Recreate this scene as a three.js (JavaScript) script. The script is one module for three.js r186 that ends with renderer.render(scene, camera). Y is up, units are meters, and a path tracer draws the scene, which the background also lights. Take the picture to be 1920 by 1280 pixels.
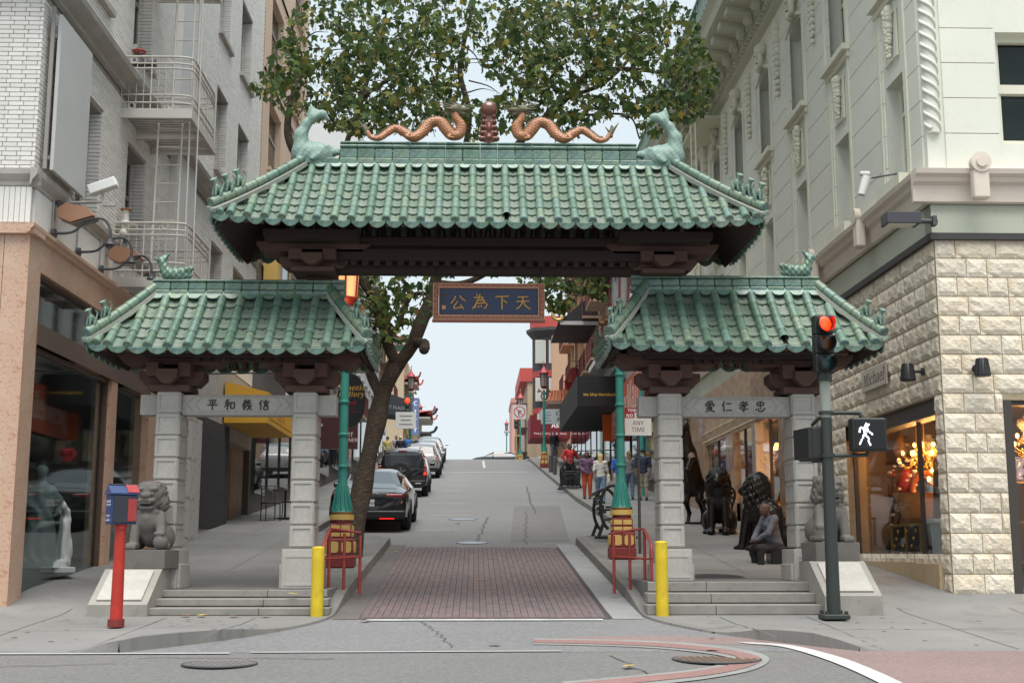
import * as THREE from 'three';
import { mergeGeometries, toCreasedNormals } from 'three/addons/utils/BufferGeometryUtils.js';
import { RoundedBoxGeometry } from 'three/addons/geometries/RoundedBoxGeometry.js';

// ---------- camera, sky, sun, exposure ----------
const scene = new THREE.Scene();
const camera = new THREE.PerspectiveCamera(30.03, 1.5, 0.1, 3000);
camera.position.set(-0.18, 0.87, 18);
camera.rotation.set(THREE.MathUtils.degToRad(9.396), THREE.MathUtils.degToRad(-1.658), 0, 'YXZ');
const renderer = new THREE.WebGLRenderer({ antialias: true });
renderer.toneMapping = THREE.LinearToneMapping;
renderer.toneMappingExposure = 1.3;
renderer.shadowMap.enabled = true;
{ // high thin cloud: pale, a little bluer overhead
  const W = 64, H = 64, d = new Float32Array(W * H * 4);
  for (let j = 0; j < H; j++) for (let i = 0; i < W; i++) {
    const el = ((j + .5) / H - .5) * Math.PI, e = Math.max(0, Math.sin(el)), k = (j * W + i) * 4;
    const g = el < 0 ? .9 : 1, m = Math.pow(e, .7);
    d[k] = g * (0.635 - .09 * m); d[k + 1] = g * (.695 - .04 * m); d[k + 2] = g * (.715 + .03 * m); d[k + 3] = 1;
  }
  const t = new THREE.DataTexture(d, W, H, THREE.RGBAFormat, THREE.FloatType);
  t.mapping = THREE.EquirectangularReflectionMapping; t.magFilter = THREE.LinearFilter; t.minFilter = THREE.LinearFilter; t.needsUpdate = true;
  scene.background = t; scene.environment = t;
}
const sun = new THREE.DirectionalLight(new THREE.Color(1, .96, .9), 3.9);
sun.position.set(2, 66, 14); sun.target.position.set(0, 3, -8);
sun.castShadow = true; sun.shadow.radius = 100; sun.shadow.mapSize.set(2048, 2048);
Object.assign(sun.shadow.camera, { left: -60, right: 60, top: 60, bottom: -60, near: 1, far: 200 });
scene.add(sun, sun.target);

// ---------- helpers ----------
let seed = 12345;
const rnd = () => { seed = (seed * 1664525 + 1013904223) >>> 0; return seed / 4294967296; };
const rr = (a, b) => a + (b - a) * rnd();
const V = (x, y, z) => new THREE.Vector3(x, y, z);
const PI = Math.PI, lerp = (a, b, t) => a + (b - a) * t, clamp = (x, a, b) => Math.min(b, Math.max(a, x));
const sstep = (a, b, x) => { const t = clamp((x - a) / (b - a), 0, 1); return t * t * (3 - 2 * t); };
function hash(x, y, z) { let h = (x * 374761393 + y * 668265263 + z * 2147483647) | 0; h = Math.imul(h ^ (h >>> 13), 1274126177); return ((h ^ (h >>> 16)) >>> 0) / 4294967296; }
function noise3(x, y, z) {
  const xi = Math.floor(x), yi = Math.floor(y), zi = Math.floor(z), f = (t) => t * t * (3 - 2 * t), u = f(x - xi), v = f(y - yi), w = f(z - zi);
  const L = (a, b, t) => a + (b - a) * t, h = (i, j, k) => hash(xi + i, yi + j, zi + k);
  return L(L(L(h(0, 0, 0), h(1, 0, 0), u), L(h(0, 1, 0), h(1, 1, 0), u), v), L(L(h(0, 0, 1), h(1, 0, 1), u), L(h(0, 1, 1), h(1, 1, 1), u), v), w);
}
// tileable 2-d value noise on an n-cell lattice
function tn(x, y, n, s) {
  const xi = Math.floor(x * n), yi = Math.floor(y * n), f = (t) => t * t * (3 - 2 * t), u = f(x * n - xi), v = f(y * n - yi), m = (a) => ((a % n) + n) % n;
  const h = (i, j) => hash(m(xi + i) + s * 131, m(yi + j) + s * 71, s);
  return lerp(lerp(h(0, 0), h(1, 0), u), lerp(h(0, 1), h(1, 1), u), v);
}
function tex(size, fn, srgb = false) { // fn(u,v) -> [r,g,b] 0..1 or a number
  const d = new Uint8Array(size * size * 4);
  for (let j = 0; j < size; j++) for (let i = 0; i < size; i++) {
    const c = fn(i / size, j / size), k = (j * size + i) * 4, a = Array.isArray(c) ? c : [c, c, c];
    for (let q = 0; q < 3; q++) d[k + q] = clamp(a[q], 0, 1) * 255; d[k + 3] = 255;
  }
  const t = new THREE.DataTexture(d, size, size); t.wrapS = t.wrapT = THREE.RepeatWrapping; t.magFilter = THREE.LinearFilter; t.minFilter = THREE.LinearMipmapLinearFilter; t.generateMipmaps = true;
  if (srgb) t.colorSpace = THREE.SRGBColorSpace; t.needsUpdate = true; return t;
}
const rep = (t, s) => { const c = t.clone(); c.repeat.set(1 / s, 1 / s); c.needsUpdate = true; return c; };
const fbm = (u, v, n, s, o = 4) => { let a = 0, k = .5, q = 0; for (let i = 0; i < o; i++) { a += k * tn(u, v, n << i, s + i); q += k; k *= .5; } return a / q; };
const T = {
  dirt: tex(256, (u, v) => .70 + .22 * fbm(u, v, 3, 1, 5) + .16 * fbm(u, v, 32, 9, 2) - .04),
  asphalt: tex(512, (u, v) => .66 + .20 * fbm(u, v, 2, 3, 5) + .30 * (tn(u, v, 200, 5) - .5) + .12 * (tn(u, v, 90, 6) - .5)),
  conc: tex(512, (u, v) => { const b = fbm(u, v, 3, 21, 5), s = tn(u, v, 150, 22), p = fbm(u, v, 9, 25, 3) > .66 ? .08 : 0; return .72 + .26 * (b - .3) + .10 * (s - .5) - p; }),
  grain: tex(256, (u, v) => .5 + .6 * (tn(u, v, 128, 7) - .5) + .5 * (tn(u, v, 64, 8) - .5), false),
  lumps: tex(256, (u, v) => fbm(u, v, 6, 31, 5), false),
  marble: tex(512, (u, v) => { const b = fbm(u, v, 3, 41, 5), s = fbm(u, v, 40, 44, 2), k = s > .60 ? (s - .6) * 1.8 : 0; return [.93 + .1 * (b - .5) - k * .5, .80 + .24 * (b - .5) - k * .75, .72 + .28 * (b - .5) - k * .8]; }),
  brown: tex(512, (u, v) => { const w = fbm(u, v, 3, 51, 5), m = Math.abs(fbm(u, v, 5, 55, 5) - .5) * 6, q = clamp(1 - m, 0, 1); return [.62 + .3 * w - .25 * q, .52 + .3 * w - .3 * q, .42 + .3 * w - .3 * q]; }),
  greym: tex(512, (u, v) => { const w = fbm(u, v, 4, 57, 5), m = Math.abs(fbm(u, v, 4, 59, 5) - .5) * 14, q = w > .52 ? clamp(1 - m, 0, 1) : 0; return [.82 - .5 * q, .82 - .6 * q, .82 - .65 * q]; }),
  stone: tex(512, (u, v) => { const b = fbm(u, v, 4, 61, 5), s = fbm(u, v, 14, 64, 4); const o = s > .58 ? (s - .58) * 1.6 : 0; return [.90 + .10 * (b - .5) - o * .35, .84 + .18 * (b - .5) - o * .55, .74 + .22 * (b - .5) - o * .9]; }),
  glaze: tex(256, (u, v) => { const b = fbm(u, v, 3, 71, 4), c = fbm(u, v, 5, 75, 4), w = fbm(u, v, 12, 78, 3), d = fbm(u, v, 7, 79, 5); const g = w > .6 ? (w - .6) * 1.8 : 0, k = d > .56 ? (d - .56) * 2.2 : 0; return [.64 + .4 * (b - .5) + g * .6 - k * .45, .80 + .26 * (b - .5) + g * .4 - k * .7, .76 + .42 * (c - .5) + g * .35 - k * .75]; }),
  bark: tex(256, (u, v) => { const b = fbm(u, v, 4, 81, 4), s = tn(u * 3 % 1, v, 16, 85); return [.55 + .5 * (b - .4) + .15 * s, .5 + .45 * (b - .4) + .15 * s, .42 + .4 * (b - .4) + .12 * s]; }),
  paint: tex(256, (u, v) => { const b = fbm(u, v, 4, 91, 4), s = fbm(u, v, 24, 94, 3); return .95 + .08 * (b - .5) - (s > .7 ? .03 : 0); }),
};
const mats = {};
function M(color, rough = .8, o = {}) {
  const m = new (o.phys ? THREE.MeshPhysicalMaterial : THREE.MeshStandardMaterial)({ roughness: rough, metalness: o.metal ?? 0, side: THREE.DoubleSide });
  m.color = Array.isArray(color) ? new THREE.Color().setRGB(...color) : new THREE.Color(color);
  if (o.map) m.map = rep(T[o.map], o.s ?? 2);
  if (o.bump) { m.bumpMap = rep(T[o.bump], o.bs ?? .5); m.bumpScale = o.b ?? .01; }
  if (o.emissive) { m.emissive = new THREE.Color(o.emissive); m.emissiveIntensity = o.ei ?? 1; }
  if (o.phys) Object.assign(m, o.phys);
  return m;
}
// box-projected uv in metres
function uvm(g) {
  if (g.index) g = g.toNonIndexed();
  const p = g.attributes.position, n = p.count, uv = new Float32Array(n * 2), a = V(), b = V(), c = V();
  for (let i = 0; i < n; i += 3) {
    a.fromBufferAttribute(p, i); b.fromBufferAttribute(p, i + 1); c.fromBufferAttribute(p, i + 2);
    const e = b.clone().sub(a).cross(c.clone().sub(a)), x = Math.abs(e.x), y = Math.abs(e.y), z = Math.abs(e.z);
    [a, b, c].forEach((q, k) => { const [s, t] = x > y && x > z ? [q.z, q.y] : y > z ? [q.x, q.z] : [q.x, q.y]; uv[(i + k) * 2] = s; uv[(i + k) * 2 + 1] = t; });
  }
  g.setAttribute('uv', new THREE.BufferAttribute(uv, 2)); return g;
}
const strip = (g) => { const o = g.index ? g.toNonIndexed() : g; for (const k of Object.keys(o.attributes)) if (!['position', 'normal', 'uv'].includes(k)) o.deleteAttribute(k); return o; };
const merge = (list) => list.length === 1 ? list[0] : mergeGeometries(list.map(strip));
const bx = (w, h, d, x = 0, y = 0, z = 0) => uvm(new THREE.BoxGeometry(w, h, d).translate(x, y, z));
const b2 = (x0, x1, y0, y1, z0, z1) => bx(x1 - x0, y1 - y0, z1 - z0, (x0 + x1) / 2, (y0 + y1) / 2, (z0 + z1) / 2);
const rbx = (w, h, d, r, x = 0, y = 0, z = 0) => uvm(new RoundedBoxGeometry(w, h, d, 2, r).translate(x, y, z));
const cyl = (r0, r1, h, x = 0, y = 0, z = 0, n = 16) => uvm(new THREE.CylinderGeometry(r1, r0, h, n).translate(x, y + h / 2, z)); // r0 at the foot
const sph = (r, x = 0, y = 0, z = 0, sx = 1, sy = 1, sz = 1, n = 12) => uvm(new THREE.SphereGeometry(r, n, Math.max(6, n * .7 | 0)).scale(sx, sy, sz).translate(x, y, z));
const tube = (pts, r, n = 6, seg = 0, closed = false, tension = .5) => uvm(new THREE.TubeGeometry(new THREE.CatmullRomCurve3(pts.map((p) => Array.isArray(p) ? V(...p) : p), closed, 'catmullrom', tension), seg || pts.length * 4, r, n, closed));
const bar = (a, b, r, n = 6) => { const A = V(...a), B = V(...b), d = B.clone().sub(A), g = new THREE.CylinderGeometry(r, r, d.length(), n); g.applyQuaternion(new THREE.Quaternion().setFromUnitVectors(V(0, 1, 0), d.clone().normalize())); const m = A.add(B).multiplyScalar(.5); return uvm(g.translate(m.x, m.y, m.z)); };
const lathe = (pts, n = 20) => uvm(new THREE.LatheGeometry(pts.map(([r, y]) => new THREE.Vector2(r, y)), n));
function taperTube(pts, rad, n = 8, seg = 40) { // pts: [[x,y,z]...], rad(t)
  const c = new THREE.CatmullRomCurve3(pts.map((p) => V(...p))), fr = c.computeFrenetFrames(seg), pos = [], idx = [], nor = [], uv = [];
  const L = c.getLength();
  for (let i = 0; i <= seg; i++) { const t = i / seg, P = c.getPointAt(t), r = rad(t); for (let j = 0; j <= n; j++) { const a = j / n * 2 * PI, d = fr.normals[i].clone().multiplyScalar(Math.cos(a)).addScaledVector(fr.binormals[i], Math.sin(a)); pos.push(P.x + d.x * r, P.y + d.y * r, P.z + d.z * r); nor.push(d.x, d.y, d.z); uv.push(j / n * 2 * PI * r, t * L); } }
  for (let i = 0; i < seg; i++) for (let j = 0; j < n; j++) { const a = i * (n + 1) + j, b = a + n + 1; idx.push(a, a + 1, b, b, a + 1, b + 1); }
  const g = new THREE.BufferGeometry(); g.setAttribute('position', new THREE.Float32BufferAttribute(pos, 3)); g.setAttribute('normal', new THREE.Float32BufferAttribute(nor, 3)); g.setAttribute('uv', new THREE.Float32BufferAttribute(uv, 2)); g.setIndex(idx); return g.toNonIndexed();
}
// polygon (list of [a,b]) extruded; plane 'xy' | 'zy' | 'xz'
function prism(poly, d, plane = 'xy', holes = []) {
  const s = new THREE.Shape(poly.map(([a, b]) => new THREE.Vector2(a, b)));
  for (const h of holes) s.holes.push(new THREE.Path(h.map(([a, b]) => new THREE.Vector2(a, b))));
  const g = new THREE.ExtrudeGeometry(s, { depth: d, bevelEnabled: false });
  if (plane === 'zy') g.applyMatrix4(new THREE.Matrix4().makeBasis(V(0, 0, 1), V(0, 1, 0), V(-1, 0, 0)));   // (a,b,t) -> z=a, y=b, x=-t
  if (plane === 'xz') g.applyMatrix4(new THREE.Matrix4().makeBasis(V(1, 0, 0), V(0, 0, 1), V(0, -1, 0)));   // x=a, z=b, y=-t
  return uvm(g);
}
const mirrorX = (g) => { g.scale(-1, 1, 1); for (const k of ['position', 'normal', 'uv']) { const a = g.attributes[k]; if (!a) continue; const n = a.itemSize; for (let i = 0; i < a.count; i += 3) for (let c = 0; c < n; c++) { const p = (i + 1) * n + c, q = (i + 2) * n + c, t = a.array[p]; a.array[p] = a.array[q]; a.array[q] = t; } } return g; };
const names = {};
const numbered = (n) => { const k = names[n] = (names[n] ?? -1) + 1; return k ? n + '_' + String(k).padStart(3, '0') : n; };
function obj(name, geos, mat, parent) { const m = new THREE.Mesh(Array.isArray(geos) ? merge(geos) : geos, mat); m.name = parent ? name : numbered(name); m.castShadow = m.receiveShadow = true; (parent ?? scene).add(m); return m; }
function thing(name, label, category, [x, y, z] = [0, 0, 0], turn = 0, group) { const o = new THREE.Group(); o.name = numbered(name); o.position.set(x, y, z); o.rotation.y = turn; o.userData = { label, category }; if (group) o.userData.group = group; scene.add(o); return o; }
const tag = (o, label, category, group) => { Object.assign(o.userData, { label, category }); if (group) o.userData.group = group; return o; };
const struct = (name, geos, mat) => { const m = obj(name, geos, mat); m.userData.kind = 'structure'; return m; };
const stuff = (o) => { o.userData.kind = 'stuff'; return o; };
function dup(root, [x, y, z], turn, label) { const r = root.clone(); r.userData = { ...root.userData }; r.name = numbered(root.name.replace(/_\d{3}$/, '')); r.position.set(x, y, z); r.rotation.y = turn; if (label) r.userData.label = label; scene.add(r); return r; }
function inst(name, geo, mat, mtx, parent, cols) { const m = new THREE.InstancedMesh(geo, mat, mtx.length); mtx.forEach((q, i) => m.setMatrixAt(i, q)); if (cols) cols.forEach((c, i) => m.setColorAt(i, c)); m.name = parent ? name : numbered(name); m.castShadow = m.receiveShadow = true; m.userData.kind = 'stuff'; (parent ?? scene).add(m); return m; }
// printed sign face: canvas texture on a flat quad (uv 0..1)
function print(w, h, px, draw) { const c = document.createElement('canvas'); c.width = px; c.height = Math.round(px * h / w); const g = c.getContext('2d'); draw(g, c.width, c.height); const t = new THREE.CanvasTexture(c); t.colorSpace = THREE.SRGBColorSpace; return new THREE.MeshStandardMaterial({ map: t, roughness: .6, side: THREE.DoubleSide }); }
const quad = (w, h) => new THREE.PlaneGeometry(w, h);
function text(g, s, x, y, size, col, font = 'sans-serif', align = 'center', style = '') { g.fillStyle = col; g.font = `${style} ${size}px ${font}`; g.textAlign = align; g.textBaseline = 'middle'; g.fillText(s, x, y); }

// surface nets: sdf -> smooth mesh
function nets(sdf, lo, hi, cell) {
  const n = [0, 1, 2].map((k) => Math.ceil((hi[k] - lo[k]) / cell) + 1), [nx, ny, nz] = n, F = new Float32Array(nx * ny * nz), id = (i, j, k) => (k * ny + j) * nx + i;
  const Q = 4, far = cell * Q * 1.75; // blocks far from the surface take their centre's value
  for (let K = 0; K < nz; K += Q) for (let J = 0; J < ny; J += Q) for (let I = 0; I < nx; I += Q) {
    const c = sdf(lo[0] + (I + 1.5) * cell, lo[1] + (J + 1.5) * cell, lo[2] + (K + 1.5) * cell), skip = Math.abs(c) > far;
    for (let k = K; k < Math.min(nz, K + Q); k++) for (let j = J; j < Math.min(ny, J + Q); j++) for (let i = I; i < Math.min(nx, I + Q); i++) F[id(i, j, k)] = skip ? c : sdf(lo[0] + i * cell, lo[1] + j * cell, lo[2] + k * cell);
  }
  const map = new Int32Array(nx * ny * nz).fill(-1), pos = [], idx = [];
  const E = [[0, 1], [0, 2], [0, 4], [1, 3], [1, 5], [2, 3], [2, 6], [3, 7], [4, 5], [4, 6], [5, 7], [6, 7]];
  for (let k = 0; k < nz - 1; k++) for (let j = 0; j < ny - 1; j++) for (let i = 0; i < nx - 1; i++) {
    const v = []; let neg = 0; for (let c = 0; c < 8; c++) { v[c] = F[id(i + (c & 1), j + (c >> 1 & 1), k + (c >> 2))]; neg += v[c] < 0; }
    if (!neg || neg === 8) continue;
    let x = 0, y = 0, z = 0, m = 0;
    for (const [a, b] of E) if ((v[a] < 0) !== (v[b] < 0)) { const t = v[a] / (v[a] - v[b]); x += lerp(a & 1, b & 1, t); y += lerp(a >> 1 & 1, b >> 1 & 1, t); z += lerp(a >> 2, b >> 2, t); m++; }
    map[id(i, j, k)] = pos.length / 3; pos.push(lo[0] + (i + x / m) * cell, lo[1] + (j + y / m) * cell, lo[2] + (k + z / m) * cell);
  }
  const q = (a, b, c, d, f) => { if (a < 0 || b < 0 || c < 0 || d < 0) return; f ? idx.push(a, b, c, a, c, d) : idx.push(a, c, b, a, d, c); };
  for (let k = 1; k < nz - 1; k++) for (let j = 1; j < ny - 1; j++) for (let i = 1; i < nx - 1; i++) {
    const s = F[id(i, j, k)] < 0;
    if (s !== F[id(i + 1, j, k)] < 0) q(map[id(i, j - 1, k - 1)], map[id(i, j, k - 1)], map[id(i, j, k)], map[id(i, j - 1, k)], s);
    if (s !== F[id(i, j + 1, k)] < 0) q(map[id(i - 1, j, k - 1)], map[id(i - 1, j, k)], map[id(i, j, k)], map[id(i, j, k - 1)], s);
    if (s !== F[id(i, j, k + 1)] < 0) q(map[id(i - 1, j - 1, k)], map[id(i, j - 1, k)], map[id(i, j, k)], map[id(i - 1, j, k)], s);
  }
  const g = new THREE.BufferGeometry(); g.setAttribute('position', new THREE.Float32BufferAttribute(pos, 3)); g.setIndex(idx); g.computeVertexNormals(); return uvm(g);
}
// sdf pieces: ['c',ax,ay,az,bx,by,bz,ra,rb] capsule, ['e',x,y,z,rx,ry,rz] ellipsoid, ['b',x,y,z,hx,hy,hz,r] box; a trailing 'sub' cuts
function sdfOf(list, k = .03, disp) {
  const P = list.map((p) => { const cut = p[p.length - 1] === 'sub'; return { p, cut }; });
  const one = (p, x, y, z) => {
    if (p[0] === 'c') { const ax = p[4] - p[1], ay = p[5] - p[2], az = p[6] - p[3], dx = x - p[1], dy = y - p[2], dz = z - p[3], t = clamp((dx * ax + dy * ay + dz * az) / (ax * ax + ay * ay + az * az + 1e-9), 0, 1); return Math.hypot(dx - ax * t, dy - ay * t, dz - az * t) - lerp(p[7], p[8], t); }
    if (p[0] === 'e') { const a = (x - p[1]) / p[4], b = (y - p[2]) / p[5], c = (z - p[3]) / p[6], l = Math.hypot(a, b, c), m = Math.hypot(a / p[4], b / p[5], c / p[6]); return m > 1e-6 ? l * (l - 1) / m : -Math.min(p[4], p[5], p[6]); }
    const a = Math.abs(x - p[1]) - p[4] + p[7], b = Math.abs(y - p[2]) - p[5] + p[7], c = Math.abs(z - p[3]) - p[6] + p[7]; return Math.hypot(Math.max(a, 0), Math.max(b, 0), Math.max(c, 0)) + Math.min(Math.max(a, b, c), 0) - p[7];
  };
  return (x, y, z) => {
    let d = 1e3; for (const { p, cut } of P) if (!cut) { const e = one(p, x, y, z), h = Math.max(k - Math.abs(d - e), 0) / k; d = Math.min(d, e) - h * h * k * .25; }
    for (const { p, cut } of P) if (cut) d = Math.max(d, -one(p, x, y, z));
    return disp ? d + disp(x, y, z) : d;
  };
}
// ---------- the lie of the land ----------
// Grant rises away from the gate (9 %, then 10.7 %) to a crest; the cross street falls gently towards the camera
const roadY = (z) => z > 1.5 ? .05 - .05 * (z - 1.5) : z > -27 ? .05 + .09 * (1.5 - z) : z > -69 ? 2.615 + .107 * (-27 - z) : z > -78 ? 7.109 : 7.109 + .066 * (-78 - z);
const walkY = (z) => roadY(z) + .15;
// ---------- materials ----------
const mAsphalt = M([.225, .22, .214], .92, { map: 'asphalt', s: 3, bump: 'grain', bs: .25, b: .006 });
const mAsphaltOld = M([.25, .25, .253], .92, { map: 'asphalt', s: 4, bump: 'grain', bs: .3, b: .006 });
const mWalk = M([.26, .255, .245], .9, { map: 'conc', s: 3.1, bump: 'grain', bs: .3, b: .003 });
const mKerb = M([.25, .24, .225], .9, { map: 'conc', s: 1.7, bump: 'grain', bs: .3, b: .004 });
const mGutter = M([.33, .33, .33], .9, { map: 'conc', s: 2.3 });
const mPink = M([.30, .215, .205], .9, { map: 'asphalt', s: 2.5, bump: 'grain', bs: .25, b: .004 });
const mRedBand = M([.31, .175, .16], .85, { map: 'asphalt', s: 2 });
const mLine = M([.62, .62, .60], .8, { map: 'conc', s: .9 });
const mPaver = [[.175, .13, .13], [.20, .145, .14], [.155, .125, .13]].map((c) => M(c, .85, { map: 'dirt', s: 1.3 }));
const mIron = M([.10, .10, .105], .6, { metal: .5, map: 'dirt', s: .6 });
const mSteel = M([.45, .48, .52], .35, { metal: .8, map: 'dirt', s: .5 });
const mGranite = M([.40, .375, .335], .85, { map: 'conc', s: 1.1, bump: 'grain', bs: .2, b: .003 });
const mStep = M([.34, .32, .29], .9, { map: 'conc', s: .8, bump: 'grain', bs: .2, b: .004 });
const mCol = M([.50, .47, .43], .8, { map: 'dirt', s: 1.4, bump: 'grain', bs: .2, b: .002 });
const mInk = M([.05, .047, .045], .8);
const mBrace = M([.105, .052, .04], .75, { map: 'dirt', s: .8 });
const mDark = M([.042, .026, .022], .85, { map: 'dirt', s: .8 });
const glazeCols = [[.175, .25, .20], [.215, .29, .245], [.15, .22, .175], [.20, .275, .25], [.245, .295, .235], [.185, .26, .23]];
const mGlaze = glazeCols.map((c, i) => M(c, .38, { map: 'glaze', s: .37 + i * .05, phys: { clearcoat: .25, clearcoatRoughness: .3 } }));
const mPlaster = M([.36, .37, .32], .9, { map: 'dirt', s: .7 });
const gl = () => mGlaze[rnd() * 6 | 0];
const mPan = [[.20, .235, .20], [.235, .26, .225], [.17, .21, .175], [.25, .265, .235]].map((c, i) => M(c, .5, { map: 'glaze', s: .4 + i * .05 }));
const pn = () => mPan[rnd() * 4 | 0];

// ---------- ground ----------
function sheet(x0f, x1f, zs, yf, nx = 8) { // strip between x0f(z) and x1f(z)
  const pos = [], idx = [];
  zs.forEach((z, i) => { for (let j = 0; j <= nx; j++) { const x = lerp(x0f(z), x1f(z), j / nx); pos.push(x, yf(x, z), z); } if (i) for (let j = 0; j < nx; j++) { const a = (i - 1) * (nx + 1) + j, b = a + nx + 1; idx.push(a, a + 1, b, b, a + 1, b + 1); } });
  const g = new THREE.BufferGeometry(); g.setAttribute('position', new THREE.Float32BufferAttribute(pos, 3)); g.setIndex(idx); g.computeVertexNormals();
  const h = g.toNonIndexed(), p = h.attributes.position, uv = new Float32Array(p.count * 2); for (let i = 0; i < p.count; i++) { uv[i * 2] = p.getX(i); uv[i * 2 + 1] = p.getZ(i); } h.setAttribute('uv', new THREE.BufferAttribute(uv, 2)); return h;
}
const range = (a, b, n) => Array.from({ length: n + 1 }, (_, i) => lerp(a, b, i / n));
const C0 = (c) => () => c;
const lens = (x) => Math.max(sstep(-4.35, -3.5, x) * (1 - sstep(-2.9, -2.1, x)), sstep(2.5, 3.0, x) * (1 - sstep(3.3, 3.95, x)), sstep(-30, -32, x), sstep(30, 32, x));
const upY = (x, z) => z < 1.5 ? lerp(.15, .03, sstep(-.6, 1.5, z)) : lerp(.03, .004 + .135 * lens(x), sstep(1.9, 4.75, z));
const sideY = (x, z) => roadY(z) + upY(x, z);
const kerbL = (z) => z > 1.2 ? -1.97 - 1.75 * Math.pow((z - 1.2) / 3.7, 2) : z > -9.3 ? -1.97 : z > -10.3 ? lerp(-1.97, -3.9, sstep(-9.3, -10.3, z)) : -3.9;
const kerbR = (z) => z > 1.2 ? 1.97 + 1.75 * Math.pow((z - 1.2) / 3.7, 2) : z > -9.5 ? 1.97 : z > -10.6 ? lerp(1.97, 3.4, sstep(-9.5, -10.6, z)) : 3.4;
struct('ground', sheet(C0(-400), C0(400), [60, 30, 10, 4.9, 1.5, -10, -27, -50, -69, -84, -200, -900], (x, z) => roadY(z) - .05, 2), mAsphaltOld);
struct('cross_street', sheet(C0(-60), C0(60), range(40, 4.9, 20), (x, z) => roadY(z), 4), mAsphalt);
const zsRoad = [4.9, 4.4, 3.8, 3.2, 2.6, 2, 1.5, 1, 0, -2, -5, -8, -9.3, -9.6, -10, -10.3, -10.6, -14, -20, -27, -35, -45, -55, -65, -69, -84, -120, -200];
struct('hill_street', sheet((z) => kerbL(z) - .02, (z) => kerbR(z) + .02, zsRoad, (x, z) => roadY(z) + .002, 6), mAsphaltOld);
for (const s of [-1, 1]) {
  const K = s < 0 ? kerbL : kerbR, zs = [...range(4.9, 1.5, 17), ...range(1.3, -1, 12), -3, -6, -9.3, -9.6, -9.9, -10.1, -10.3, -10.6, -14, -20, -27, -40, -55, -69, -84, -110];
  struct(s < 0 ? 'sidewalk_left' : 'sidewalk_right', sheet((z) => K(z) + s * .16, C0(s * 6.6), zs, (x, z) => sideY(x, z), 14), mWalk);
  // the corner pavement out along the cross street
  struct(s < 0 ? 'corner_pavement_left' : 'corner_pavement_right', sheet(C0(s * 6.6), C0(s * 60), range(4.9, -.4, 14), (x, z) => sideY(x, z), 10), mWalk);
  // kerb: top strip and face
  struct(s < 0 ? 'kerb_left' : 'kerb_right', [sheet((z) => K(z), (z) => K(z) + s * .165, zs, (x, z) => sideY(x, z) + .003, 1), sheet((z) => K(z) - s * .015, (z) => K(z), zs, (x, z) => (Math.abs(x) < Math.abs(K(z)) - .007 ? roadY(z) - .02 : sideY(x, z) + .003), 1)], mKerb);
  { // kerb face along the cross street, dipping at the ramps
    const g = new THREE.BufferGeometry(), pos = [], xs = range(s * 3.72, s * 60, 240); for (let i = 0; i < 240; i++) { const a = xs[i], b = xs[i + 1], ya = sideY(a, 4.9), yb = sideY(b, 4.9), r = roadY(4.95) - .03; pos.push(a, ya, 4.9, a, r, 4.93, b, r, 4.93, a, ya, 4.9, b, r, 4.93, b, yb, 4.9); }
    g.setAttribute('position', new THREE.Float32BufferAttribute(pos, 3)); g.computeVertexNormals(); struct(s < 0 ? 'kerb_face_left' : 'kerb_face_right', uvm(g), mKerb);
  }
  // pavement joints: thin grooves
}
// brick paved ramp under the gate: each paver is a small block
struct('paving_bed', sheet(C0(-1.62), C0(1.55), range(1.75, -8.6, 12), (x, z) => roadY(z) + .007, 2), M([.06, .05, .05], .95));
{
  const geo = uvm(new RoundedBoxGeometry(.0835, .03, .178, 1, .005)), by = [[], [], []], near = [];
  const an = Math.atan(.09);
  for (let z = 1.66, j = 0; z > -8.5; z -= .183, j++) for (let x = -1.57, i = 0; x < 1.51; x += .0885, i++) {
    const m = new THREE.Matrix4().makeRotationX(z < 1.5 ? an : -.05).setPosition(x + rr(-.002, .002), roadY(z) + .006 + rr(-.0015, .0015), z); by[rnd() * 3 | 0].push(m);
  }
  const root = new THREE.Group(); root.name = 'brick_paving'; root.userData.kind = 'structure'; scene.add(root);
  let n = 0; by.forEach((l, i) => { const nearL = l.filter((m) => m.elements[14] > .6).slice(0, 95), far = l.filter((m) => !nearL.includes(m)); for (const m of nearL) { const b = obj('brick', geo, mPaver[i], root); b.applyMatrix4(m); } inst('brick_field', geo, mPaver[i], far, root); });
}
struct('gutter_right', sheet(C0(1.56), C0(1.955), range(1.75, -9.4, 14), (x, z) => roadY(z) + .008, 1), mGutter);
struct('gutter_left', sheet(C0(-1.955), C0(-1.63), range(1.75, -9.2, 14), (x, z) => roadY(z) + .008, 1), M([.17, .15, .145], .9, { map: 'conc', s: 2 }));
// road paint
const flat = (poly, y = .012) => { const s = new THREE.ShapeGeometry(new THREE.Shape(poly.map(([x, z]) => new THREE.Vector2(x, z))), 12), p = s.attributes.position; for (let i = 0; i < p.count; i++) { const x = p.getX(i), z = p.getY(i); p.setXYZ(i, x, roadY(z) + y, z); } s.computeVertexNormals(); const h = s.toNonIndexed(), uv = new Float32Array(h.attributes.position.count * 2); for (let i = 0; i < h.attributes.position.count; i++) { uv[2 * i] = h.attributes.position.getX(i); uv[2 * i + 1] = h.attributes.position.getZ(i); } h.setAttribute('uv', new THREE.BufferAttribute(uv, 2)); return h; };
struct('stop_line', flat([[-1.52, 1.96], [1.42, 1.96], [1.42, 1.80], [-1.52, 1.80]], .014), mLine);
struct('crosswalk_line', [flat([[-40, 5.12], [-2.6, 5.05], [-2.6, 4.97], [-40, 5.0]], .012), flat([[-2.4, 4.98], [.7, 4.92], [.7, 4.86], [-2.4, 4.92]], .012)], M([.42, .42, .41], .85, { map: 'dirt', s: .5 }));
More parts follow.
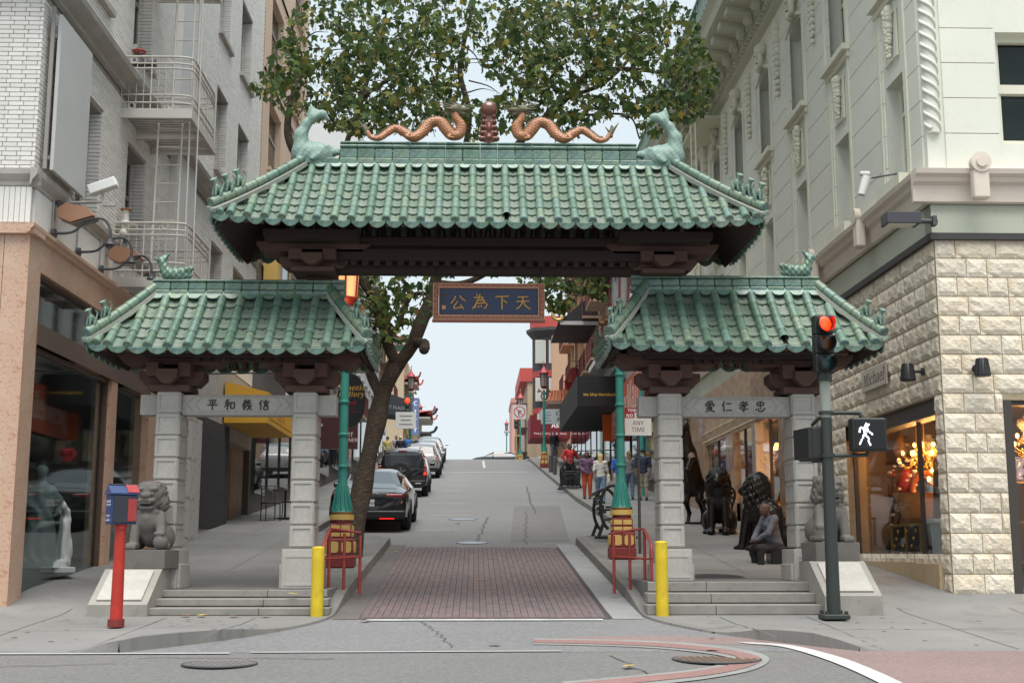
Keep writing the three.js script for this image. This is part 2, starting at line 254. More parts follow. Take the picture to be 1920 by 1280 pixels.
{ // red stamped crosswalk on the right with its looping border
  const q = (x, y) => { // pixel of the photo -> point on the cross street plane
    const f = 2387, p = .16399, a = .02893, d = [Math.sin(a) * Math.cos(p) + Math.cos(a) * (x - 960) / f - Math.sin(a) * Math.sin(p) * (640 - y) / f, Math.sin(p) + Math.cos(p) * (640 - y) / f, -Math.cos(a) * Math.cos(p) + Math.sin(a) * (x - 960) / f + Math.cos(a) * Math.sin(p) * (640 - y) / f];
    const t = (.05 - .05 * (18 - 1.5) - .87) / (d[1] + .05 * d[2]); return [-.18 + d[0] * t, 18 + d[2] * t];
  };
  const line = (pts) => new THREE.SplineCurve(pts.map(([x, y]) => new THREE.Vector2(...q(x, y)))).getPoints(40).map((v) => [v.x, v.y]);
  const red0 = line([[1000, 1201], [1120, 1203], [1250, 1208], [1350, 1218], [1410, 1229], [1428, 1240], [1400, 1254], [1330, 1268], [1240, 1278], [1100, 1292]]);
  const red1 = line([[1000, 1207], [1110, 1209], [1230, 1214], [1320, 1222], [1372, 1230], [1386, 1239], [1362, 1250], [1300, 1261], [1210, 1270], [1060, 1284]]);
  const w0 = line([[1000, 1198], [1130, 1200], [1260, 1204.5], [1365, 1214], [1428, 1227], [1443, 1240], [1414, 1257], [1340, 1272], [1250, 1283], [1100, 1298]]), w1 = line([[1000, 1209.5], [1110, 1211.5], [1225, 1216.5], [1310, 1224.5], [1358, 1232], [1370, 1239], [1346, 1248], [1290, 1258], [1200, 1267], [1050, 1280]]);
  const band = (A, B, y) => { const g = new THREE.BufferGeometry(), pos = []; for (let i = 0; i < A.length - 1; i++) { const P = [A[i], A[i + 1], B[i + 1], B[i]].map(([x, z]) => [x, roadY(z) + y, z]); pos.push(...P[0], ...P[1], ...P[2], ...P[0], ...P[2], ...P[3]); } g.setAttribute('position', new THREE.Float32BufferAttribute(pos, 3)); g.computeVertexNormals(); return uvm(g); };
  struct('crosswalk_paving', flat([q(1080, 1194), q(1200, 1192), q(1420, 1196), q(1600, 1200), q(1920, 1214), q(2600, 1232), q(2600, 1330), q(1740, 1296), q(1640, 1262), q(1560, 1236), q(1460, 1212), q(1200, 1203), q(1000, 1203)], .004), mPink);
  struct('crosswalk_border_edge', band(w0, w1, .009), M([.30, .30, .29], .85, { map: 'conc', s: 1 }));
  struct('crosswalk_border', band(red0, red1, .014), mRedBand);
  struct('crosswalk_edge_line', band(line([[1380, 1205], [1480, 1211], [1570, 1232], [1640, 1258], [1710, 1290], [1760, 1310]]), line([[1400, 1208], [1468, 1214.5], [1540, 1235], [1605, 1261], [1668, 1292], [1712, 1314]]), .012), mLine);
}
struct('lane_line', [flat([[.28, -55], [.42, -55], [.42, -66], [.28, -66]], .012), flat([[-1.6, -13.3], [-.6, -13.35], [-.6, -13.43], [-1.6, -13.4]], .012), flat([[-1.5, -19], [-.3, -19], [-.3, -19.1], [-1.5, -19.1]]), flat([[-1.7, -25.5], [-.6, -25.5], [-.6, -25.62], [-1.7, -25.62]]), flat([[-1.7, -33], [-.8, -33], [-.8, -33.15], [-1.7, -33.15]]), flat([[-1.5, -49], [2.6, -50], [2.6, -50.35], [-1.5, -49.3]])], mLine);
function manhole(x, z, r, label, m, y) { const t = thing('manhole_cover', label, 'manhole', [x, y ?? roadY(z) + .004, z]); t.rotation.x = z < 1.5 ? Math.atan(.09) : 0; obj('frame', new THREE.TorusGeometry(r, .012, 6, 32).rotateX(PI / 2), mIron, t); const d = [cyl(r * .98, r * .98, .006, 0, 0, 0, 32)]; for (let i = -5; i <= 5; i++) for (let j = -5; j <= 5; j++) if (Math.hypot(i, j) < 5.3) d.push(bx(r * .1, .005, r * .1, i * r * .17, .008, j * r * .17)); obj('lid', d, m, t); }
manhole(-.24, -9.75, .34, 'bare steel manhole lid just past the brick paving', mSteel);
manhole(-.52, -17.5, .40, 'steel manhole lid farther up the asphalt beside the black sedan', mSteel);
manhole(3.5, -1.6, .42, 'dark round utility lid on the pavement behind the right-hand steps', mIron, .49);
manhole(-2.55, 5.75, .34, 'worn flush lid in the cross street by the low kerb', M([.19, .175, .17], .85, { map: 'dirt', s: .5 }));
manhole(2.15, 5.5, .42, 'rust-rimmed lid in asphalt beside the red looping band', M([.16, .11, .08], .8, { map: 'dirt' }));

// platforms and steps either side
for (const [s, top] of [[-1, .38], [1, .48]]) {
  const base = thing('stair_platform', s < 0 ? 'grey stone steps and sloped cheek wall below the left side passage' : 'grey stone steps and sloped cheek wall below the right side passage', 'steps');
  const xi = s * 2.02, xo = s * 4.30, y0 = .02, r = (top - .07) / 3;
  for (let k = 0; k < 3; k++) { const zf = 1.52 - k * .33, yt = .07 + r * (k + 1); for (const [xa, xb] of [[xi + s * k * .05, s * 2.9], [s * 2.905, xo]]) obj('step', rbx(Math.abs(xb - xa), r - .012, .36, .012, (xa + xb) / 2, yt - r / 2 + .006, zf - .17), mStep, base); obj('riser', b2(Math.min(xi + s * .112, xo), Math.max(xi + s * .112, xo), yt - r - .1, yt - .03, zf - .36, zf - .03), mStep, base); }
  obj('platform', b2(Math.min(xi + s * .1, s * 5), Math.max(xi + s * .1, s * 5), -.3, top, -2.2, .84), M([.225, .22, .212], .9, { map: 'conc', s: 2.1, bump: 'grain', bs: .3, b: .003 }), base);  // darker than the pavement: some own tone, mostly gate shade put into the colour
  // cheek wall with its sloped front
  const q = [[1.62, -.1], [1.62, top - .16], [.92, top + .27], [.25, top + .27], [.25, -.1]];
  const ch = prism(q, .74, 'zy').translate(s < 0 ? -4.28 : 5.02, 0, 0); obj('cheek_wall', ch, mGranite, base);
  const an = Math.atan2(.43, .7), L = Math.hypot(.43, .7); const sl = bx(.56, .03, L - .14); sl.rotateX(an); sl.translate(s * 4.65, top + .055 + .013, 1.27); obj('sloped_panel', sl, mCol, base);
}

{ // pavement joints, tar-sealed cracks and patches
  const ribbon = (pts, w, yf) => { const pos = []; for (let i = 0; i < pts.length - 1; i++) { const [x0, z0] = pts[i], [x1, z1] = pts[i + 1], l = Math.hypot(x1 - x0, z1 - z0) || 1, nx = -(z1 - z0) / l * w / 2, nz = (x1 - x0) / l * w / 2, P = [[x0 + nx, z0 + nz], [x0 - nx, z0 - nz], [x1 - nx, z1 - nz], [x1 + nx, z1 + nz]].map(([x, z]) => [x, yf(x, z), z]); pos.push(...P[0], ...P[1], ...P[2], ...P[0], ...P[2], ...P[3]); } const g = new THREE.BufferGeometry(); g.setAttribute('position', new THREE.Float32BufferAttribute(pos, 3)); g.computeVertexNormals(); return uvm(g); };
  const onWalk = (x, z) => sideY(x, z) + .004, onRoad = (x, z) => roadY(z) + .008, J = [];
  for (const s of [-1, 1]) { for (let k = 0; k < 16; k++) { const z = -2.6 - k * 1.55; J.push(ribbon(range(z > -10 ? 2.2 : (s < 0 ? 4.1 : 3.6), 6.2, 6).map((x) => [s * x, z]), .012, onWalk)); } J.push(ribbon(range(-2.4, -9, 8).map((z) => [s * 4.1, z]), .012, onWalk), ribbon(range(-10.7, -26, 12).map((z) => [s * 5.1, z]), .012, onWalk));
    for (const x of [5.4, 6.9, 8.4, 9.9]) J.push(ribbon(range(4.8, 1.0, 10).map((z) => [s * x, z]), .012, onWalk)); J.push(ribbon(range(2.4, 12, 24).map((x) => [s * x, 3.1]), .012, onWalk)); for (const x of [2.9, 4.0]) J.push(ribbon(range(4.8, 1.75, 10).map((z) => [s * x, z]), .012, onWalk)); }
  struct('pavement_joints', J, M([.12, .115, .11], .95));
  const crack = (x, z, dx, dz, n, w) => { const p = []; for (let k = 0; k <= n; k++) { p.push([x + dx * k / n + rr(-.05, .05), z + dz * k / n + rr(-.05, .05)]); } return ribbon(p, w, onRoad); };
  struct('road_cracks', [crack(-5, 7.2, 4.2, .25, 34, .02), crack(-.9, 7.5, 2.6, -.2, 24, .018), crack(.1, 8.2, .9, .15, 9, .03), crack(1.2, 5.2, .25, 2.4, 16, .014), crack(-3.4, 5.3, 1.9, .1, 18, .018), crack(-.15, -9.6, .35, -9, 30, .03), crack(.9, -9.4, .5, -12, 36, .035), crack(1.6, -20, .4, -16, 30, .05), crack(-.8, 1.98, .4, 2.6, 18, .012), crack(-6.5, 6.3, 3, -.6, 20, .015)], M([.075, .073, .07], .9));
  struct('road_patch', [flat([[-7.5, 6.9], [-4.6, 6.8], [-4.5, 8.6], [-7.6, 8.8]], .006), flat([[.6, -10], [1.9, -10.2], [2.6, -24], [1.1, -24]], .006)], M([.185, .182, .18], .92, { map: 'asphalt', s: 2 }));
  const gum = []; for (let k = 0; k < 70; k++) { const s = rnd() < .5 ? -1 : 1, x = s * rr(2.3, 6.2), z = rr(1.7, 4.6); gum.push(ribbon([[x, z], [x + rr(.02, .06), z + rr(-.02, .02)]], rr(.02, .05), onWalk)); } stuff(struct('pavement_spots', gum, M([.10, .097, .093], .9)));
}
// ---------- Chinese characters as strokes ----------
const GLYPH = {
  tian: [[[.18, .2], [.82, .18]], [[.1, .48], [.9, .45]], [[.5, .2], [.48, .5], [.36, .74], [.1, .96]], [[.52, .5], [.68, .76], [.96, .95]]],
  xia: [[[.08, .2], [.92, .15]], [[.5, .2], [.5, .97]], [[.58, .4], [.82, .58]]],
  wei: [[[.3, .03], [.38, .15]], [[.15, .25], [.72, .22], [.55, .42]], [[.3, .43], [.82, .4], [.66, .6]], [[.25, .62], [.93, .58], [.88, .86], [.74, .9]], [[.52, .03], [.4, .42], [.06, .95]], [[.28, .74], [.22, .9]], [[.43, .74], [.43, .88]], [[.57, .72], [.62, .84]]],
  gong: [[[.35, .12], [.25, .35], [.05, .58]], [[.6, .1], [.72, .26], [.95, .42]], [[.46, .45], [.2, .88], [.74, .8]], [[.64, .62], [.84, .93]]],
  xin: [[[.28, .05], [.06, .42]], [[.2, .3], [.2, .96]], [[.6, .04], [.67, .12]], [[.38, .2], [.96, .2]], [[.48, .35], [.86, .35]], [[.48, .48], [.86, .48]], [[.48, .62], [.86, .62]], [[.86, .62], [.84, .92]], [[.48, .92], [.84, .92]], [[.48, .62], [.48, .92]]],
  yi: [[[.32, .02], [.4, .11]], [[.68, .02], [.6, .11]], [[.18, .15], [.82, .15]], [[.25, .25], [.75, .25]], [[.1, .36], [.9, .36]], [[.5, .12], [.5, .38]], [[.06, .58], [.94, .55]], [[.32, .44], [.12, .53]], [[.28, .46], [.29, .95], [.2, .9]], [[.1, .78], [.46, .7]], [[.58, .42], [.7, .8], [.94, .94]], [[.86, .64], [.5, .95]]],
  he: [[[.42, .04], [.12, .14]], [[.05, .32], [.54, .3]], [[.3, .12], [.3, .96]], [[.28, .36], [.04, .7]], [[.32, .4], [.5, .58]], [[.6, .3], [.93, .3]], [[.93, .3], [.92, .8]], [[.6, .8], [.92, .8]], [[.6, .3], [.6, .84]]],
  ping: [[[.15, .1], [.86, .08]], [[.25, .22], [.35, .4]], [[.76, .2], [.65, .4]], [[.04, .53], [.96, .51]], [[.5, .1], [.5, .98]]],
  zhong: [[[.2, .14], [.8, .12]], [[.8, .12], [.78, .4]], [[.2, .4], [.78, .4]], [[.2, .14], [.21, .42]], [[.5, 0], [.5, .56]], [[.12, .7], [.06, .88]], [[.28, .64], [.34, .92], [.72, .92], [.77, .76]], [[.48, .6], [.55, .73]], [[.82, .62], [.94, .78]]],
  xiao: [[[.2, .15], [.76, .14]], [[.48, 0], [.48, .35]], [[.05, .36], [.95, .34]], [[.86, .04], [.55, .4], [.08, .66]], [[.35, .5], [.72, .49], [.53, .62]], [[.53, .6], [.53, .95], [.42, .9]], [[.2, .76], [.9, .73]]],
  ren: [[[.3, .04], [.06, .46]], [[.22, .32], [.22, .97]], [[.45, .25], [.92, .23]], [[.38, .86], [.98, .84]]],
  ai: [[[.76, .01], [.24, .09]], [[.25, .14], [.3, .24]], [[.48, .12], [.5, .23]], [[.76, .12], [.68, .24]], [[.1, .43], [.12, .3], [.9, .29], [.86, .42]], [[.25, .42], [.19, .55]], [[.38, .38], [.43, .56], [.68, .54]], [[.5, .36], [.56, .46]], [[.76, .4], [.86, .52]], [[.42, .58], [.14, .8]], [[.35, .67], [.72, .66], [.5, .85], [.1, .98]], [[.38, .7], [.62, .88], [.94, .97]]],
};
const glyph = (k, s, r, z = 0) => merge(GLYPH[k].map((st) => { const g = tube(st.map(([x, y]) => [(x - .5) * s, (.5 - y) * s, 0]), r, 6, 10, false, .2); g.scale(1, 1, .55); return g.translate(0, 0, z); }));

// ---------- the gate ----------
const gate = thing('ceremonial_gate', 'three-bay gate with green tiled roofs on grey stone pillars across the street', 'gate');
const COLX = [-4.45, -2.56, 2.56, 4.45];
for (const cx of COLX) {
  const top = cx < 0 ? .38 : .48, c = new THREE.Group(); c.name = 'column'; c.position.set(cx, 0, 0); gate.add(c);
  const inner = Math.abs(cx) < 3, pw = inner ? .50 : .46;
  obj('plinth', [rbx(pw, .93 - top - .02, .72, .012, 0, (.93 + top - .02) / 2, 0), rbx(pw + .07, .93 - top - .22, .60, .012, 0, (.93 + top - .22) / 2, .0)], mCol, c);
  const ph = .93 - top; for (const f of [1]) obj('plinth_panel', frameGeo(pw - .06, ph - .14, .03, .012).translate(0, top + ph / 2 - .03, .362), mCol, c);
  for (let k = 0; k < 7; k++) { const h = 2.15 / 7, y = .93 + h * (k + .5); const bl = obj('block', [rbx(.32, h - .012, .55, .012, 0, y, 0), bx(.29, h, .52, 0, y, 0), frameGeo(.32 - .03, h - .045, .028, .016).translate(0, y, .282), frameGeo(.51, h - .05, .026, .012).rotateY(PI / 2).translate(.164, y, 0), frameGeo(.51, h - .05, .026, .012).rotateY(-PI / 2).translate(-.164, y, 0)], mCol, c); }
}
function frameGeo(w, h, t, d) { return merge([bx(w, t, d, 0, h / 2 - t / 2, 0), bx(w, t, d, 0, -h / 2 + t / 2, 0), bx(t, h - 2 * t, d, -w / 2 + t / 2, 0, 0), bx(t, h - 2 * t, d, w / 2 - t / 2, 0, 0)]); }
for (const s of [-1, 1]) {
  const L = new THREE.Group(); L.name = 'lintel'; L.position.set(s * 3.505, 2.905, 0); gate.add(L);
  obj('beam', [rbx(1.57, .285, .30, .01), rbx(.42, .285, .28, .01, -1.16, 0, 0), rbx(.42, .285, .28, .01, 1.16, 0, 0)].map((g) => g), mCol, L);
  const hexo = [[-.72, 0], [-.6, .115], [.6, .115], [.72, 0], [.6, -.115], [-.6, -.115], [-.72, 0]], hexi = [[-.6, 0], [-.52, .1], [.52, .1], [.6, 0], [.52, -.1], [-.52, -.1], [-.6, 0]];
  const mr = mCol;
  for (const hx of [hexo, hexi]) obj('carved_border', hx.slice(1).map((p, i) => bar([hx[i][0], hx[i][1], .152], [p[0], p[1], .152], .009, 5)), mr, L);
  (s < 0 ? ['ping', 'he', 'yi', 'xin'] : ['ai', 'ren', 'xiao', 'zhong']).forEach((k, i) => obj('carved_character', glyph(k, .155, .0105, .154).translate(-.36 + i * .24, 0, 0), mInk, L));
}
// bracket sets
function chamferArm(w, h, d, c) { return prism([[-w / 2 + c, -h / 2], [w / 2 - c, -h / 2], [w / 2, -h / 2 + c], [w / 2, h / 2], [-w / 2, h / 2], [-w / 2, -h / 2 + c]], d).translate(0, 0, -d / 2); }
function bracket(x, y, sc, parent) {
  const b = new THREE.Group(); b.name = 'bracket_set'; b.position.set(x, y, 0); parent.add(b);
  const P = (n, g, m = mBrace) => obj(n, g, m, b);
  P('cap_block', rbx(.62 * sc, .09, .62, .012, 0, .045, 0));
  P('bracket_arm', chamferArm(.98 * sc, .2, .36, .1).translate(0, .19, 0));
  for (const s of [-1, 1]) { P('bearing_block', rbx(.19 * sc, .2, .78, .012, s * .24 * sc, .30, 0)); P('bearing_block', rbx(.24 * sc, .16, .9, .012, s * .38 * sc, .62, 0)); }
  P('bracket_arm', chamferArm(.3, .2, .95, .1).translate(0, .19, 0));
  P('bracket_arm', chamferArm(1.62 * sc, .18, .5, .12).translate(0, .47, 0));
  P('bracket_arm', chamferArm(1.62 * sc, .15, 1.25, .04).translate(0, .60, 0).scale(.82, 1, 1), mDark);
}
for (const x of COLX) bracket(x, 3.08, .92, gate);
for (const x of [-2.5, 2.5]) { bracket(x, 4.80, 1.0, gate); gate.children[gate.children.length - 1].scale.y = .78; }
for (const x of [-2.5, 2.5]) obj('upper_post', b2(x - .15, x + .15, 3.7, 4.82, -.4, -.1), mBrace, gate);

// tiled hip roof
function hipRoof(o) {
  const R = new THREE.Group(); R.name = 'roof'; R.position.set(o.x, 0, 0); gate.add(R);
  const { eh, rh, ze, ye, yr, n, rows, pans } = o, lift = o.lift ?? .1;
  const prof = (t) => ye + (yr - ye) * (t * .86 + .14 * t * t);
  const up = (u) => lift * Math.pow(clamp(Math.abs(u) / eh, 0, 1), 5);
  const Sf = (x, t, off = 0) => { const y = prof(t) + up(x) * (1 - t), z = ze * (1 - t); const e = .01, dy = prof(t + e) - prof(t), dz = -ze * e, l = Math.hypot(dy, dz); return V(x, y + off * (-dz / l), z + off * (dy / l)); };
  const tmax = (x) => clamp((eh - Math.abs(x)) / (eh - rh), 0, 1);
  const slopeL = Math.hypot(yr - ye, ze);
  const sp = 2 * eh / n, r = sp * .235;
  // geometry kit
  const bl = slopeL / rows;
  const barrel = uvm(new THREE.CylinderGeometry(r * .93, r * 1.04, 1, 10, 1, true)), cap = merge([uvm(new THREE.CylinderGeometry(r * 1.04, r * 1.04, .03, 14)), uvm(new THREE.TorusGeometry(r * .78, r * .1, 5, 14).rotateX(PI / 2).translate(0, -.016, 0)), uvm(new THREE.SphereGeometry(r * .35, 8, 5).scale(1, .4, 1).translate(0, -.016, 0))]);
  const pw = sp - r * 1.15; // pan width
  const panGeo = (() => { const pos = [], idx = [], m = 4; for (const [v, th] of [[0, 0], [1, 0], [1, -.03], [0, -.03]]) for (let i = 0; i <= m; i++) { const u = i / m - .5; pos.push(u * pw, -.03 * Math.cos(u * PI) + .03 + th, v); } for (let q = 0; q < 4; q++) for (let i = 0; i < m; i++) { const a = q * (m + 1) + i, b = ((q + 1) % 4) * (m + 1) + i; idx.push(a, b, a + 1, b, b + 1, a + 1); } const g = new THREE.BufferGeometry(); g.setAttribute('position', new THREE.Float32BufferAttribute(pos, 3)); g.setIndex(idx); return uvm((() => { const h = g.toNonIndexed(); h.computeVertexNormals(); return h; })()); })();
  const drip = (() => { const s = new THREE.Shape(); s.moveTo(-pw * .64, .035); s.quadraticCurveTo(0, -.02, pw * .64, .035); s.lineTo(pw * .64, .0); s.bezierCurveTo(pw * .5, -.05, pw * .25, -.068, 0, -.076); s.bezierCurveTo(-pw * .25, -.068, -pw * .5, -.05, -pw * .64, .0); const g = new THREE.ExtrudeGeometry(s, { depth: .016, bevelEnabled: true, bevelSize: .006, bevelThickness: .006, bevelSegments: 1, curveSegments: 6 }); return uvm(g); })();
  const orient = (A, B) => new THREE.Quaternion().setFromUnitVectors(V(0, 1, 0), B.clone().sub(A).normalize());
  const one = [V(1, 1, 1)];
  // slope surface below the tiles, all four sides
  const deck = []; {
    const quadStrip = (fa, fb) => { const pos = []; for (let i = 0; i < 10; i++) { const a = fa(i / 10), b = fb(i / 10), c = fb((i + 1) / 10), d = fa((i + 1) / 10); for (const q of [a, b, c, a, c, d]) pos.push(q.x, q.y, q.z); } const g = new THREE.BufferGeometry(); g.setAttribute('position', new THREE.Float32BufferAttribute(pos, 3)); g.computeVertexNormals(); return uvm(g); };
    for (const s of [1, -1]) for (let k = 0; k < 12; k++) { const xa = lerp(-1, 1, k / 12), xb = lerp(-1, 1, (k + 1) / 12); deck.push(quadStrip((t) => { const p = Sf(xa * lerp(eh, rh, t), t, -.035); p.z *= s; return p; }, (t) => { const p = Sf(xb * lerp(eh, rh, t), t, -.035); p.z *= s; return p; })); }
    for (const s of [1, -1]) for (let k = 0; k < 6; k++) { const za = lerp(-1, 1, k / 6), zb = lerp(-1, 1, (k + 1) / 6), f = (q) => (t) => V(s * lerp(eh, rh, t), prof(t) - .035 + lift * Math.pow(Math.abs(q), 5) * (1 - t), q * ze * (1 - t)); deck.push(quadStrip(f(za), f(zb))); }
  }
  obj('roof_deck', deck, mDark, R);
  const farB = [], farP = [];
  for (let i = 0; i <= n; i++) {
    const x = -eh + sp * i + (i === 0 ? sp * .4 : i === n ? -sp * .4 : 0), tm = tmax(x) - .02, cnt = Math.max(1, Math.round(tm * rows));
    for (const s of [1, -1]) for (let k = 0; k < cnt; k++) {
      const A = Sf(x, k / rows, .012), B = Sf(x, Math.min(tm + .02, (k + 1) / rows), .012); if (s < 0) { A.z *= -1; B.z *= -1; }
      const mid = A.clone().add(B).multiplyScalar(.5), L = A.distanceTo(B) + .012, q = orient(A, B);
      if (s < 0) { farB.push(new THREE.Matrix4().compose(mid, q, V(1, L, 1))); continue; }
      const m = obj('barrel_tile', barrel, gl(), R); m.position.copy(mid); m.quaternion.copy(q); m.scale.set(rr(.97, 1.03), L, rr(.97, 1.03)); m.rotateY(rr(0, 6)); m.rotateX(rr(-.012, .012));
      if (k === 0) { if (o.broken === i) { m.visible = true; m.scale.y = L * .55; m.position.lerp(B, .45); } else { const c = obj('end_tile', cap, gl(), R); c.position.copy(A); c.quaternion.copy(q); } }
    }
    if (i < n) {
      const xp = x + (i === 0 ? sp * .3 : sp * .5), xc = -eh + sp * (i + .5), tp = tmax(xc) - .01, pc = Math.max(1, Math.round(tp * pans));
      for (const s of [1, -1]) for (let k = 0; k < pc; k++) {
        const A = Sf(xc, k / pans, -.028 + .012), B = Sf(xc, Math.min(tp + .03, (k + 1.12) / pans), -.028 - .014); if (s < 0) { A.z *= -1; B.z *= -1; }
        const d = B.clone().sub(A), L = d.length(), zx = d.clone().normalize(), xx = V(s, 0, 0), yy = zx.clone().cross(xx).normalize(); if (yy.y < 0) yy.negate();
        const mt = new THREE.Matrix4().makeBasis(yy.clone().cross(zx), yy, zx.clone().multiplyScalar(L)).setPosition(A);
        if (s < 0) { farP.push(mt); continue; }
        const m = obj('pan_tile', panGeo, pn(), R); m.applyMatrix4(mt); m.rotateZ(rr(-.02, .02));
      }
      const D = Sf(xc, 0, -.03), dm = obj('drip_tile', drip, gl(), R); dm.position.set(D.x, D.y - .005, D.z + .012); dm.rotation.x = .18;
      const D2 = D.clone(); farP.length; const d2 = new THREE.Matrix4().compose(V(D.x, D.y, -D.z - .02), new THREE.Quaternion(), V(1, 1, 1)); (R.userData.dr ??= []).push(d2);
    }
  }
  inst('rear_barrel_tiles', barrel, mGlaze[0], farB, R); inst('rear_pan_tiles', panGeo, mGlaze[2], farP, R); inst('rear_drip_tiles', drip, mGlaze[1], R.userData.dr, R); delete R.userData.dr;
  // end slopes: barrels, pans and drips
  const eb = [], ep = [], ed = [], nz = Math.round(2 * ze / sp), sz = 2 * ze / nz;
  for (const s of [1, -1]) for (let i = 0; i <= nz; i++) {
    const z = -ze + sz * i, tm = clamp(1 - Math.abs(z) / ze, 0.04, 1), P = (t, off) => V(s * lerp(eh, rh, t), prof(t) + off + lift * Math.pow(Math.abs(z) / ze, 5) * (1 - t), z), c = Math.max(1, Math.round(tm * rows));
    for (let k = 0; k < c; k++) { const A = P(k / rows, .012), B = P(Math.min(tm, (k + 1) / rows), .012); eb.push(new THREE.Matrix4().compose(A.clone().add(B).multiplyScalar(.5), orient(A, B), V(1, A.distanceTo(B), 1))); }
    { const A = P(0, .012), B = P(.1, .012); const c2 = obj('end_tile', cap, gl(), R); c2.position.copy(A); c2.quaternion.copy(orient(A, B)); }
    if (i < nz) { const zc = z + sz / 2, q = new THREE.Quaternion().setFromEuler(new THREE.Euler(0, s * PI / 2, 0)); const d = obj('drip_tile', drip, gl(), R); d.position.set(s * (eh + .012), prof(0) - .035 + lift * Math.pow(Math.abs(zc) / ze, 5), zc); d.quaternion.copy(q); }
  }
  inst('end_barrel_tiles', barrel, mGlaze[1], eb, R);
  // hips: plaster fillet, ridge tiles, little beasts
  for (const sx of [-1, 1]) for (const sz2 of [1, -1]) {
    const H = (t, off) => V(sx * lerp(eh + .02, rh, t), prof(t) + lift * (1 - t) + off, sz2 * ze * (1 - t) * 1.01);
    const N = o.hipN, pl = []; for (let k = 0; k < 12; k++) { const a = H(k / 12, 0), b = H((k + 1) / 12, 0), e = H((k + .5) / 12, .035); const g = bx(.06, .15, a.distanceTo(b) + .02); g.applyQuaternion(new THREE.Quaternion().setFromUnitVectors(V(0, 0, 1), b.clone().sub(a).normalize())); pl.push(g.translate(e.x, e.y, e.z)); }
    obj('hip_fillet', pl, mPlaster, R);
    for (let k = 0; k < N; k++) { const a = H(k / N, .135), b = H((k + 1) / N, .135); const m = obj('hip_tile', barrel, k < N * .45 ? mGlaze[4] : gl(), R); m.position.copy(a.clone().add(b).multiplyScalar(.5)); m.quaternion.copy(orient(a, b)); m.scale.set(1.12, a.distanceTo(b) + .01, 1.12); }
    { const c2 = obj('end_tile', cap, gl(), R), A = H(0, .135), B = H(.1, .135); c2.position.copy(A); c2.quaternion.copy(orient(A, B)); c2.scale.set(1.15, 1, 1.15); }
    for (let k = 0; k < o.beasts; k++) { if (sz2 < 0 && k) continue; const p = H(.06 + k * o.bstep, .19), m = obj('ridge_beast', beastGeo(), mGlaze[(k * 2 + 3) % 6], R); m.position.copy(p); m.rotation.y = Math.atan2(sx * (eh - rh), sz2 * ze); m.scale.setScalar(o.bs); }
  }
  // main ridge
  const ry = yr - .02, hl = rh + .03, seg = Math.round(2 * hl / .26), w = 2 * hl / seg;
  for (let i = 0; i < seg; i++) {
    const x = -hl + w * (i + .5);
    if (i === 0 && o.ext) for (const [h, y, d] of o.ridge) { const m = obj('ridge_tile', rbx(.2, h - .004, d, .02), gl(), R); m.position.set(o.ext * (hl + .1), ry + y, 0); }
    for (const [h, y, d] of o.ridge) { if (y > .1 && Math.abs(x) > hl - (o.cut ?? 0)) continue; const m = obj('ridge_tile', h > .079 ? rbx(w - .006, h - .004, d, .02) : uvm(new THREE.CylinderGeometry(h / 2, h / 2, w - .006, 10).rotateZ(PI / 2).scale(1, 1, d / h)), gl(), R); m.position.set(x, ry + y, 0); }
  }
  obj('ridge_skirt', (() => { const l = []; for (const s of [1, -1]) for (let i = 0; i < n; i++) { const x = -eh + sp * (i + .5); if (Math.abs(x) > rh) continue; const sh = new THREE.Shape(); sh.moveTo(-sp / 2, .1); sh.lineTo(sp / 2, .1); sh.lineTo(sp / 2, .035); sh.quadraticCurveTo(sp * .3, .03, sp * .26, -.02); sh.quadraticCurveTo(0, -.05, -sp * .26, -.02); sh.quadraticCurveTo(-sp * .3, .03, -sp / 2, .035); const g = new THREE.ExtrudeGeometry(sh, { depth: .02, bevelEnabled: false, curveSegments: 5 }); g.rotateX(-.55 * s); g.translate(x, yr - .05, s * (.1)); l.push(uvm(g)); } return l; })(), mGlaze[1], R);
  // underside: rafters and eave purlin
  for (let i = 0; i < o.raf; i++) { const x = lerp(-eh + .12, eh - .12, (i + .5) / o.raf), tm = Math.min(.85, tmax(x)); if (tm < .05) continue; for (const s of [1, -1]) { const A = Sf(x, .03, -.1), B = Sf(x, tm, -.1); if (s < 0) { A.z *= -1; B.z *= -1; } const g = bx(.05, .06, 1); const m = obj('rafter', g, mBrace, R); m.position.copy(A.clone().add(B).multiplyScalar(.5)); m.quaternion.setFromUnitVectors(V(0, 0, 1), B.clone().sub(A).normalize()); m.scale.z = A.distanceTo(B); } }
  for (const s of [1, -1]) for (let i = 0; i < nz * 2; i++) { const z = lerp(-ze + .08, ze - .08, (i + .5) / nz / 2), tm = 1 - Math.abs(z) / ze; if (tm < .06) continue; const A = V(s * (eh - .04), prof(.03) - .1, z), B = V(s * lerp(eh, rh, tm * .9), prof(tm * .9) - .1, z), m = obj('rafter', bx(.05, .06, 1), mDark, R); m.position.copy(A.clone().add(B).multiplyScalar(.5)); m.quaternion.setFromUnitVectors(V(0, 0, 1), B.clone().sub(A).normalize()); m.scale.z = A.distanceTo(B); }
  const pz = ze * .55, py = prof(.36) - .2; for (const s of [1, -1]) obj('purlin', rbx(2 * (eh - .75), .13, .12, .012, 0, py, s * pz), mBrace, R);
  for (const s of [1, -1]) obj('purlin', rbx(.12, .13, 2 * pz, .012, s * (eh - .75), py - .003, 0), mBrace, R);
  return { R, prof };
}
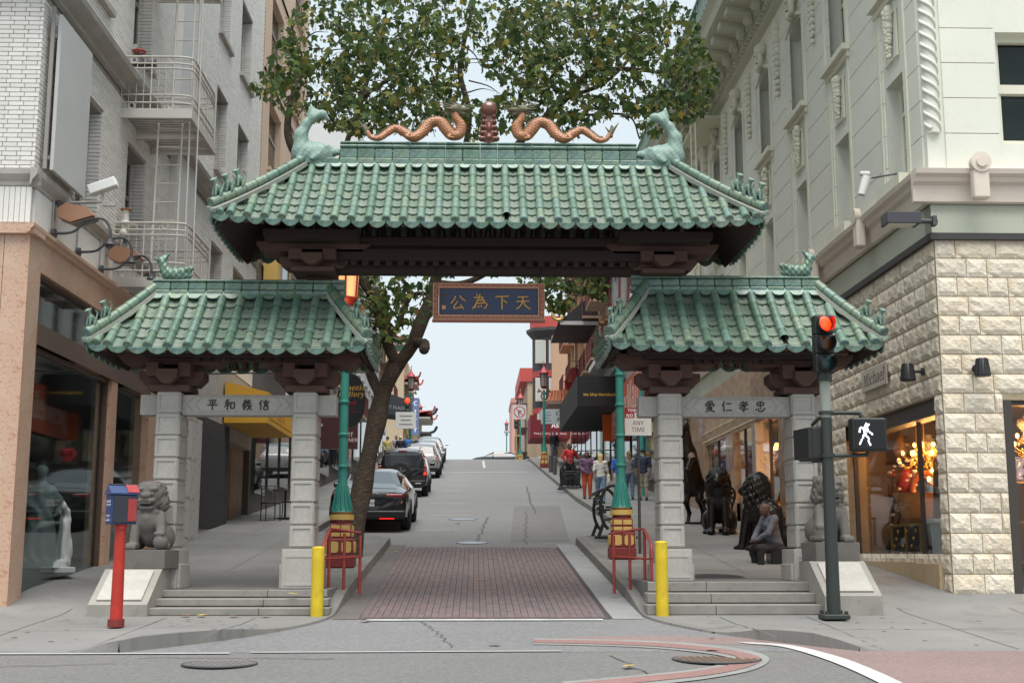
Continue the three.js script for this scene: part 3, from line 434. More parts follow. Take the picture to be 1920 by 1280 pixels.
let _bg; function beastGeo() { return _bg ??= nets(sdfOf([['e', 0, .10, 0, .045, .055, .06], ['c', 0, .08, -.03, 0, .17, .05, .04, .028], ['e', 0, .205, .065, .034, .036, .042], ['c', 0, .20, .09, 0, .192, .125, .02, .014], ['c', .025, .23, .05, .032, .26, .04, .01, .005], ['c', -.025, .23, .05, -.032, .26, .04, .01, .005], ['c', .028, .12, .04, .03, .0, .055, .018, .016], ['c', -.028, .12, .04, -.03, .0, .055, .018, .016], ['c', .035, .06, -.03, .04, .0, -.02, .026, .02], ['c', -.035, .06, -.03, -.04, .0, -.02, .026, .02], ['c', 0, .08, -.07, 0, .2, -.1, .016, .012], ['c', 0, .2, -.1, 0, .24, -.06, .012, .01]], .015), [-.09, -.03, -.14], [.09, .29, .16], .0085); }
const mainR = hipRoof({ x: 0, eh: 3.74, rh: 2.66, ze: 1.25, ye: 5.30, yr: 6.46, n: 32, rows: 5, pans: 7, ridge: [[.10, .05, .2], [.15, .175, .13], [.075, .285, .17], [.05, .345, .13]], hipN: 9, beasts: 3, bstep: .11, bs: 1.0, lift: .09, raf: 34, broken: 17, cut: .62 });
for (const s of [-1, 1]) hipRoof({ x: s * 3.53, eh: 1.86, rh: 1.24, ze: .98, ye: s < 0 ? 3.60 : 3.66, yr: s < 0 ? 4.50 : 4.60, n: 14, rows: 4, pans: 5, ridge: [[.09, .04, .18], [.11, .14, .12], [.06, .22, .15]], hipN: 7, beasts: 2, bstep: .2, bs: .95, lift: .05, raf: 22, broken: s > 0 ? 9 : -1, ext: -s });
// crown beam between the upper bracket sets, with its dentil row and soffit
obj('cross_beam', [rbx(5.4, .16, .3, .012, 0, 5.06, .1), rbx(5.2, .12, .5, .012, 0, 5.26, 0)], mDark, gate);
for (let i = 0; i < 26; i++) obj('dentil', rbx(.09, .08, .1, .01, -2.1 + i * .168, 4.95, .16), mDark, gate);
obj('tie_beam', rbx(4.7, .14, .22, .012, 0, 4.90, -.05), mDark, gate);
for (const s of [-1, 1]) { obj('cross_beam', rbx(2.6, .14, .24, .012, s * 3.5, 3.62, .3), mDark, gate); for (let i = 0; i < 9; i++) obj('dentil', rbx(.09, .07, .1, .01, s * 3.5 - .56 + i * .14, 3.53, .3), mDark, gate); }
// ridge ornaments
const mFish = M([.24, .35, .30], .5, { map: 'dirt', s: .35, bump: 'lumps', bs: .1, b: .006 });
for (const s of [-1, 1]) {
  const g = nets(sdfOf([['e', .30, .15, 0, .33, .165, .12], ['c', .42, .17, 0, .64, .18, 0, .13, .06], ['c', .42, .09, 0, .60, .05, 0, .09, .05], ['e', .12, .16, 0, .13, .16, .11], ['c', .11, .2, 0, .10, .44, 0, .125, .095], ['c', .10, .44, 0, .18, .62, 0, .095, .065], ['c', .18, .62, 0, .26, .71, 0, .065, .045], ['c', .27, .70, 0, .235, .92, 0, .06, .016], ['c', .28, .72, 0, .42, .77, 0, .06, .045], ['c', .42, .77, 0, .53, .66, 0, .045, .012], ['e', .29, .78, 0, .10, .07, .03], ['c', .13, .1, .08, .05, .0, .14, .05, .025], ['c', .36, .1, .1, .28, .04, .14, .05, .02], ['e', .50, .25, .08, .03, .03, .03], ['c', .2, .34, 0, .4, .3, 0, .03, .02], ['e', .66, .12, 0, .09, .025, .2, 'sub']], .05, (x, y, z) => .005 * Math.sin(x * 70 + y * 25) * Math.sin(y * 70)), [-.1, -.06, -.24], [.78, .98, .24], .018);
  const f = obj('fish_finial', g, mFish, gate); f.position.set(s * 2.86, 6.46, 0); f.scale.set(-s, 1, 1);
  // smaller beast-head finials on the side ridges
  const g2 = nets(sdfOf([['e', 0, .1, 0, .2, .12, .1], ['c', .1, .12, 0, .3, .2, 0, .09, .06], ['c', .12, .06, 0, .3, .08, 0, .07, .04], ['c', -.12, .12, 0, -.2, .34, 0, .1, .07], ['c', -.2, .34, 0, -.1, .46, 0, .07, .03], ['c', -.18, .3, 0, -.32, .4, 0, .05, .02]], .05, (x, y, z) => .012 * Math.sin(x * 60) * Math.sin(y * 50 + z * 30)), [-.42, -.06, -.16], [.42, .54, .16], .018);
  const q = obj('beast_finial', g2, mGlaze[0], gate); q.position.set(s * 4.53, s < 0 ? 4.72 : 4.82, 0); q.scale.set(-s * .82, .82, .82);
}
{ // two dragons and the pearl
  const mDrag = M([.44, .18, .08], .5, { map: 'dirt', s: .25, phys: { clearcoat: .3, clearcoatRoughness: .35 } }), mHead = M([.13, .115, .065], .6, { map: 'dirt', s: .2 }), mPearl = M([.17, .045, .025], .28, { map: 'dirt', s: .4, phys: { clearcoat: .8, clearcoatRoughness: .15 } });
  for (const s of [-1, 1]) {
    const d = thing('ridge_dragon', s < 0 ? 'orange glazed dragon on the main ridge, facing right toward the ball' : 'orange glazed dragon on the main ridge, facing left toward the ball', 'dragon', [0, 6.83, 0]); d.scale.y = .8;
    const path = [[-2.08, .17, 0], [-2.0, .05, .02], [-1.86, .03, .03], [-1.72, .14, 0], [-1.56, .24, -.02], [-1.38, .15, 0], [-1.22, .05, .03], [-1.06, .16, 0], [-.92, .34, -.02], [-.74, .37, 0], [-.6, .20, .02], [-.50, .10, .02], [-.38, .13, 0], [-.34, .3, 0], [-.42, .44, 0], [-.45, .54, 0]].map(([x, y, z]) => [-s * (-.5 + (x + .45) * .79), y, z]);
    const rad = (t) => .02 + .075 * Math.pow(Math.sin(PI * clamp(t * .9 + .04, 0, 1)), .55) * (.55 + .7 * t) * (t > .93 ? .85 : 1);
    obj('body', taperTube(path, rad, 12, 120), (() => { const m = mDrag.clone(); m.bumpMap = rep(tex(64, (u, v) => { const a = (v * 2) % 1, q = ((u * 2 + (Math.floor(v * 2) % 2) * .5) % 1) - .5; return 1 - Math.hypot(q * 1.3, a - .3); }, false), .1); m.bumpScale = .012; return m; })(), d);
    const c = new THREE.CatmullRomCurve3(path.map((p) => V(...p))), fins = []; for (let i = 6; i < 74; i++) { const t = i / 86, P = c.getPointAt(t), tg = c.getTangentAt(t), nn = V(-tg.y, tg.x, 0).multiplyScalar(s > 0 ? -1 : 1); if (nn.y < 0) nn.negate(); const g = new THREE.ConeGeometry(.02, .07, 4); g.applyQuaternion(new THREE.Quaternion().setFromUnitVectors(V(0, 1, 0), nn.clone().add(tg.clone().multiplyScalar(-.5)).normalize())); P.addScaledVector(nn, rad(t) + .015); fins.push(uvm(g.translate(P.x, P.y, P.z))); }
    obj('back_fins', fins, mHead, d);
    const hx = s * .45, hd = [['e', 0, .61, 0, .085, .075, .07], ['c', -.04, .6, 0, -.17, .61, 0, .06, .036], ['c', -.03, .55, 0, -.13, .53, 0, .04, .024], ['e', -.05, .65, .045, .025, .025, .02], ['e', -.05, .65, -.045, .025, .025, .02], ['c', .05, .66, .03, .22, .72, .06, .018, .006], ['c', .05, .66, -.03, .22, .72, -.06, .018, .006], ['c', .04, .6, .04, .2, .6, .1, .02, .008], ['c', .04, .6, -.04, .2, .6, -.1, .02, .008], ['c', 0, .68, .03, .1, .79, .05, .014, .006], ['c', 0, .68, -.03, .1, .79, -.05, .014, .006], ['c', -.12, .63, .02, -.26, .69, .05, .008, .004], ['c', .03, .55, 0, .16, .5, .03, .02, .008]];
    const hg = nets(sdfOf(hd, .02), [-.3, .42, -.16], [.28, .84, .16], .013); if (s < 0) mirrorX(hg); hg.translate(0, -.6, 0); hg.scale(1.1, 1.1, 1.1); hg.translate(s * .5, .60, 0); obj('head', hg, mHead, d);
    const tl = nets(sdfOf([['c', 0, .0, 0, .02, .2, 0, .035, .02], ['c', .02, .08, 0, .12, .26, .02, .03, .008], ['c', 0, .05, 0, -.08, .2, -.02, .025, .008]], .02), [-.14, -.05, -.08], [.2, .32, .08], .014); if (s < 0) mirrorX(tl); tl.translate(s * 1.80, .12, 0); obj('tail_tuft', tl, mHead, d);
    obj('leg', [0, 1].map((k) => { const lx = s * [.54, 1.15][k]; return merge([bar([lx, .12, .06], [lx + s * .06, .03, .13], .03, 7), bar([lx + s * .06, .03, .13], [lx - s * .03, 0, .17], .02, 6)]); }), mDrag, d);
  }
  const p = thing('flaming_ball', 'brown glazed ball on a carved scrolled stem at the middle of the ridge', 'ornament', [0, 6.82, 0]);
  obj('ball', sph(.125, 0, .50, 0, 1, 1, 1, 24), mPearl, p);
  obj('stem', nets(sdfOf([['c', 0, 0, 0, 0, .4, 0, .075, .055], ...[0, 1, 2, 3, 4].flatMap((k) => [-1, 1].map((q) => ['e', q * (.1 - k * .009), .05 + k * .085, 0, .06 - k * .004, .04, .07])), ['e', 0, .05, .06, .05, .04, .06], ['e', 0, .2, .05, .04, .06, .05]], .02), [-.22, -.05, -.16], [.22, .48, .16], .012), mPearl, p);
}
{ // hanging name board
  const b = thing('name_board', 'hanging blue name board with gold characters in a carved red frame', 'sign', [.005, 4.415, 0.05]);
  b.rotation.x = .06; // leans forward a little
  const mF = M([.36, .115, .075], .6, { map: 'dirt', s: .2 }), mB = M([.045, .065, .125], .6, { map: 'paint', s: .6 }), mG = M([.52, .29, .10], .45, { metal: .25 });
  obj('panel', bx(1.42, .40, .05), mB, b);
  obj('frame', [bx(1.60, .075, .10, 0, .225, 0), bx(1.60, .075, .10, 0, -.225, 0), bx(.075, .375, .10, -.7625, 0, 0), bx(.075, .375, .10, .7625, 0, 0), bx(1.62, .03, .13, 0, -.278, -.005)], mF, b);
  const sc = []; for (let i = 0; i < 46; i++) for (const y of [-.225, .225]) { const x = -.77 + i * .0342, g = new THREE.TorusGeometry(.016, .006, 5, 8, 4.4); g.rotateZ(i * 2.4); sc.push(uvm(g.translate(x, y, .052))); } for (let i = 0; i < 10; i++) for (const x of [-.7625, .7625]) { const g = new THREE.TorusGeometry(.016, .006, 5, 8, 4.4); g.rotateZ(i * 2.4); sc.push(uvm(g.translate(x, -.17 + i * .038, .052))); }
  obj('frame_carving', sc, M([.55, .27, .16], .6), b); obj('frame_bead', [frameGeo(1.44, .42, .012, .02).translate(0, 0, .05), frameGeo(1.60, .525, .01, .02).translate(0, 0, .05)], M([.6, .36, .22], .5), b);
  ['gong', 'wei', 'xia', 'tian'].forEach((k, i) => obj('character', glyph(k, .235, .0135, .036).translate([-.44, -.13, .19, .49][i], [-.01, 0, 0, 0][i], 0), mG, b));
  obj('signature', [glyph('xiao', .075, .005, .03).translate(-.645, .085, 0), glyph('ren', .06, .005, .03).translate(-.645, .0, 0)], M([.12, .08, .03], .6), b); obj('seal', bx(.055, .055, .02, -.645, -.085, .03), mG, b);
  for (const x of [-.75, .75]) obj('hanger', bar([x, .25, 0], [x, .62, 0], .008), mDark, b);
}
// ---------- buildings ----------
const glassM = (tint = [.9, .95, .95], o = {}) => { const m = new THREE.MeshPhysicalMaterial({ color: new THREE.Color().setRGB(...tint), roughness: .03, transmission: 1, thickness: 0, ior: 1.35, side: THREE.DoubleSide }); return m; };
const mShopGlass = glassM([.92, .95, .95]);
const mWinGlass = glassM([.45, .5, .5]);
const rect = (a, b, c, d) => [[a, c], [b, c], [b, d], [a, d]];
// wall along the hill street in plane x; sx=-1 for the left row (faces +x), +1 for the right row (faces -x); holes [z0,z1,y0,y1]
function wallX(name, parent, mat, x, s, z0, z1, y0, y1, holes = [], depth = .35) {
  const g = prism(rect(z0, z1, y0, y1), depth, 'zy', holes.map((h) => h.poly ?? rect(...h))); // spans x in [-depth,0]
  g.translate(s < 0 ? x : x + depth, 0, 0); return obj(name, g, mat, parent);
}
function winX(parent, x, s, [z0, z1, y0, y1], o = {}) { // a window set back in a wall of plane x
  const w = new THREE.Group(); w.name = 'window'; parent.add(w); const dx = s * (o.set ?? .2), X = x + dx, f = o.f ?? .055, m = o.mat ?? mFrame, zc = (z0 + z1) / 2, mid = lerp(y0, y1, o.mid ?? .62);
  obj('frame', [b2(X - .03, X + .03, y0, y0 + f, z0, z1), b2(X - .03, X + .03, y1 - f, y1, z0, z1), b2(X - .03, X + .03, y0 + f, y1 - f, z0, z0 + f), b2(X - .03, X + .03, y0 + f, y1 - f, z1 - f, z1), b2(X - .04, X + .04, mid - f * .6, mid + f * .6, z0 + f, z1 - f)], m, w);
  obj('pane', b2(X - .006, X + .006, y0 + f, mid - f * .6, z0 + f, z1 - f), o.glass ?? mWinGlass, w); obj('pane', b2(X - .006, X + .006, mid + f * .6, y1 - f, z0 + f, z1 - f), o.glass ?? mWinGlass, w);
  obj('blind', b2(X + s * .1 - .006, X + s * .1 + .006, y0, y1, z0, z1), mBlind, w);
  if (o.sill) obj('sill', b2(Math.min(x - s * .1, x + s * .18), Math.max(x - s * .1, x + s * .18), y0 - .1, y0, z0 - .08, z1 + .08), o.sillM ?? m, w);
  return w;
}
const mFrame = M([.30, .27, .25], .6), mRoomDark = M([.34, .25, .18], .7), mBlind = M([.46, .45, .42], .9);
const mBrick = [[.76, .73, .69], [.72, .69, .65], [.79, .76, .72]].map((c) => M(c, .75, { map: 'paint', s: 1.1, bump: 'grain', bs: .15, b: .002 }));
const mMortar = M([.40, .385, .37], .9, { map: 'dirt', s: 1 });
const mLedge = M([.52, .49, .455], .8, { map: 'conc', s: 1.2, bump: 'grain', bs: .2, b: .003 });
const mMarble = M([.57, .435, .345], .42, { map: 'marble', s: .9, phys: { clearcoat: .3, clearcoatRoughness: .2 } });
const mBrownFrame = M([.115, .068, .05], .4, { map: 'dirt', s: 1 });

{ // white brick building with a marble shop front, left corner
  const B = thing('corner_building', 'white painted brick building over a pink marble shop front, left corner', 'building');
  const X = -6.3, YB = 5.3;
  const wins = []; // upper windows on the hill-street side: [z0,z1,y0,y1]
  for (const y of [6.1, 9.75, 13.1]) for (const [a, b] of [[-2.15, -.95], [-4.9, -3.65], [-12.15, -10.8], [-15.05, -13.5]]) wins.push([a, b, y, y + (y < 7 ? 1.85 : 2.0)]);
  wallX('wall', B, mMortar, X - .035, -1, -16.9, .80, YB, 17, wins, .4);
  obj('wall', [b2(X - 9, X - .4, 5.3, 17, -16.9, .5), b2(X - 9, X - 3.2, -1, 5.3, -6.45, .5), b2(X - 9, X - .5, -1, 5.3, -16.9, -6.45)], mMortar, B); obj('wall', b2(-20, X - .036, YB, 17, .5, .815), mMortar, B);
  // bricks: real little blocks; those round the corner singly
  const bw = .205, bh = .066, bg = uvm(new RoundedBoxGeometry(.05, bh - .008, bw - .008, 1, .004)), bf = uvm(new RoundedBoxGeometry(bw - .008, bh - .008, .05, 1, .004)), mt = [[], [], []], mf = [[], [], []]; let single = 0;
  for (let j = 0, y = YB + .62; y < 16.9; j++, y += bh) {
    if (Math.abs(y - 8.85) < .28) continue;
    for (let i = 0, z = (j % 2 ? .69 : .745); z > -16.8; i++, z -= bw) { const w = wins.find(([a, b, c, d]) => z + bw / 2 > a && z - bw / 2 < b && y > c - .03 && y < d + .03), put = (z0, z1) => z1 - z0 > .025 && mt[rnd() * 3 | 0].push(new THREE.Matrix4().makeScale(1, 1, (z1 - z0) / bw).setPosition(X - .022 + rr(-.002, .002), y, (z0 + z1) / 2)); if (!w) put(z - bw / 2, z + bw / 2); else { put(z - bw / 2, w[0]); put(w[1], z + bw / 2); } }
    for (let i = 0, x = (j % 2 ? X - .1 : X - .152); x > X - 1.9; i++, x -= bw) { if (single < 300 && i < 4) { single++; const m = obj('brick', bf, mBrick[rnd() * 3 | 0], B); m.position.set(x, y, .822); } else mf[rnd() * 3 | 0].push(new THREE.Matrix4().setPosition(x, y, .822)); }
  }
  for (const [a, b, c, d] of wins) for (let y = c + .03; y < d; y += bh) for (let k = 0; k < 2; k++) mf[rnd() * 3 | 0].push(new THREE.Matrix4().setPosition(X - .11 - k * bw, y, a - .004 + .0)); // reveals facing the cross street
  mt.forEach((l, i) => inst('brickwork', bg, mBrick[i], l, B)); mf.forEach((l, i) => inst('brickwork', bf, mBrick[i], l, B));
  for (const w of wins) winX(B, X, -1, w, { set: .3, sill: true, sillM: mLedge });
  // soldier panels, ledges
  const g = []; for (let z = .7; z > -16.7; z -= .075) g.push(bx(.05, .5, .067, X - .02, YB + .29, z)); for (let x = X - .05; x > X - 1.9; x -= .075) g.push(bx(.067, .5, .05, x, YB + .29, .825)); stuff(obj('soldier_course', g, mBrick[2], B));
  const mould = (y, k, z1 = -16.9) => { const pr = [[0, 0], [.05 * k, .02], [.06 * k, .07], [.12 * k, .1], [.22 * k, .16], [.24 * k, .24], [0, .26]]; const a = prism(pr, Math.abs(z1 - .85) + .24 * k, 'xy'); a.translate(X - .01, y, z1); const b = prism(pr.map(([p, q]) => [p, q]), 14, 'zy').translate(X + .24 * k - .001, y + .001, .84); obj('ledge', [a, b], mLedge, B); };
  mould(5.84, .45); mould(8.72, 1.35);
  // marble base
  const holes = [[-3.42, .36, 4.02, 4.72], [-3.42, .18, .62, 3.72], [-5.75, -3.78, .8, 3.72], [-5.75, -3.78, 4.02, 4.72]];
  wallX('marble_front', B, mMarble, X + .01, -1, -6.6, .86, -.4, 5.16, [[[-3.42, .55], [.36, .2], [.36, 3.72], [-3.42, 3.72]], rect(-3.42, .36, 4.02, 4.74), [[-5.9, .78], [-3.75, .58], [-3.75, 3.72], [-5.9, 3.72]], rect(-5.9, -3.75, 4.02, 4.74)].map((poly) => ({ poly })), .34);
  obj('marble_corner', [b2(-20, X - .34, -.5, 5.16, .52, .855)], mMarble, B);
  obj('marble_cornice', [prism([[0, 0], [.04, .02], [.05, .06], [.09, .09], [.09, .14], [0, .14]], 7.6, 'xy').translate(X + .01, 5.16, -6.6), b2(-20, X + .095, 5.163, 5.303, .5, .945)], mMarble, B);
  obj('transom_beam', b2(X - .2, X + .03, 3.72, 4.02, -5.9, .36), mBrownFrame, B);
  const pane = (poly) => prism(poly, .012, 'zy').translate(X - .12, 0, 0), mDimGlass = glassM([.72, .78, .78]);
  const SW = new THREE.Group(); SW.name = 'display_window'; B.add(SW);
  obj('pane', pane([[-3.42, .60], [.36, .25], [.36, 3.72], [-3.42, 3.72]]), mDimGlass, SW); obj('pane', pane(rect(-3.42, .36, 4.02, 4.74)), mDimGlass, SW);
  obj('pane', pane([[-5.9, .82], [-3.75, .62], [-3.75, 3.72], [-5.9, 3.72]]), mDimGlass, SW); obj('pane', pane(rect(-5.9, -3.75, 4.02, 4.74)), mDimGlass, SW);
  obj('frame', [prism([[-3.42, .55], [.36, .2], [.36, .26], [-3.42, .62]], .1, 'zy').translate(X - .06, 0, 0), b2(X - .16, X - .06, .2, 3.72, .30, .36), b2(X - .16, X - .06, .5, 3.72, -3.42, -3.36), b2(X - .16, X - .06, 3.66, 3.72, -3.42, .36), b2(X - .16, X - .06, 4.02, 4.06, -3.42, .36), b2(X - .16, X - .06, 4.70, 4.74, -3.42, .36)], mBrownFrame, SW);
  // room behind the glass
  obj('shop_room', [b2(X - 3.2, X - 3.15, -.2, 5, -6.4, .5), b2(X - 3.2, X - .35, 4.9, 5, -6.4, .5), b2(X - 3.2, X - .35, -.2, .25, -6.4, .5), b2(X - 3.2, X - .35, -.2, 5, -6.45, -6.4)], M([.16, .15, .14], .9), B);
  obj('display_plinth', b2(X - 1.1, X - .3, .24, .60, -3.2, .2), M([.30, .33, .35], .6), B);
  // sign board, pipes
  const bd = thing('blank_sign_board', 'blank pale grey board fixed upright on the white brick wall', 'sign board', [X, 0, 0]); obj('board', b2(.14, .19, 6.15, 8.45, -.82, .64), M([.52, .515, .50], .5, { map: 'paint', s: 2 }), bd); obj('rail', [b2(.02, .13, 6.3, 6.36, .55, .64), b2(.02, .13, 8.1, 8.16, .55, .64), b2(.06, .11, 6.15, 8.55, .66, .7)], mFrame, bd);
  // storefronts farther along the same side
  const st = [b2(X - .3, X + .02, -.2, 4.9, -16.9, -6.6)]; obj('rear_wall', b2(X - .5, X - .3, -.2, 5.3, -16.9, -6.6), M([.42, .39, .35], .9, { map: 'conc', s: 2 }), B);
  obj('lower_wall', b2(X - .3, X, 3.6, 5.3, -16.9, -6.6), M([.46, .43, .40], .85, { map: 'conc', s: 2 }), B);
  const pil = obj('marble_pier', [b2(X - .3, X + .35, .5, 3.6, -9.0, -8.1)], M([.62, .60, .58], .5, { map: 'greym', s: .8 }), B);
  obj('roller_shutter', Array.from({ length: 44 }, (_, i) => bx(.04, .055, 1.4, X - .1 + (i % 2) * .012, .8 + i * .062, -7.35)), M([.13, .13, .135], .6, { metal: .3 }), B);
  obj('timber_door', [b2(X - .24, X - .18, 1.2, 3.6, -16.8, -9), ...[-9.5, -11, -12.5, -14, -15.5].map((z) => b2(X - .18, X - .15, 1.3, 3.5, z - .6, z + .6))], M([.36, .24, .15], .6, { map: 'bark', s: 1 }), B);
  const gr = []; for (let i = 0; i < 40; i++) gr.push(bx(.025, 2.5, .025, X + .05, 2.6 + .07 * i * .19 * .09, -9.2 - i * .11)); obj('folding_grille', gr, mIron, B);
  obj('smooth_chase', b2(X - .02, X + .14, 5.9, 17, -8.3, -6.7), M([.58, .57, .56], .7, { map: 'paint', s: 2 }), B);
}
function lampGoose(x, y, z, label) { const t = thing('gooseneck_lamp', label, 'wall lamp', [x, y, z], 0, 'gooseneck lamps over the marble front'); obj('base', cyl(.07, .07, .05).rotateZ(-PI / 2), mIron, t); obj('arm', tube([[.04, 0, 0], [.3, .03, 0], [.5, .2, 0], [.72, .22, 0], [.82, .08, 0], [.83, -.08, 0]], .02, 8, 30), mIron, t); obj('lamp_head', [cyl(.06, .045, .06, .83, -.14, 0), cyl(.075, .06, .03, .83, -.16, 0)], mIron, t); obj('conduit', bar([.0, 0, 0], [.0, .85, 0], .012), mLedge, t); }
[['nearest the corner', .05], ['second from the corner', -1.1], ['third from the corner', -2.3], ['beside the lower fire escape', -3.45]].forEach(([w, z]) => lampGoose(-6.27, 5.38, z, 'black gooseneck lamp over the marble front, ' + w));
function flood(x, y, z, label) { const t = thing('flood_lamp', label, 'flood lamp', [x, y, z], 0, 'brown flood lamps on the white wall'); obj('housing', prism([[0, .02], [.12, .1], [.42, .04], [.52, -.08], [.2, -.18], [0, -.1]], .34).translate(0, 0, -.17), M([.33, .17, .10], .5), t); obj('lens', bx(.3, .012, .24).rotateZ(.28).translate(.36, -.148, 0), M([.25, .25, .25], .2), t); obj('mount', [bx(.05, .22, .1, -.02, .06, 0), bx(.1, .05, .05, -.03, .14, 0)], mIron, t); }
flood(-6.2, 5.72, -.05, 'brown flood lamp on the soldier bricks close to the corner'); flood(-6.2, 5.72, -2.65, 'brown flood lamp just before the lower fire escape');
{ const c = thing('security_camera', 'white security camera on a bracket under the blank board', 'camera', [-6.2, 5.95, -.35]); obj('housing', rbx(.42, .15, .17, .02).rotateZ(.35).translate(.5, .25, 0), M([.72, .72, .70], .5), c); obj('arm', [bar([0, 0, 0], [.6, .02, 0], .018), bar([.5, .02, 0], [.5, .2, 0], .02), bx(.08, .12, .1, 0, 0, 0), bx(.2, .06, .05, .6, -.02, 0)], mLedge, c);
  const v = thing('standpipe_valve', 'grey standpipe valve with a red wheel on white brick', 'valve', [-6.1, 9.3, -3.35]); obj('body', [sph(.1), bar([-.2, 0, 0], [.25, 0, 0], .05, 10), cyl(.05, .04, .2), bar([.22, 0, 0], [.3, 0, 0], .075, 10)], mIron, v); obj('hand_wheel', [uvm(new THREE.TorusGeometry(.1, .018, 6, 16).rotateX(PI / 2).translate(0, .22, 0)), bar([-.1, .22, 0], [.1, .22, 0], .01), bar([0, .22, -.1], [0, .22, .1], .01)], M([.35, .03, .02], .5), v);
  const w = thing('wall_valve', 'cream painted valve with a rusty wheel beside the lower fire escape', 'valve', [-6.15, 6.35, -3.2]); obj('body', [sph(.1), bar([-.2, 0, 0], [.2, 0, 0], .06, 10), cyl(.06, .05, .25), sph(.08, 0, -.15, .06)], M([.62, .60, .52], .6), w); obj('hand_wheel', uvm(new THREE.TorusGeometry(.08, .016, 6, 14).rotateX(PI / 2).translate(0, .27, 0)), M([.30, .12, .05], .7), w); }
{ // fire escape
  const F = thing('fire_escape', 'white painted iron fire escape with railed balconies and ladders on the brick wall', 'fire escape'), mI = M([.55, .52, .47], .6, { map: 'paint', s: .5 }), mI2 = M([.32, .29, .26], .7, { map: 'dirt', s: .5 });
  for (const y of [5.42, 8.38, 11.4]) {
    const z0 = -5.15, z1 = -3.1, x0 = -6.3, x1 = -5.1, b = new THREE.Group(); b.name = 'balcony'; F.add(b);
    const sl = []; for (let i = 0; i < 16; i++) sl.push(bx(x1 - x0, .025, .05, (x0 + x1) / 2, y - .02, z0 + .07 + i * .127)); obj('floor_slats', sl, mI2, b);
    obj('edge_beam', [b2(x0, x1, y - .16, y + .01, z1 - .02, z1 + .02), b2(x0, x1, y - .16, y + .01, z0 - .02, z0 + .02), b2(x1 - .02, x1 + .02, y - .158, y + .012, z0, z1), b2(x0, x1, y - .2, y - .05, -4.2, -4.1)], mI, b);
    const rail = (h, r = .016) => tube([[x0, y + h, z1], [x1 - .25, y + h, z1], [x1 - .03, y + h, z1 - .06], [x1, y + h, z1 - .28], [x1, y + h, z0 + .28], [x1 - .03, y + h, z0 + .06], [x1 - .25, y + h, z0], [x0, y + h, z0]], r, 6, 60, false, .1);
    obj('rail', [rail(.12), rail(.26), rail(.74), rail(.83), rail(.95, .02)], mI, b);
    const v = []; for (let i = 0; i < 8; i++) { v.push(bar([lerp(x0, x1 - .2, i / 8), y, z1], [lerp(x0, x1 - .2, i / 8), y + .95, z1], i % 4 ? .007 : .014, 5)); } for (let i = 1; i < 16; i++) v.push(bar([x1, y, lerp(z1, z0, i / 16)], [x1, y + .95, lerp(z1, z0, i / 16)], i % 5 ? .007 : .014, 5)); for (let k = 0; k < 4; k++) for (let i = 0; i < 4; i++) v.push(bar([x0 + .3, y + .32 + i * .11, z1], [x1 - .45, y + .32 + i * .11, z1], .006, 4)); obj('baluster', v, mI, b);
    for (const [rx, rz] of [[x0 + .18, z1], [x1 - .35, z1]]) for (const h of [.06, .89]) { const g = uvm(new THREE.TorusGeometry(.05, .013, 6, 14).translate(rx, y + h, rz)); obj('rosette', g, mI, b); }
  }
  for (const [y0, y1, xs, z] of [[2.7 + 2.8, 8.4, -5.55, -3.6], [8.4, 11.6, -5.35, -3.75], [11.4, 15, -5.35, -3.75]]) { const l = new THREE.Group(); l.name = 'ladder'; F.add(l); const w = .42; obj('stile', bar([xs - w / 2, y0, z + .12], [xs - w / 2 - .06, y1 + .2, z - .2], .022), mI, l); obj('stile', bar([xs + w / 2, y0, z + .12], [xs + w / 2 - .06, y1 + .2, z - .2], .022), mI, l); for (let k = 1; k < 9; k++) { const t = k / 9, y = lerp(y0, y1 + .2, t), zz = lerp(z + .12, z - .2, t), dx = -.06 * t; obj('rung', bar([xs - w / 2 + dx, y, zz], [xs + w / 2 + dx, y, zz], .012), mI, l); } }
  obj('guide_pole', [bar([-5.2, 5.4, -3.5], [-5.25, 15, -3.7], .018), bar([-5.05, 5.4, -3.5], [-5.12, 15, -3.7], .014)], mI, F);
}
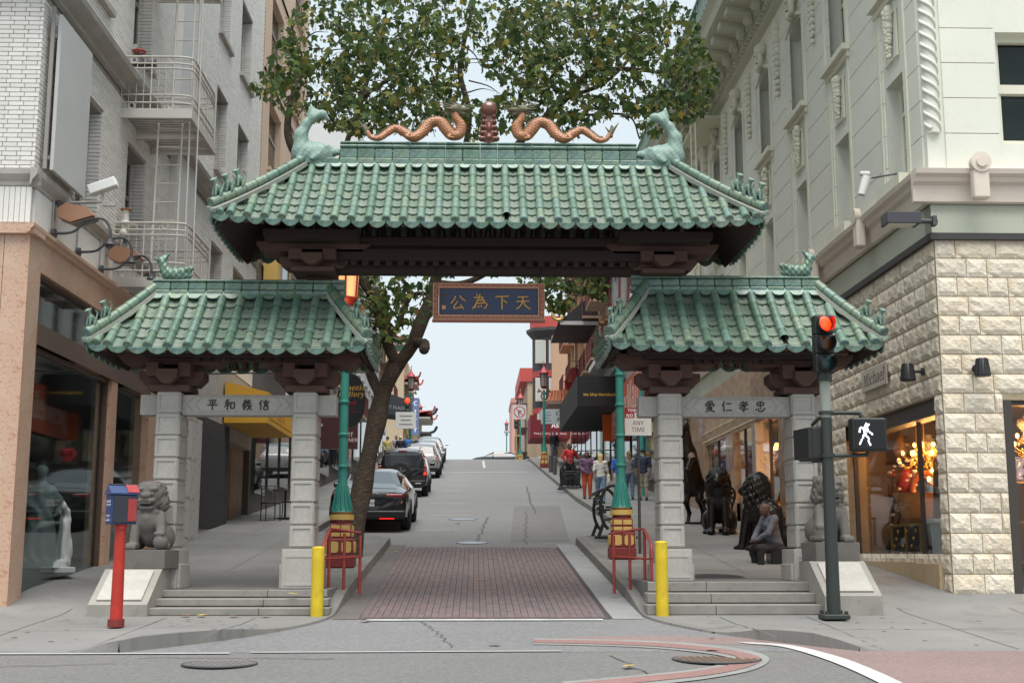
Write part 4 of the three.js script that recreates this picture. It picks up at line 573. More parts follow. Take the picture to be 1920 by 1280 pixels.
{ // cream building over rough stone, right corner
  const B = thing('cream_building', 'pale cream building with carved window bays above a rough stone corner shop', 'building');
  const X = 6.5, mC = M([.76, .765, .67], .75, { map: 'paint', s: 2.3, bump: 'grain', bs: .2, b: .0015 }), mC2 = M([.72, .71, .58], .75, { map: 'paint', s: 1.5 }), mP = M([.74, .645, .55], .7, { map: 'paint', s: 1.7 }), mTop = M([.56, .57, .46], .8, { map: 'paint', s: 2 });
  const bays = Array.from({ length: 9 }, (_, i) => -1.22 - i * 2.92), wins = [], ups = [];
  bays.forEach((z) => { wins.push([z - .42, z + .42, 6.62, 8.32]); ups.push([z - .62, z + .62, 9.85, 11.7]); });
  const arch = ([a, b, c, d]) => { const p = [[a, c], [b, c]]; for (let k = 0; k <= 8; k++) { const t = k / 8; p.push([lerp(b, a, t), d + .22 * Math.sin(PI * t) - .05]); } return { poly: p }; };
  wallX('wall', B, mC, X, 1, -27.5, -.02, 6.38, 13.1, [...wins, ...ups.map(arch)], .45);
  obj('wall', [b2(X + .45, 22, 5.4, 14.4, -27.5, -.4), b2(12.5, 22, -1, 5.4, -21.0, -.4), b2(X + .4, 22, -1, 5.4, -27.5, -21.0)], mC, B);
  obj('wall', [b2(X + .001, 7.62, 6.38, 14.4, -.4, .06), b2(9.2, 22, 6.38, 14.4, -.4, .06), b2(7.62, 9.2, 6.38, 6.85, -.4, .06), b2(7.62, 9.2, 8.6, 14.4, -.4, .06)], mC, B);
  { const w = new THREE.Group(); w.name = 'window'; B.add(w); obj('frame', [b2(7.62, 9.2, 6.85, 6.95, -.22, -.1), b2(7.62, 9.2, 7.68, 7.82, -.22, -.08), b2(7.62, 9.2, 8.5, 8.6, -.22, -.1), b2(7.62, 7.72, 6.95, 8.5, -.22, -.1), b2(8.4, 8.48, 6.95, 8.5, -.22, -.1)], mC2, w); obj('pane', b2(7.62, 9.2, 6.85, 8.6, -.2, -.19), mWinGlass, w); obj('blind', b2(7.62, 9.2, 6.85, 8.6, -.38, -.36), mBlind, w); }
  wins.forEach((w, i) => winX(B, X, 1, w, { set: .26, mat: mC2, mid: .72, f: .06 })); ups.forEach((w) => winX(B, X, 1, [w[0], w[1], w[2], w[3] + .2], { set: .28, mat: mC2, mid: .6, f: .06 }));
  // scored joints as raised panels between the bays: each course a slab
  for (let i = 0; i < 10; i++) { const zc = bays[0] + 1.46 - i * 2.92; const za = zc - .98, zb = Math.min(zc + .98, -.05); if (i === 0) continue; for (let k = 0; k < 12; k++) { const y0 = 6.45 + k * .55; if (y0 > 12.4) break; obj('panel', rbx(.03, .54, zb - za - .02, .008, X - .012, y0 + .27, (za + zb) / 2), mC, B); } }
  for (let k = 0; k < 12; k++) { const y0 = 6.45 + k * .55; obj('panel', rbx(.03, .54, .7, .008, X - .012, y0 + .27, -.42), mC, B); obj('panel', rbx(.82, .54, .03, .008, 7.18, y0 + .27, .072), mC, B); }
  const orn = (z, y, h, w) => { const l = []; for (let k = 0; k < 12; k++) { const t = k / 11, ww = w * (1 - .6 * t); for (const s of [-1, 1]) l.push(sph(ww * .42, X - .06, y - t * h + rr(-.02, .02), z + s * ww * .34 * rr(.5, 1), 1, rr(.8, 1.3), 1, 7)); l.push(sph(ww * .35, X - .09, y - t * h - .03, z + rr(-.02, .02), 1, 1.1, 1, 7)); } return l; };
  bays.forEach((z, i) => {
    if (i > 7) return; const b = new THREE.Group(); b.name = 'bay_ornament'; B.add(b);
    obj('surround', [b2(X - .05, X + .01, 6.5, 9.7, z - .66, z - .56), b2(X - .05, X + .01, 6.5, 9.7, z + .56, z + .66), b2(X - .07, X + .01, 9.62, 9.74, z - .72, z + .72)].map((g) => g), mC2, b);
    obj('sill', [b2(X - .2, X + .2, 6.46, 6.62, z - .56, z + .56)], mC2, b); obj('sill', b2(X - .16, X + .25, 9.74, 9.85, z - .76, z + .76), mC2, b);
    for (const s of [-1, 1]) obj('sill_bracket', rbx(.16, .14, .1, .02, X - .08, 6.39, z + s * .36), mC2, b);
    obj('carved_drop', orn(z, 9.45, .72, .2), mC2, b); obj('spandrel_panel', [frameGeo(.62, .8, .03, .03).rotateY(-PI / 2).translate(X - .03, 9.02, z)], mC2, b);
    obj('arch_surround', (() => { const p = []; for (let k = 0; k <= 12; k++) { const t = k / 12; p.push([X - .03, 11.7 + .25 * Math.sin(PI * t), z + .72 - 1.44 * t]); } return [tube([[X - .03, 9.85, z + .72], ...p, [X - .03, 9.85, z - .72]], .05, 6, 60, false, .2)]; })(), mC2, b);
    obj('keystone_scroll', [uvm(new THREE.TorusGeometry(.15, .06, 8, 16, 5).rotateY(PI / 2).translate(X - .14, 12.1, z + .1)), uvm(new THREE.TorusGeometry(.12, .05, 8, 16, 5).rotateY(PI / 2).translate(X - .12, 12.35, z - .12)), sph(.16, X - .1, 12.35, z + .15), sph(.1, X - .12, 11.95, z)], mC2, b);
    obj('garland', orn(z - 1.46, 12.3, 1.5, .26), mC2, b);
  });
  // rope moulding on the corner
  { const l = [cyl(.1, .1, 9, X + .1, 7.0, .05, 12)]; for (let q = 0; q < 3; q++) l.push(tube(Array.from({ length: 240 }, (_, k) => [X + .1 + .1 * Math.cos(k * .42 + q * 2.094), 7.05 + k * .036, .05 + .1 * Math.sin(k * .42 + q * 2.094)]), .03, 5, 480)); obj('rope_moulding', l, mC, B); }
  // cornice with modillions and a tiled parapet
  const crn = [[0, 0], [-.15, .06], [-.2, .25], [-.3, .3], [-.34, .5], [-1.05, .6], [-1.1, .8], [-1.22, .95], [0, .95]];
  obj('cornice', [prism(crn, 27.5, 'xy').translate(X, 12.75, -27.5)], mTop, B);
  for (let i = 0; i < 32; i++) obj('modillion', [rbx(.62, .2, .3, .04, X - .62, 13.24, -.5 - i * .84), rbx(.2, .3, .26, .06, X - .4, 13.1, -.5 - i * .84)], mTop, B);
  obj('dentils', Array.from({ length: 110 }, (_, i) => bx(.1, .12, .12, X - .22, 12.93, -.2 - i * .245)), mTop, B);
  obj('parapet_band', b2(X - 1.15, X - .9, 13.71, 14.6, -27.5, -.1), M([.35, .05, .045], .7), B);
  const pr = []; for (let i = 0; i < 90; i++) pr.push(bx(.05, .55, .06, X - 1.22, 13.98, -.2 - i * .3)); obj('parapet_balusters', [...pr, b2(X - 1.27, X - 1.17, 14.26, 14.32, -27.5, -.1)], M([.30, .45, .38], .6), B);
  // pink band
  const pb = [[0, 0], [-.06, .02], [-.08, .26], [-.15, .30], [-.17, .36], [-.24, .4], [-.26, .47], [0, .48]];
  obj('pink_band', [prism(pb, 27.3, 'xy').translate(X, 5.93, -27.3), prism(pb.map(([a, b]) => [-a, b]), 15.46, 'zy').translate(21.7, 5.932, .02)], mP, B);
  for (let i = 0; i < 7; i++) obj('band_bracket', [rbx(.16, .5, .24, .04, X - .24, 6.15, -2.62 - i * 2.92), cyl(.14, .14, .1, 0, 0, 0, 14).rotateZ(PI / 2).translate(X - .24, 6.44, -2.62 - i * 2.92)], mP, B);
  obj('band_bracket', [rbx(.24, .44, .16, .04, 7.15, 6.14, .32), cyl(.15, .15, .12, 0, 0, 0, 16).rotateX(PI / 2).translate(7.15, 6.46, .30), cyl(.08, .08, .05, 0, 0, 0, 16).rotateX(PI / 2).translate(7.15, 6.46, .40)], mP, B);
  obj('fascia', [b2(X + .03, X + .4, 5.4, 5.94, -27.3, -.03), b2(X + .03, 22, 5.4, 5.94, -.3, -.028 + .0)], M([.55, .57, .46], .8, { map: 'paint', s: 2 }), B);
  obj('black_strip', [b2(X - .07, X + .1, 5.36, 5.46, -6.4, .13), b2(X - .065, 22, 5.362, 5.458, .0, .17)], M([.045, .04, .04], .6), B);
  // rough stone blocks
  const mS = [[.78, .735, .675], [.83, .79, .73], [.72, .68, .625], [.76, .70, .62]].map((c) => M(c, .9, { map: 'stone', s: .8, bump: 'lumps', bs: .3, b: .018 })), ch = .283;
  const rock = Array.from({ length: 5 }, (_, v) => { const n = 6, m = 4, pos = [], idx = []; for (let j = 0; j <= m; j++) for (let i = 0; i <= n; i++) { const e = i === 0 || j === 0 || i === n || j === m; pos.push(i / n - .5, j / m - .5, e ? .0 :   .012 + .026 * noise3(i * 1.1 + v * 9, j * 1.3, v)); } for (let j = 0; j < m; j++) for (let i = 0; i < n; i++) { const a = j * (n + 1) + i; idx.push(a, a + 1, a + n + 1, a + 1, a + n + 2, a + n + 1); } const g = new THREE.BufferGeometry(); g.setAttribute('position', new THREE.Float32BufferAttribute(pos, 3)); g.setIndex(idx); return g.toNonIndexed(); });
  const core = M([.42, .36, .28], .9, { map: 'stone', s: .8 });
  wallX('stone_core', B, core, X + .012, 1, -6.4, .08, -.4, 5.38, [[-4.9, -.22, .72, 3.1]], .4); obj('stone_core', [b2(X + .03, 7.38, -.4, 5.37, -.3, .083), b2(7.38, 22, 3.02, 5.37, -.3, .085), b2(7.38, 22, -.4, .14, -.3, .085)], core, B);
  const rockOf = (w, h, v) => { const g = rock[v].clone().scale(w, h, 1); g.computeVertexNormals(); return uvm(g); }, cache = {};
  const block = (w, side, a, y) => { const v = rnd() * 5 | 0, k = w.toFixed(2) + v, geo = cache[k] ??= rockOf(w - .012, ch - .012, v), m = obj('stone_block', geo, mS[rnd() * 4 | 0], B); if (side) { m.position.set(a, y, .09); } else { m.rotation.y = -PI / 2; m.position.set(X + .005, y, a); } };
  for (let j = 0; j < 19; j++) {
    const y = .02 + ch * (j + .5) - .02; let z = .085;
    const ws = [.30, .45, .60];
    for (let i = 0; z > -6.2; i++) { let w = i === 0 ? (j % 2 ? .3 : .45) : ws[(i * 7 + j * 3) % 3]; if (y > .75 && y < 3.0 && z > -.2 && z - w < -.22) w = +(z + .22).toFixed(3); const zc = z - w / 2; if (!(y > .75 && y < 3.0 && zc < -.2 && zc > -4.95) && !(y < .75 && zc < -.2 && y < .02 + .09 * -zc)) block(w, false, zc, y); z -= w; }
    let x = X + .012; for (let i = 0; x < 9.2; i++) { const w = i === 0 ? (j % 2 ? .45 : .3) : ws[(i * 5 + j * 2) % 3], xc = x + w / 2; const end = y < 3.0 && y > .14 ? 7.38 : 99; if (x < end - .1) { const ww = Math.min(w, end - x); block(+ww.toFixed(2), true, x + ww / 2, y); } x += w; }
  }
  // corner shop windows
  const W = new THREE.Group(); W.name = 'display_window'; B.add(W);
  obj('pane', b2(X + .2, X + .212, .72, 2.85, -4.9, -.22), mShopGlass, W); obj('pane', b2(7.5, 12, .15, 2.95, -.1, -.09), mShopGlass, W);
  obj('frame', [b2(X + .17, X + .24, .72, .79, -4.9, -.22), b2(X + .17, X + .24, .79, 2.85, -.29, -.22), b2(X + .17, X + .24, .79, 2.85, -4.9, -4.83), b2(X + .17, X + .24, .79, 2.85, -1.52, -1.49), b2(X + .05, X + .30, 2.85, 3.1, -4.9, -.22), b2(7.38, 7.5, .14, 3.02, -.16, .1), b2(7.5, 12, 2.95, 3.02, -.16, .04)], M([.05, .04, .035], .5), W);
  obj('stone_sill', [b2(X - .03, X + .4, .3, .72, -4.9, -1.25), b2(X - .06, X + .4, .1, .70, -1.25, -.22)], M([.58, .47, .34], .6, { map: 'stone', s: .6 }), B);
  obj('shop_room', [b2(X + 5.9, X + 6.0, -.2, 5, -6, -.3), b2(X + .4, X + 5.9, 3.3, 3.4, -6, -.3), b2(X + .4, X + 5.9, -.1, .12, -6, -.3), b2(X + .4, X + 5.9, -.2, 3.3, -6.1, -6)], M([.28, .2, .13], .8), B);
  // brown marble shop fronts behind
  const mBM = M([.50, .38, .28], .45, { map: 'brown', s: 1.1, phys: { clearcoat: .3 } }), mGM = M([.48, .43, .40], .5, { map: 'greym', s: 1 });
  wallX('shop_fascia', B, mBM, X + .02, 1, -21.6, -6.4, 3.9, 5.4, [], .3);
  const gl2 = []; for (const [a, b, m] of [[-6.95, -6.4, mGM], [-9.1, -8.7, mGM], [-9.7, -9.1, mBM], [-12.4, -12.0, mGM], [-15.6, -14.6, mBM], [-21.6, -18.6, mBM]]) obj('marble_pier', b2(X - .03, X + .3, 0, 3.9, a, b), m, B);
  obj('shop_glass', b2(X + .06, X + .07, .8, 3.9, -18.6, -6.95), mShopGlass, B); obj('stall_riser', [b2(X + .02, X + .3, .2, 1.25, -9, -6.95), b2(X + .02, X + .3, .2, 1.6, -14.6, -9), b2(X + .02, X + .3, .2, 2.1, -18.6, -14.6)], mBM, B); obj('glazing_bars', [-7.9, -10.8, -13.5, -17].map((z) => b2(X + .03, X + .1, .8, 3.9, z - .03, z + .03)), M([.05, .04, .035], .5), B);
  obj('shop_room', [b2(X + 3, X + 3.1, 0, 4, -21, -6.4), b2(X + .5, X + 3, 3.92, 3.98, -21, -6.4)], M([.32, .2, .11], .8), B);
  obj('neon_line', [bar([X - .02, 4.0, -6.9], [X - .02, 4.0, -19], .02), bar([X - .02, 4.25, -6.9], [X - .02, 4.25, -19], .015)], M([.8, .7, .5], .5), B);
}
{ const F = thing('wall_ladder', 'cream iron escape ladder with a landing far along the carved facade', 'ladder'), m = M([.62, .60, .46], .6); for (const z of [-14.9, -15.6]) obj('stile', bar([5.75, 6.2, z], [5.75, 14.4, z], .03), m, F); for (let k = 0; k < 20; k++) obj('rung', bar([5.75, 6.4 + k * .4, -14.9], [5.75, 6.4 + k * .4, -15.6], .018), m, F); for (const y of [9.6, 12.4]) { obj('landing', b2(5.75, 6.5, y, y + .05, -17.2, -14.6), m, F); obj('rail', [bar([5.75, y + .9, -14.6], [5.75, y + .9, -17.2], .022), bar([5.75, y + .45, -14.6], [5.75, y + .45, -17.2], .016), bar([5.75, y, -14.6], [5.75, y + .9, -14.6], .02), bar([5.75, y, -17.2], [5.75, y + .9, -17.2], .02), bar([5.75, y + .9, -14.6], [6.5, y + .9, -14.6], .02)], m, F); } }
{ const p = thing('name_plaque', 'pale plaque with blackletter writing on the rough stone wall', 'sign', [6.44, 3.72, -2.75]); p.rotation.y = -PI / 2; obj('plate', bx(1.28, .36, .03), M([.50, .46, .41], .6, { map: 'dirt', s: 1 }), p); const f = obj('lettering', quad(1.2, .34), print(1.2, .34, 512, (g, w, h) => { g.fillStyle = '#bdb5aa'; g.fillRect(0, 0, w, h); text(g, 'Michael', w / 2, h / 2, 118, '#5a4632', 'serif', 'center', 'italic bold'); }), p); f.position.z = .019;
  const wl = (pos, turn, label) => { const t = thing('fluted_wall_lamp', label, 'wall lamp', pos, turn, 'fluted black wall lamps at the stone corner'); const l = [lathe([[.0, 0], [.105, 0], [.11, .02], [.075, .26], [.0, .27]], 20)]; for (let k = 0; k < 16; k++) { const a = k / 16 * 2 * PI; l.push(bar([.108 * Math.cos(a), .02, .108 * Math.sin(a)], [.078 * Math.cos(a), .25, .078 * Math.sin(a)], .008, 4)); } obj('shade', l.map((g) => g.translate(0, -.14, .24)), M([.02, .02, .022], .35), t); obj('bracket', [bar([0, 0, 0], [0, 0, .2], .022), cyl(.06, .06, .03).rotateX(PI / 2)], M([.02, .02, .022], .4), t); };
  wl([6.45, 3.50, -.45], -PI / 2, 'fluted black wall lamp on the street side of the stone corner'); wl([7.0, 3.46, .12], 0, 'fluted black wall lamp on the front of the stone corner');
  const fl = thing('box_flood_lamp', 'dark grey box flood lamp under the pink band at the corner', 'flood lamp', [6.45, 5.62, .2]); obj('housing', rbx(.5, .17, .3, .01, -.45, .02, 0), M([.05, .05, .06], .5), fl); obj('lens', bx(.4, .01, .24, -.47, -.07, 0), M([.6, .55, .45], .3), fl); obj('arm', [bar([-.2, 0, 0], [.08, .0, 0], .04), bx(.06, .14, .12, .03, 0, 0)], mIron, fl);
  const cam = thing('dome_camera', 'white tube camera on a thin arm below the cream windows', 'camera', [6.4, 6.62, -.75]); obj('arm', bar([0, .02, 0], [-.55, -.08, .0], .014), mIron, cam); obj('housing', [cyl(.06, .075, .3, 0, 0, 0).rotateZ(-.3).translate(-.66, -.34, 0), rbx(.16, .06, .1, .02, -.6, .0, 0)], M([.7, .68, .65], .5), cam); }
{ // shop goods behind the right-hand glass: chandeliers, vases, urns, all plain things
  const bulb = M([1, .8, .5], .4, { emissive: 0xffb060, ei: 6 }), gold = M([.6, .36, .1], .3, { metal: .7 }), redg = M([.4, .04, .03], .2), mBlue = M([.30, .40, .45], .5), blk = M([.02, .018, .03], .3), wht = M([.6, .55, .5], .4);
  let ci = 0; const where = ['close to the corner pier', 'over the painted bowl', 'above the dark obelisk', 'behind the front window', 'low over the front display', 'deep in the shop'];
  for (const [x, y, z, r] of [[7.15, 2.35, -1.75, .24], [7.2, 2.42, -2.7, .26], [7.35, 1.98, -2.35, .28], [8.15, 2.4, -.75, .36], [8.4, 1.7, -.8, .34], [7.6, 2.4, -4.2, .4]]) {
    const c = thing('chandelier', 'lit gold chandelier hanging ' + where[ci++], 'chandelier', [x, y, z], 0, 'chandeliers in the corner shop'); const arms = [bar([0, 0, 0], [0, .7, 0], .012)], bs = []; for (let k = 0; k < 9; k++) { const a = k / 9 * 2 * PI, R = r * (k % 2 ? .6 : 1), yy = k % 2 ? .14 : 0; arms.push(tube([[0, .05, 0], [R * .5 * Math.cos(a), yy - .08, R * .5 * Math.sin(a)], [R * Math.cos(a), yy, R * Math.sin(a)]], .012, 5, 8)); bs.push(sph(.028, R * Math.cos(a), yy + .05, R * Math.sin(a), 1, 1.4, 1, 7)); for (let q = 0; q < 3; q++) arms.push(sph(.02, R * rr(.3, 1) * Math.cos(a + q), yy - .08 - q * .05, R * rr(.3, 1) * Math.sin(a + q), 1, 1.6, 1, 5)); } obj('frame', arms, gold, c); obj('bulbs', bs, bulb, c);
    const l = new THREE.PointLight(0xffb468, 3.2, 0, 2); l.position.set(0, .12, 0); l.castShadow = true; l.shadow.radius = 6; c.add(l);
  }
  const vase = (name, label, cat, pos, prof, m) => { const t = tag(obj(name, lathe(prof, 24), m), label, cat); t.position.set(...pos); return t; };
  vase('painted_bowl', 'large orange and cream painted bowl in the corner shop window', 'bowl', [7.1, 1.30, -2.75], [[.0, 0], [.2, .02], [.3, .15], [.42, .5], [.44, .52], [.36, .5], [.0, .2]], M([.55, .30, .12], .35, { map: 'marble', s: .3 }));
  vase('stone_urn', 'grey stemmed urn under the painted bowl', 'urn', [7.1, .75, -2.75], [[.0, 0], [.18, 0], [.16, .06], [.07, .14], [.1, .3], [.24, .5], [.0, .54]], M([.25, .23, .22], .6));
  vase('red_vase', 'glossy red vase standing in the corner shop', 'vase', [7.2, 1.75, -3.6], [[.0, 0], [.1, 0], [.2, .25], [.12, .45], [.14, .5], [.0, .5]], redg);
  const ob = thing('obelisk', 'tall dark obelisk on a pale blue fluted pedestal in the shop window', 'obelisk', [7.0, .75, -1.42]); obj('shaft', [prism([[-.14, .62], [.14, .62], [.09, 1.5], [0, 1.68], [-.09, 1.5]], .22).translate(0, 0, -.11)], blk, ob); obj('pedestal', [cyl(.17, .21, .5, 0, .05, 0, 24), bx(.5, .06, .5, 0, .59, 0), bx(.46, .05, .46, 0, .025, 0), ...Array.from({ length: 16 }, (_, k) => bar([.18 * Math.cos(k * .393), .06, .18 * Math.sin(k * .393)], [.21 * Math.cos(k * .393), .54, .21 * Math.sin(k * .393)], .014, 5))], mBlue, ob);
  const cab = thing('gilt_cabinet', 'black cabinet with gilt mounts low in the corner shop window', 'cabinet', [7.05, .72, -2.6]); obj('carcass', rbx(.5, .6, 1.6, .02, 0, .3, 0), blk, cab); obj('gilt_mounts', [...[-.7, 0, .7].flatMap((z) => [bx(.03, .56, .05, -.26, .3, z)]), ...Array.from({ length: 14 }, (_, k) => sph(.035, -.26, .12 + (k % 4) * .12, -.7 + k * .105, .6, 1, 1, 6)), bx(.03, .04, 1.6, -.26, .58, 0)], gold, cab);
  const fl = thing('flower_vase', 'white blossoms on dark stems beside the window post', 'flowers', [6.95, .75, -3.7]); obj('vase', lathe([[.0, 0], [.1, 0], [.14, .2], [.06, .4], [.0, .4]], 16), blk, fl); const bl = []; for (let k = 0; k < 34; k++) bl.push(sph(rr(.025, .05), rr(-.1, .3), .5 + rr(0, 1.2), rr(-.3, .9), 1, .7, 1, 6)); obj('blossoms', bl, wht, fl); obj('stems', Array.from({ length: 8 }, () => bar([0, .3, 0], [rr(-.1, .2), rr(.8, 1.6), rr(-.3, .8)], .008, 4)), blk, fl);
  const fr = thing('gilt_mirror', 'oval mirror in a red and gold frame high in the corner shop', 'mirror', [7.3, 1.9, -2.9]); fr.rotation.y = -.8; obj('frame', uvm(new THREE.TorusGeometry(.26, .05, 8, 28)), M([.45, .16, .05], .3, { metal: .4 }), fr); obj('glass', uvm(new THREE.CircleGeometry(.24, 28)), M([.4, .45, .5], .05, { metal: 1 }), fr);
  const goods = [[.55, .33, .10], [.45, .05, .04], [.08, .25, .22], [.6, .55, .45], [.12, .16, .4], [.5, .2, .06]].map((c, i) => M(c, .25, { metal: i ? 0 : .6 }));
  const vprof = [[[0, 0], [.07, 0], [.13, .14], [.05, .3], [.07, .34], [0, .34]], [[0, 0], [.1, 0], [.08, .05], [.03, .1], [.12, .22], [.11, .3], [0, .28]], [[0, 0], [.06, 0], [.05, .18], [.09, .26], [.02, .42], [0, .42]]].map((p) => lathe(p, 14));
  for (let k = 0; k < 46; k++) { const sh = k % 4, front = k > 29, t = tag(obj('shop_ornament', vprof[k % 3], goods[(k * 5 + (k >> 2)) % 6]), 'small glazed ornament on the shelves of the corner shop', 'ornament', 'ornaments on the corner shop shelves'); t.position.set(front ? 7.7 + (k % 8) * .2 : 7.75 + rr(-.08, .08), .75 + sh * .6, front ? -1.3 : -2.9 - (k % 8) * .36); t.scale.setScalar(rr(.8, 1.4)); }
  for (let k = 0; k < 4; k++) { tag(obj('shop_shelf', b2(7.6, 7.9, .70 + k * .6, .73 + k * .6, -5.9, -2.7), M([.14, .09, .05], .6)), 'dark shelf of ornaments inside the corner shop, number ' + ['one', 'two', 'three', 'four'][k] + ' from the floor', 'shelf'); }
  tag(obj('shop_shelf', merge([0, 1, 2, 3].map((k) => b2(7.6, 9.4, .70 + k * .6, .73 + k * .6, -1.45, -1.15))), M([.14, .09, .05], .6)), 'rack of shelves behind the front shop window', 'shelf');
  for (let k = 0; k < 16; k++) { const t = tag(obj('gilt_figure', vprof[k % 3], goods[[0, 0, 5, 3][k % 4]]), 'gilt figure standing in the marble shop window behind the right passage', 'ornament', 'gilt figures in the marble shop window'); t.position.set(6.95 + (k % 2) * .25, 1.3 + (k % 3) * .55 + k * .04, -7.4 - k * .62); t.scale.setScalar(1.5); }
  const lm = thing('lit_shop_lamp', 'row of warm bulbs glowing inside the marble shop behind the gate', 'lamp', [7.0, 3.1, -7.6]); obj('bulbs', Array.from({ length: 8 }, (_, k) => sph(.06, (k % 2) * .3, (k % 3) * .12 - .1 + k * .05, -k * 1.15, 1, 1, 1, 8)), bulb, lm); const l2 = new THREE.PointLight(0xffb468, 9, 0, 2); l2.position.set(.5, -.3, -3); l2.castShadow = true; lm.add(l2);
}
// ---------- street furniture ----------
for (const s of [-1, 1]) { const b = thing('bollard', s < 0 ? 'yellow steel bollard at the inner end of the left steps' : 'yellow steel bollard at the inner end of the right steps', 'bollard', s < 0 ? [-2.16, .06, 1.62] : [2.2, .06, 1.62], 0, 'yellow bollards either side of the road'); const m = M([.78, .56, .02], .55, { map: 'conc', s: .6 }); const H = s < 0 ? .86 : .93; obj('tube', cyl(.08, .08, H, 0, 0, 0, 24), m, b); obj('dome_cap', sph(.08, 0, H, 0, 1, .3, 1, 24), m, b); }
{ // red handrails
  const m = M([.36, .045, .035], .5, { map: 'conc', s: .5 });
  for (const s of [-1, 1]) { const h = thing('handrail', s < 0 ? 'red pipe handrail behind the left bollard' : 'red pipe handrail behind the right bollard', 'handrail', [0, .2, -.6], 0, 'red pipe handrails on the steps'); h.scale.y = .74; const X = s * 2.22, P = [[X, .25, .98], [X, 1.16, .98], [X - s * .02, 1.34, .4], [X - s * .42, 1.30, .1]];
    obj('top_rail', tube([[X, .8, 1.18], [X, 1.05, 1.12], [X, 1.33, .45], [X - s * .06, 1.34, .38], [X - s * .42, 1.27, .3]], .024, 8, 40, false, .25), m, h); obj('mid_rail', bar([X, .78, .9], [X - s * .42, .82, .3], .02, 8), m, h);
    for (const [x, y, z] of [[X, .3, 1.17], [X, .42, .45], [X - s * .2, .36, .36], [X - s * .42, .32, .3]]) obj('post', bar([x, y - .2, z], [x, y + .9 - (z > 1 ? .4 : 0), z], .022, 8), m, h); }
}
function lampPost(x, z, label, lit, far) {
  const t = thing('street_lamp', label, 'street lamp', [x, walkY(z) - .01, z], 0, 'green street lamps with red lanterns'), teal = M([.035, .24, .20], .5, { map: 'paint', s: .8 }), red = M([.20, .025, .02], .5), yel = M([.62, .42, .12], .6), gild = M([.45, .28, .08], .4, { metal: .5 });
  obj('base', [rbx(.46, .2, .46, .015, 0, .10, 0), rbx(.43, .27, .43, .02, 0, .33, 0), rbx(.36, .26, .36, .02, 0, .58, 0), cyl(.17, .16, .2, 0, .68, 0, 16)], red, t);
  for (let k = 0; k < 4; k++) for (const q of [-.105, .105]) { const g = prism([[-.08, -.06], [-.05, -.09], [.05, -.09], [.08, -.06], [.08, .06], [.05, .09], [-.05, .09], [-.08, .06]], .012).translate(q, .33, .216); g.rotateY(k * PI / 2); obj('base_panel', g, yel, t); const g2 = rbx(.15, .06, .014, .005, q * .8, .53, .182); g2.rotateY(k * PI / 2); obj('base_panel', g2, yel, t); const g3 = rbx(.15, .08, .014, .005, q * .8, .64, .182); g3.rotateY(k * PI / 2); obj('base_panel', g3, yel, t); }
  obj('base_ring', [cyl(.2, .2, .09, 0, .77, 0, 16), cyl(.15, .15, .05, 0, .86, 0, 16)], yel, t);
  obj('pole', [lathe([[.18, .9], [.15, .95], [.12, 1.1], [.085, 1.35], [.075, 1.5], [.07, 4.3], [.0, 4.3]], 16), ...[1.62, 2.15, 2.7, 3.25].map((y) => lathe([[.07, y], [.09, y + .01], [.09, y + .05], [.07, y + .06]], 16)), ...Array.from({ length: 12 }, (_, k) => bar([.165 * Math.cos(k * .5236), .93, .165 * Math.sin(k * .5236)], [.085 * Math.cos(k * .5236), 1.33, .085 * Math.sin(k * .5236)], .016, 5))], teal, t);
  for (const s of [-1, 1]) obj('dragon_bracket', [tube([[s * .06, 3.75, 0], [s * .16, 3.95, .02], [s * .1, 4.12, .04], [s * .22, 4.28, .02], [s * .3, 4.2, 0], [s * .27, 4.38, 0]], .035, 7, 30), sph(.06, s * .3, 4.22, 0, 1.3, .9, .9, 8)], M([.16, .07, .03], .5, { metal: .3 }), t);
  const n = 6, L = [], P = []; for (let k = 0; k < n; k++) { const a = (k + .5) / n * 2 * PI, b = (k + 1.5) / n * 2 * PI, c = Math.cos, s = Math.sin; L.push(bar([.19 * c(a), 4.5, .19 * s(a)], [.24 * c(a), 5.25, .24 * s(a)], .018, 5)); L.push(bar([.19 * c(a), 4.5, .19 * s(a)], [.19 * c(b), 4.5, .19 * s(b)], .02, 5)); L.push(bar([.24 * c(a), 5.25, .24 * s(a)], [.24 * c(b), 5.25, .24 * s(b)], .02, 5)); }
  obj('lantern_frame', [...L, cyl(.12, .2, .12, 0, 4.38, 0, 6)], red, t);
  const gm = lit ? M([.8, .45, .18], .6, { emissive: 0xffb880, ei: .55 }) : M([.34, .34, .33], .5, { map: 'dirt', s: .4 });
  obj('lantern_glass', cyl(.175, .222, .74, 0, 4.51, 0, 6).rotateY(PI / 6), gm, t);
  obj('lantern_roof', [lathe([[.36, 5.24], [.27, 5.30], [.17, 5.44], [.1, 5.55], [.04, 5.62], [.03, 5.78], [.0, 5.85]], 6), ...Array.from({ length: 6 }, (_, k) => { const a = k / 6 * 2 * PI; return tube([[.3 * Math.cos(a), 5.27, .3 * Math.sin(a)], [.4 * Math.cos(a), 5.27, .4 * Math.sin(a)], [.44 * Math.cos(a), 5.36, .44 * Math.sin(a)]], .018, 5, 10); })], M([.42, .06, .075], .5), t);
  obj('finial', [sph(.04, 0, 5.86, 0), bar([0, 5.85, 0], [0, 6.0, 0], .012)], gild, t);
  if (lit) { const l = new THREE.PointLight(0xffa860, .8, 0, 2); l.position.set(0, 4.2, .45); l.castShadow = true; l.shadow.radius = 8; t.add(l); }
}
lampPost(-2.38, -3.3, 'green street lamp with a lit lantern close behind the left inner pillar', true);
lampPost(2.42, -4.7, 'green street lamp with an unlit lantern, right pavement just behind the gate', false);
lampPost(3.62, -52, 'green street lamp on the right pavement, halfway up by the white car', false);
lampPost(3.3, -80, 'green street lamp at the crest beside the maroon awning', false);
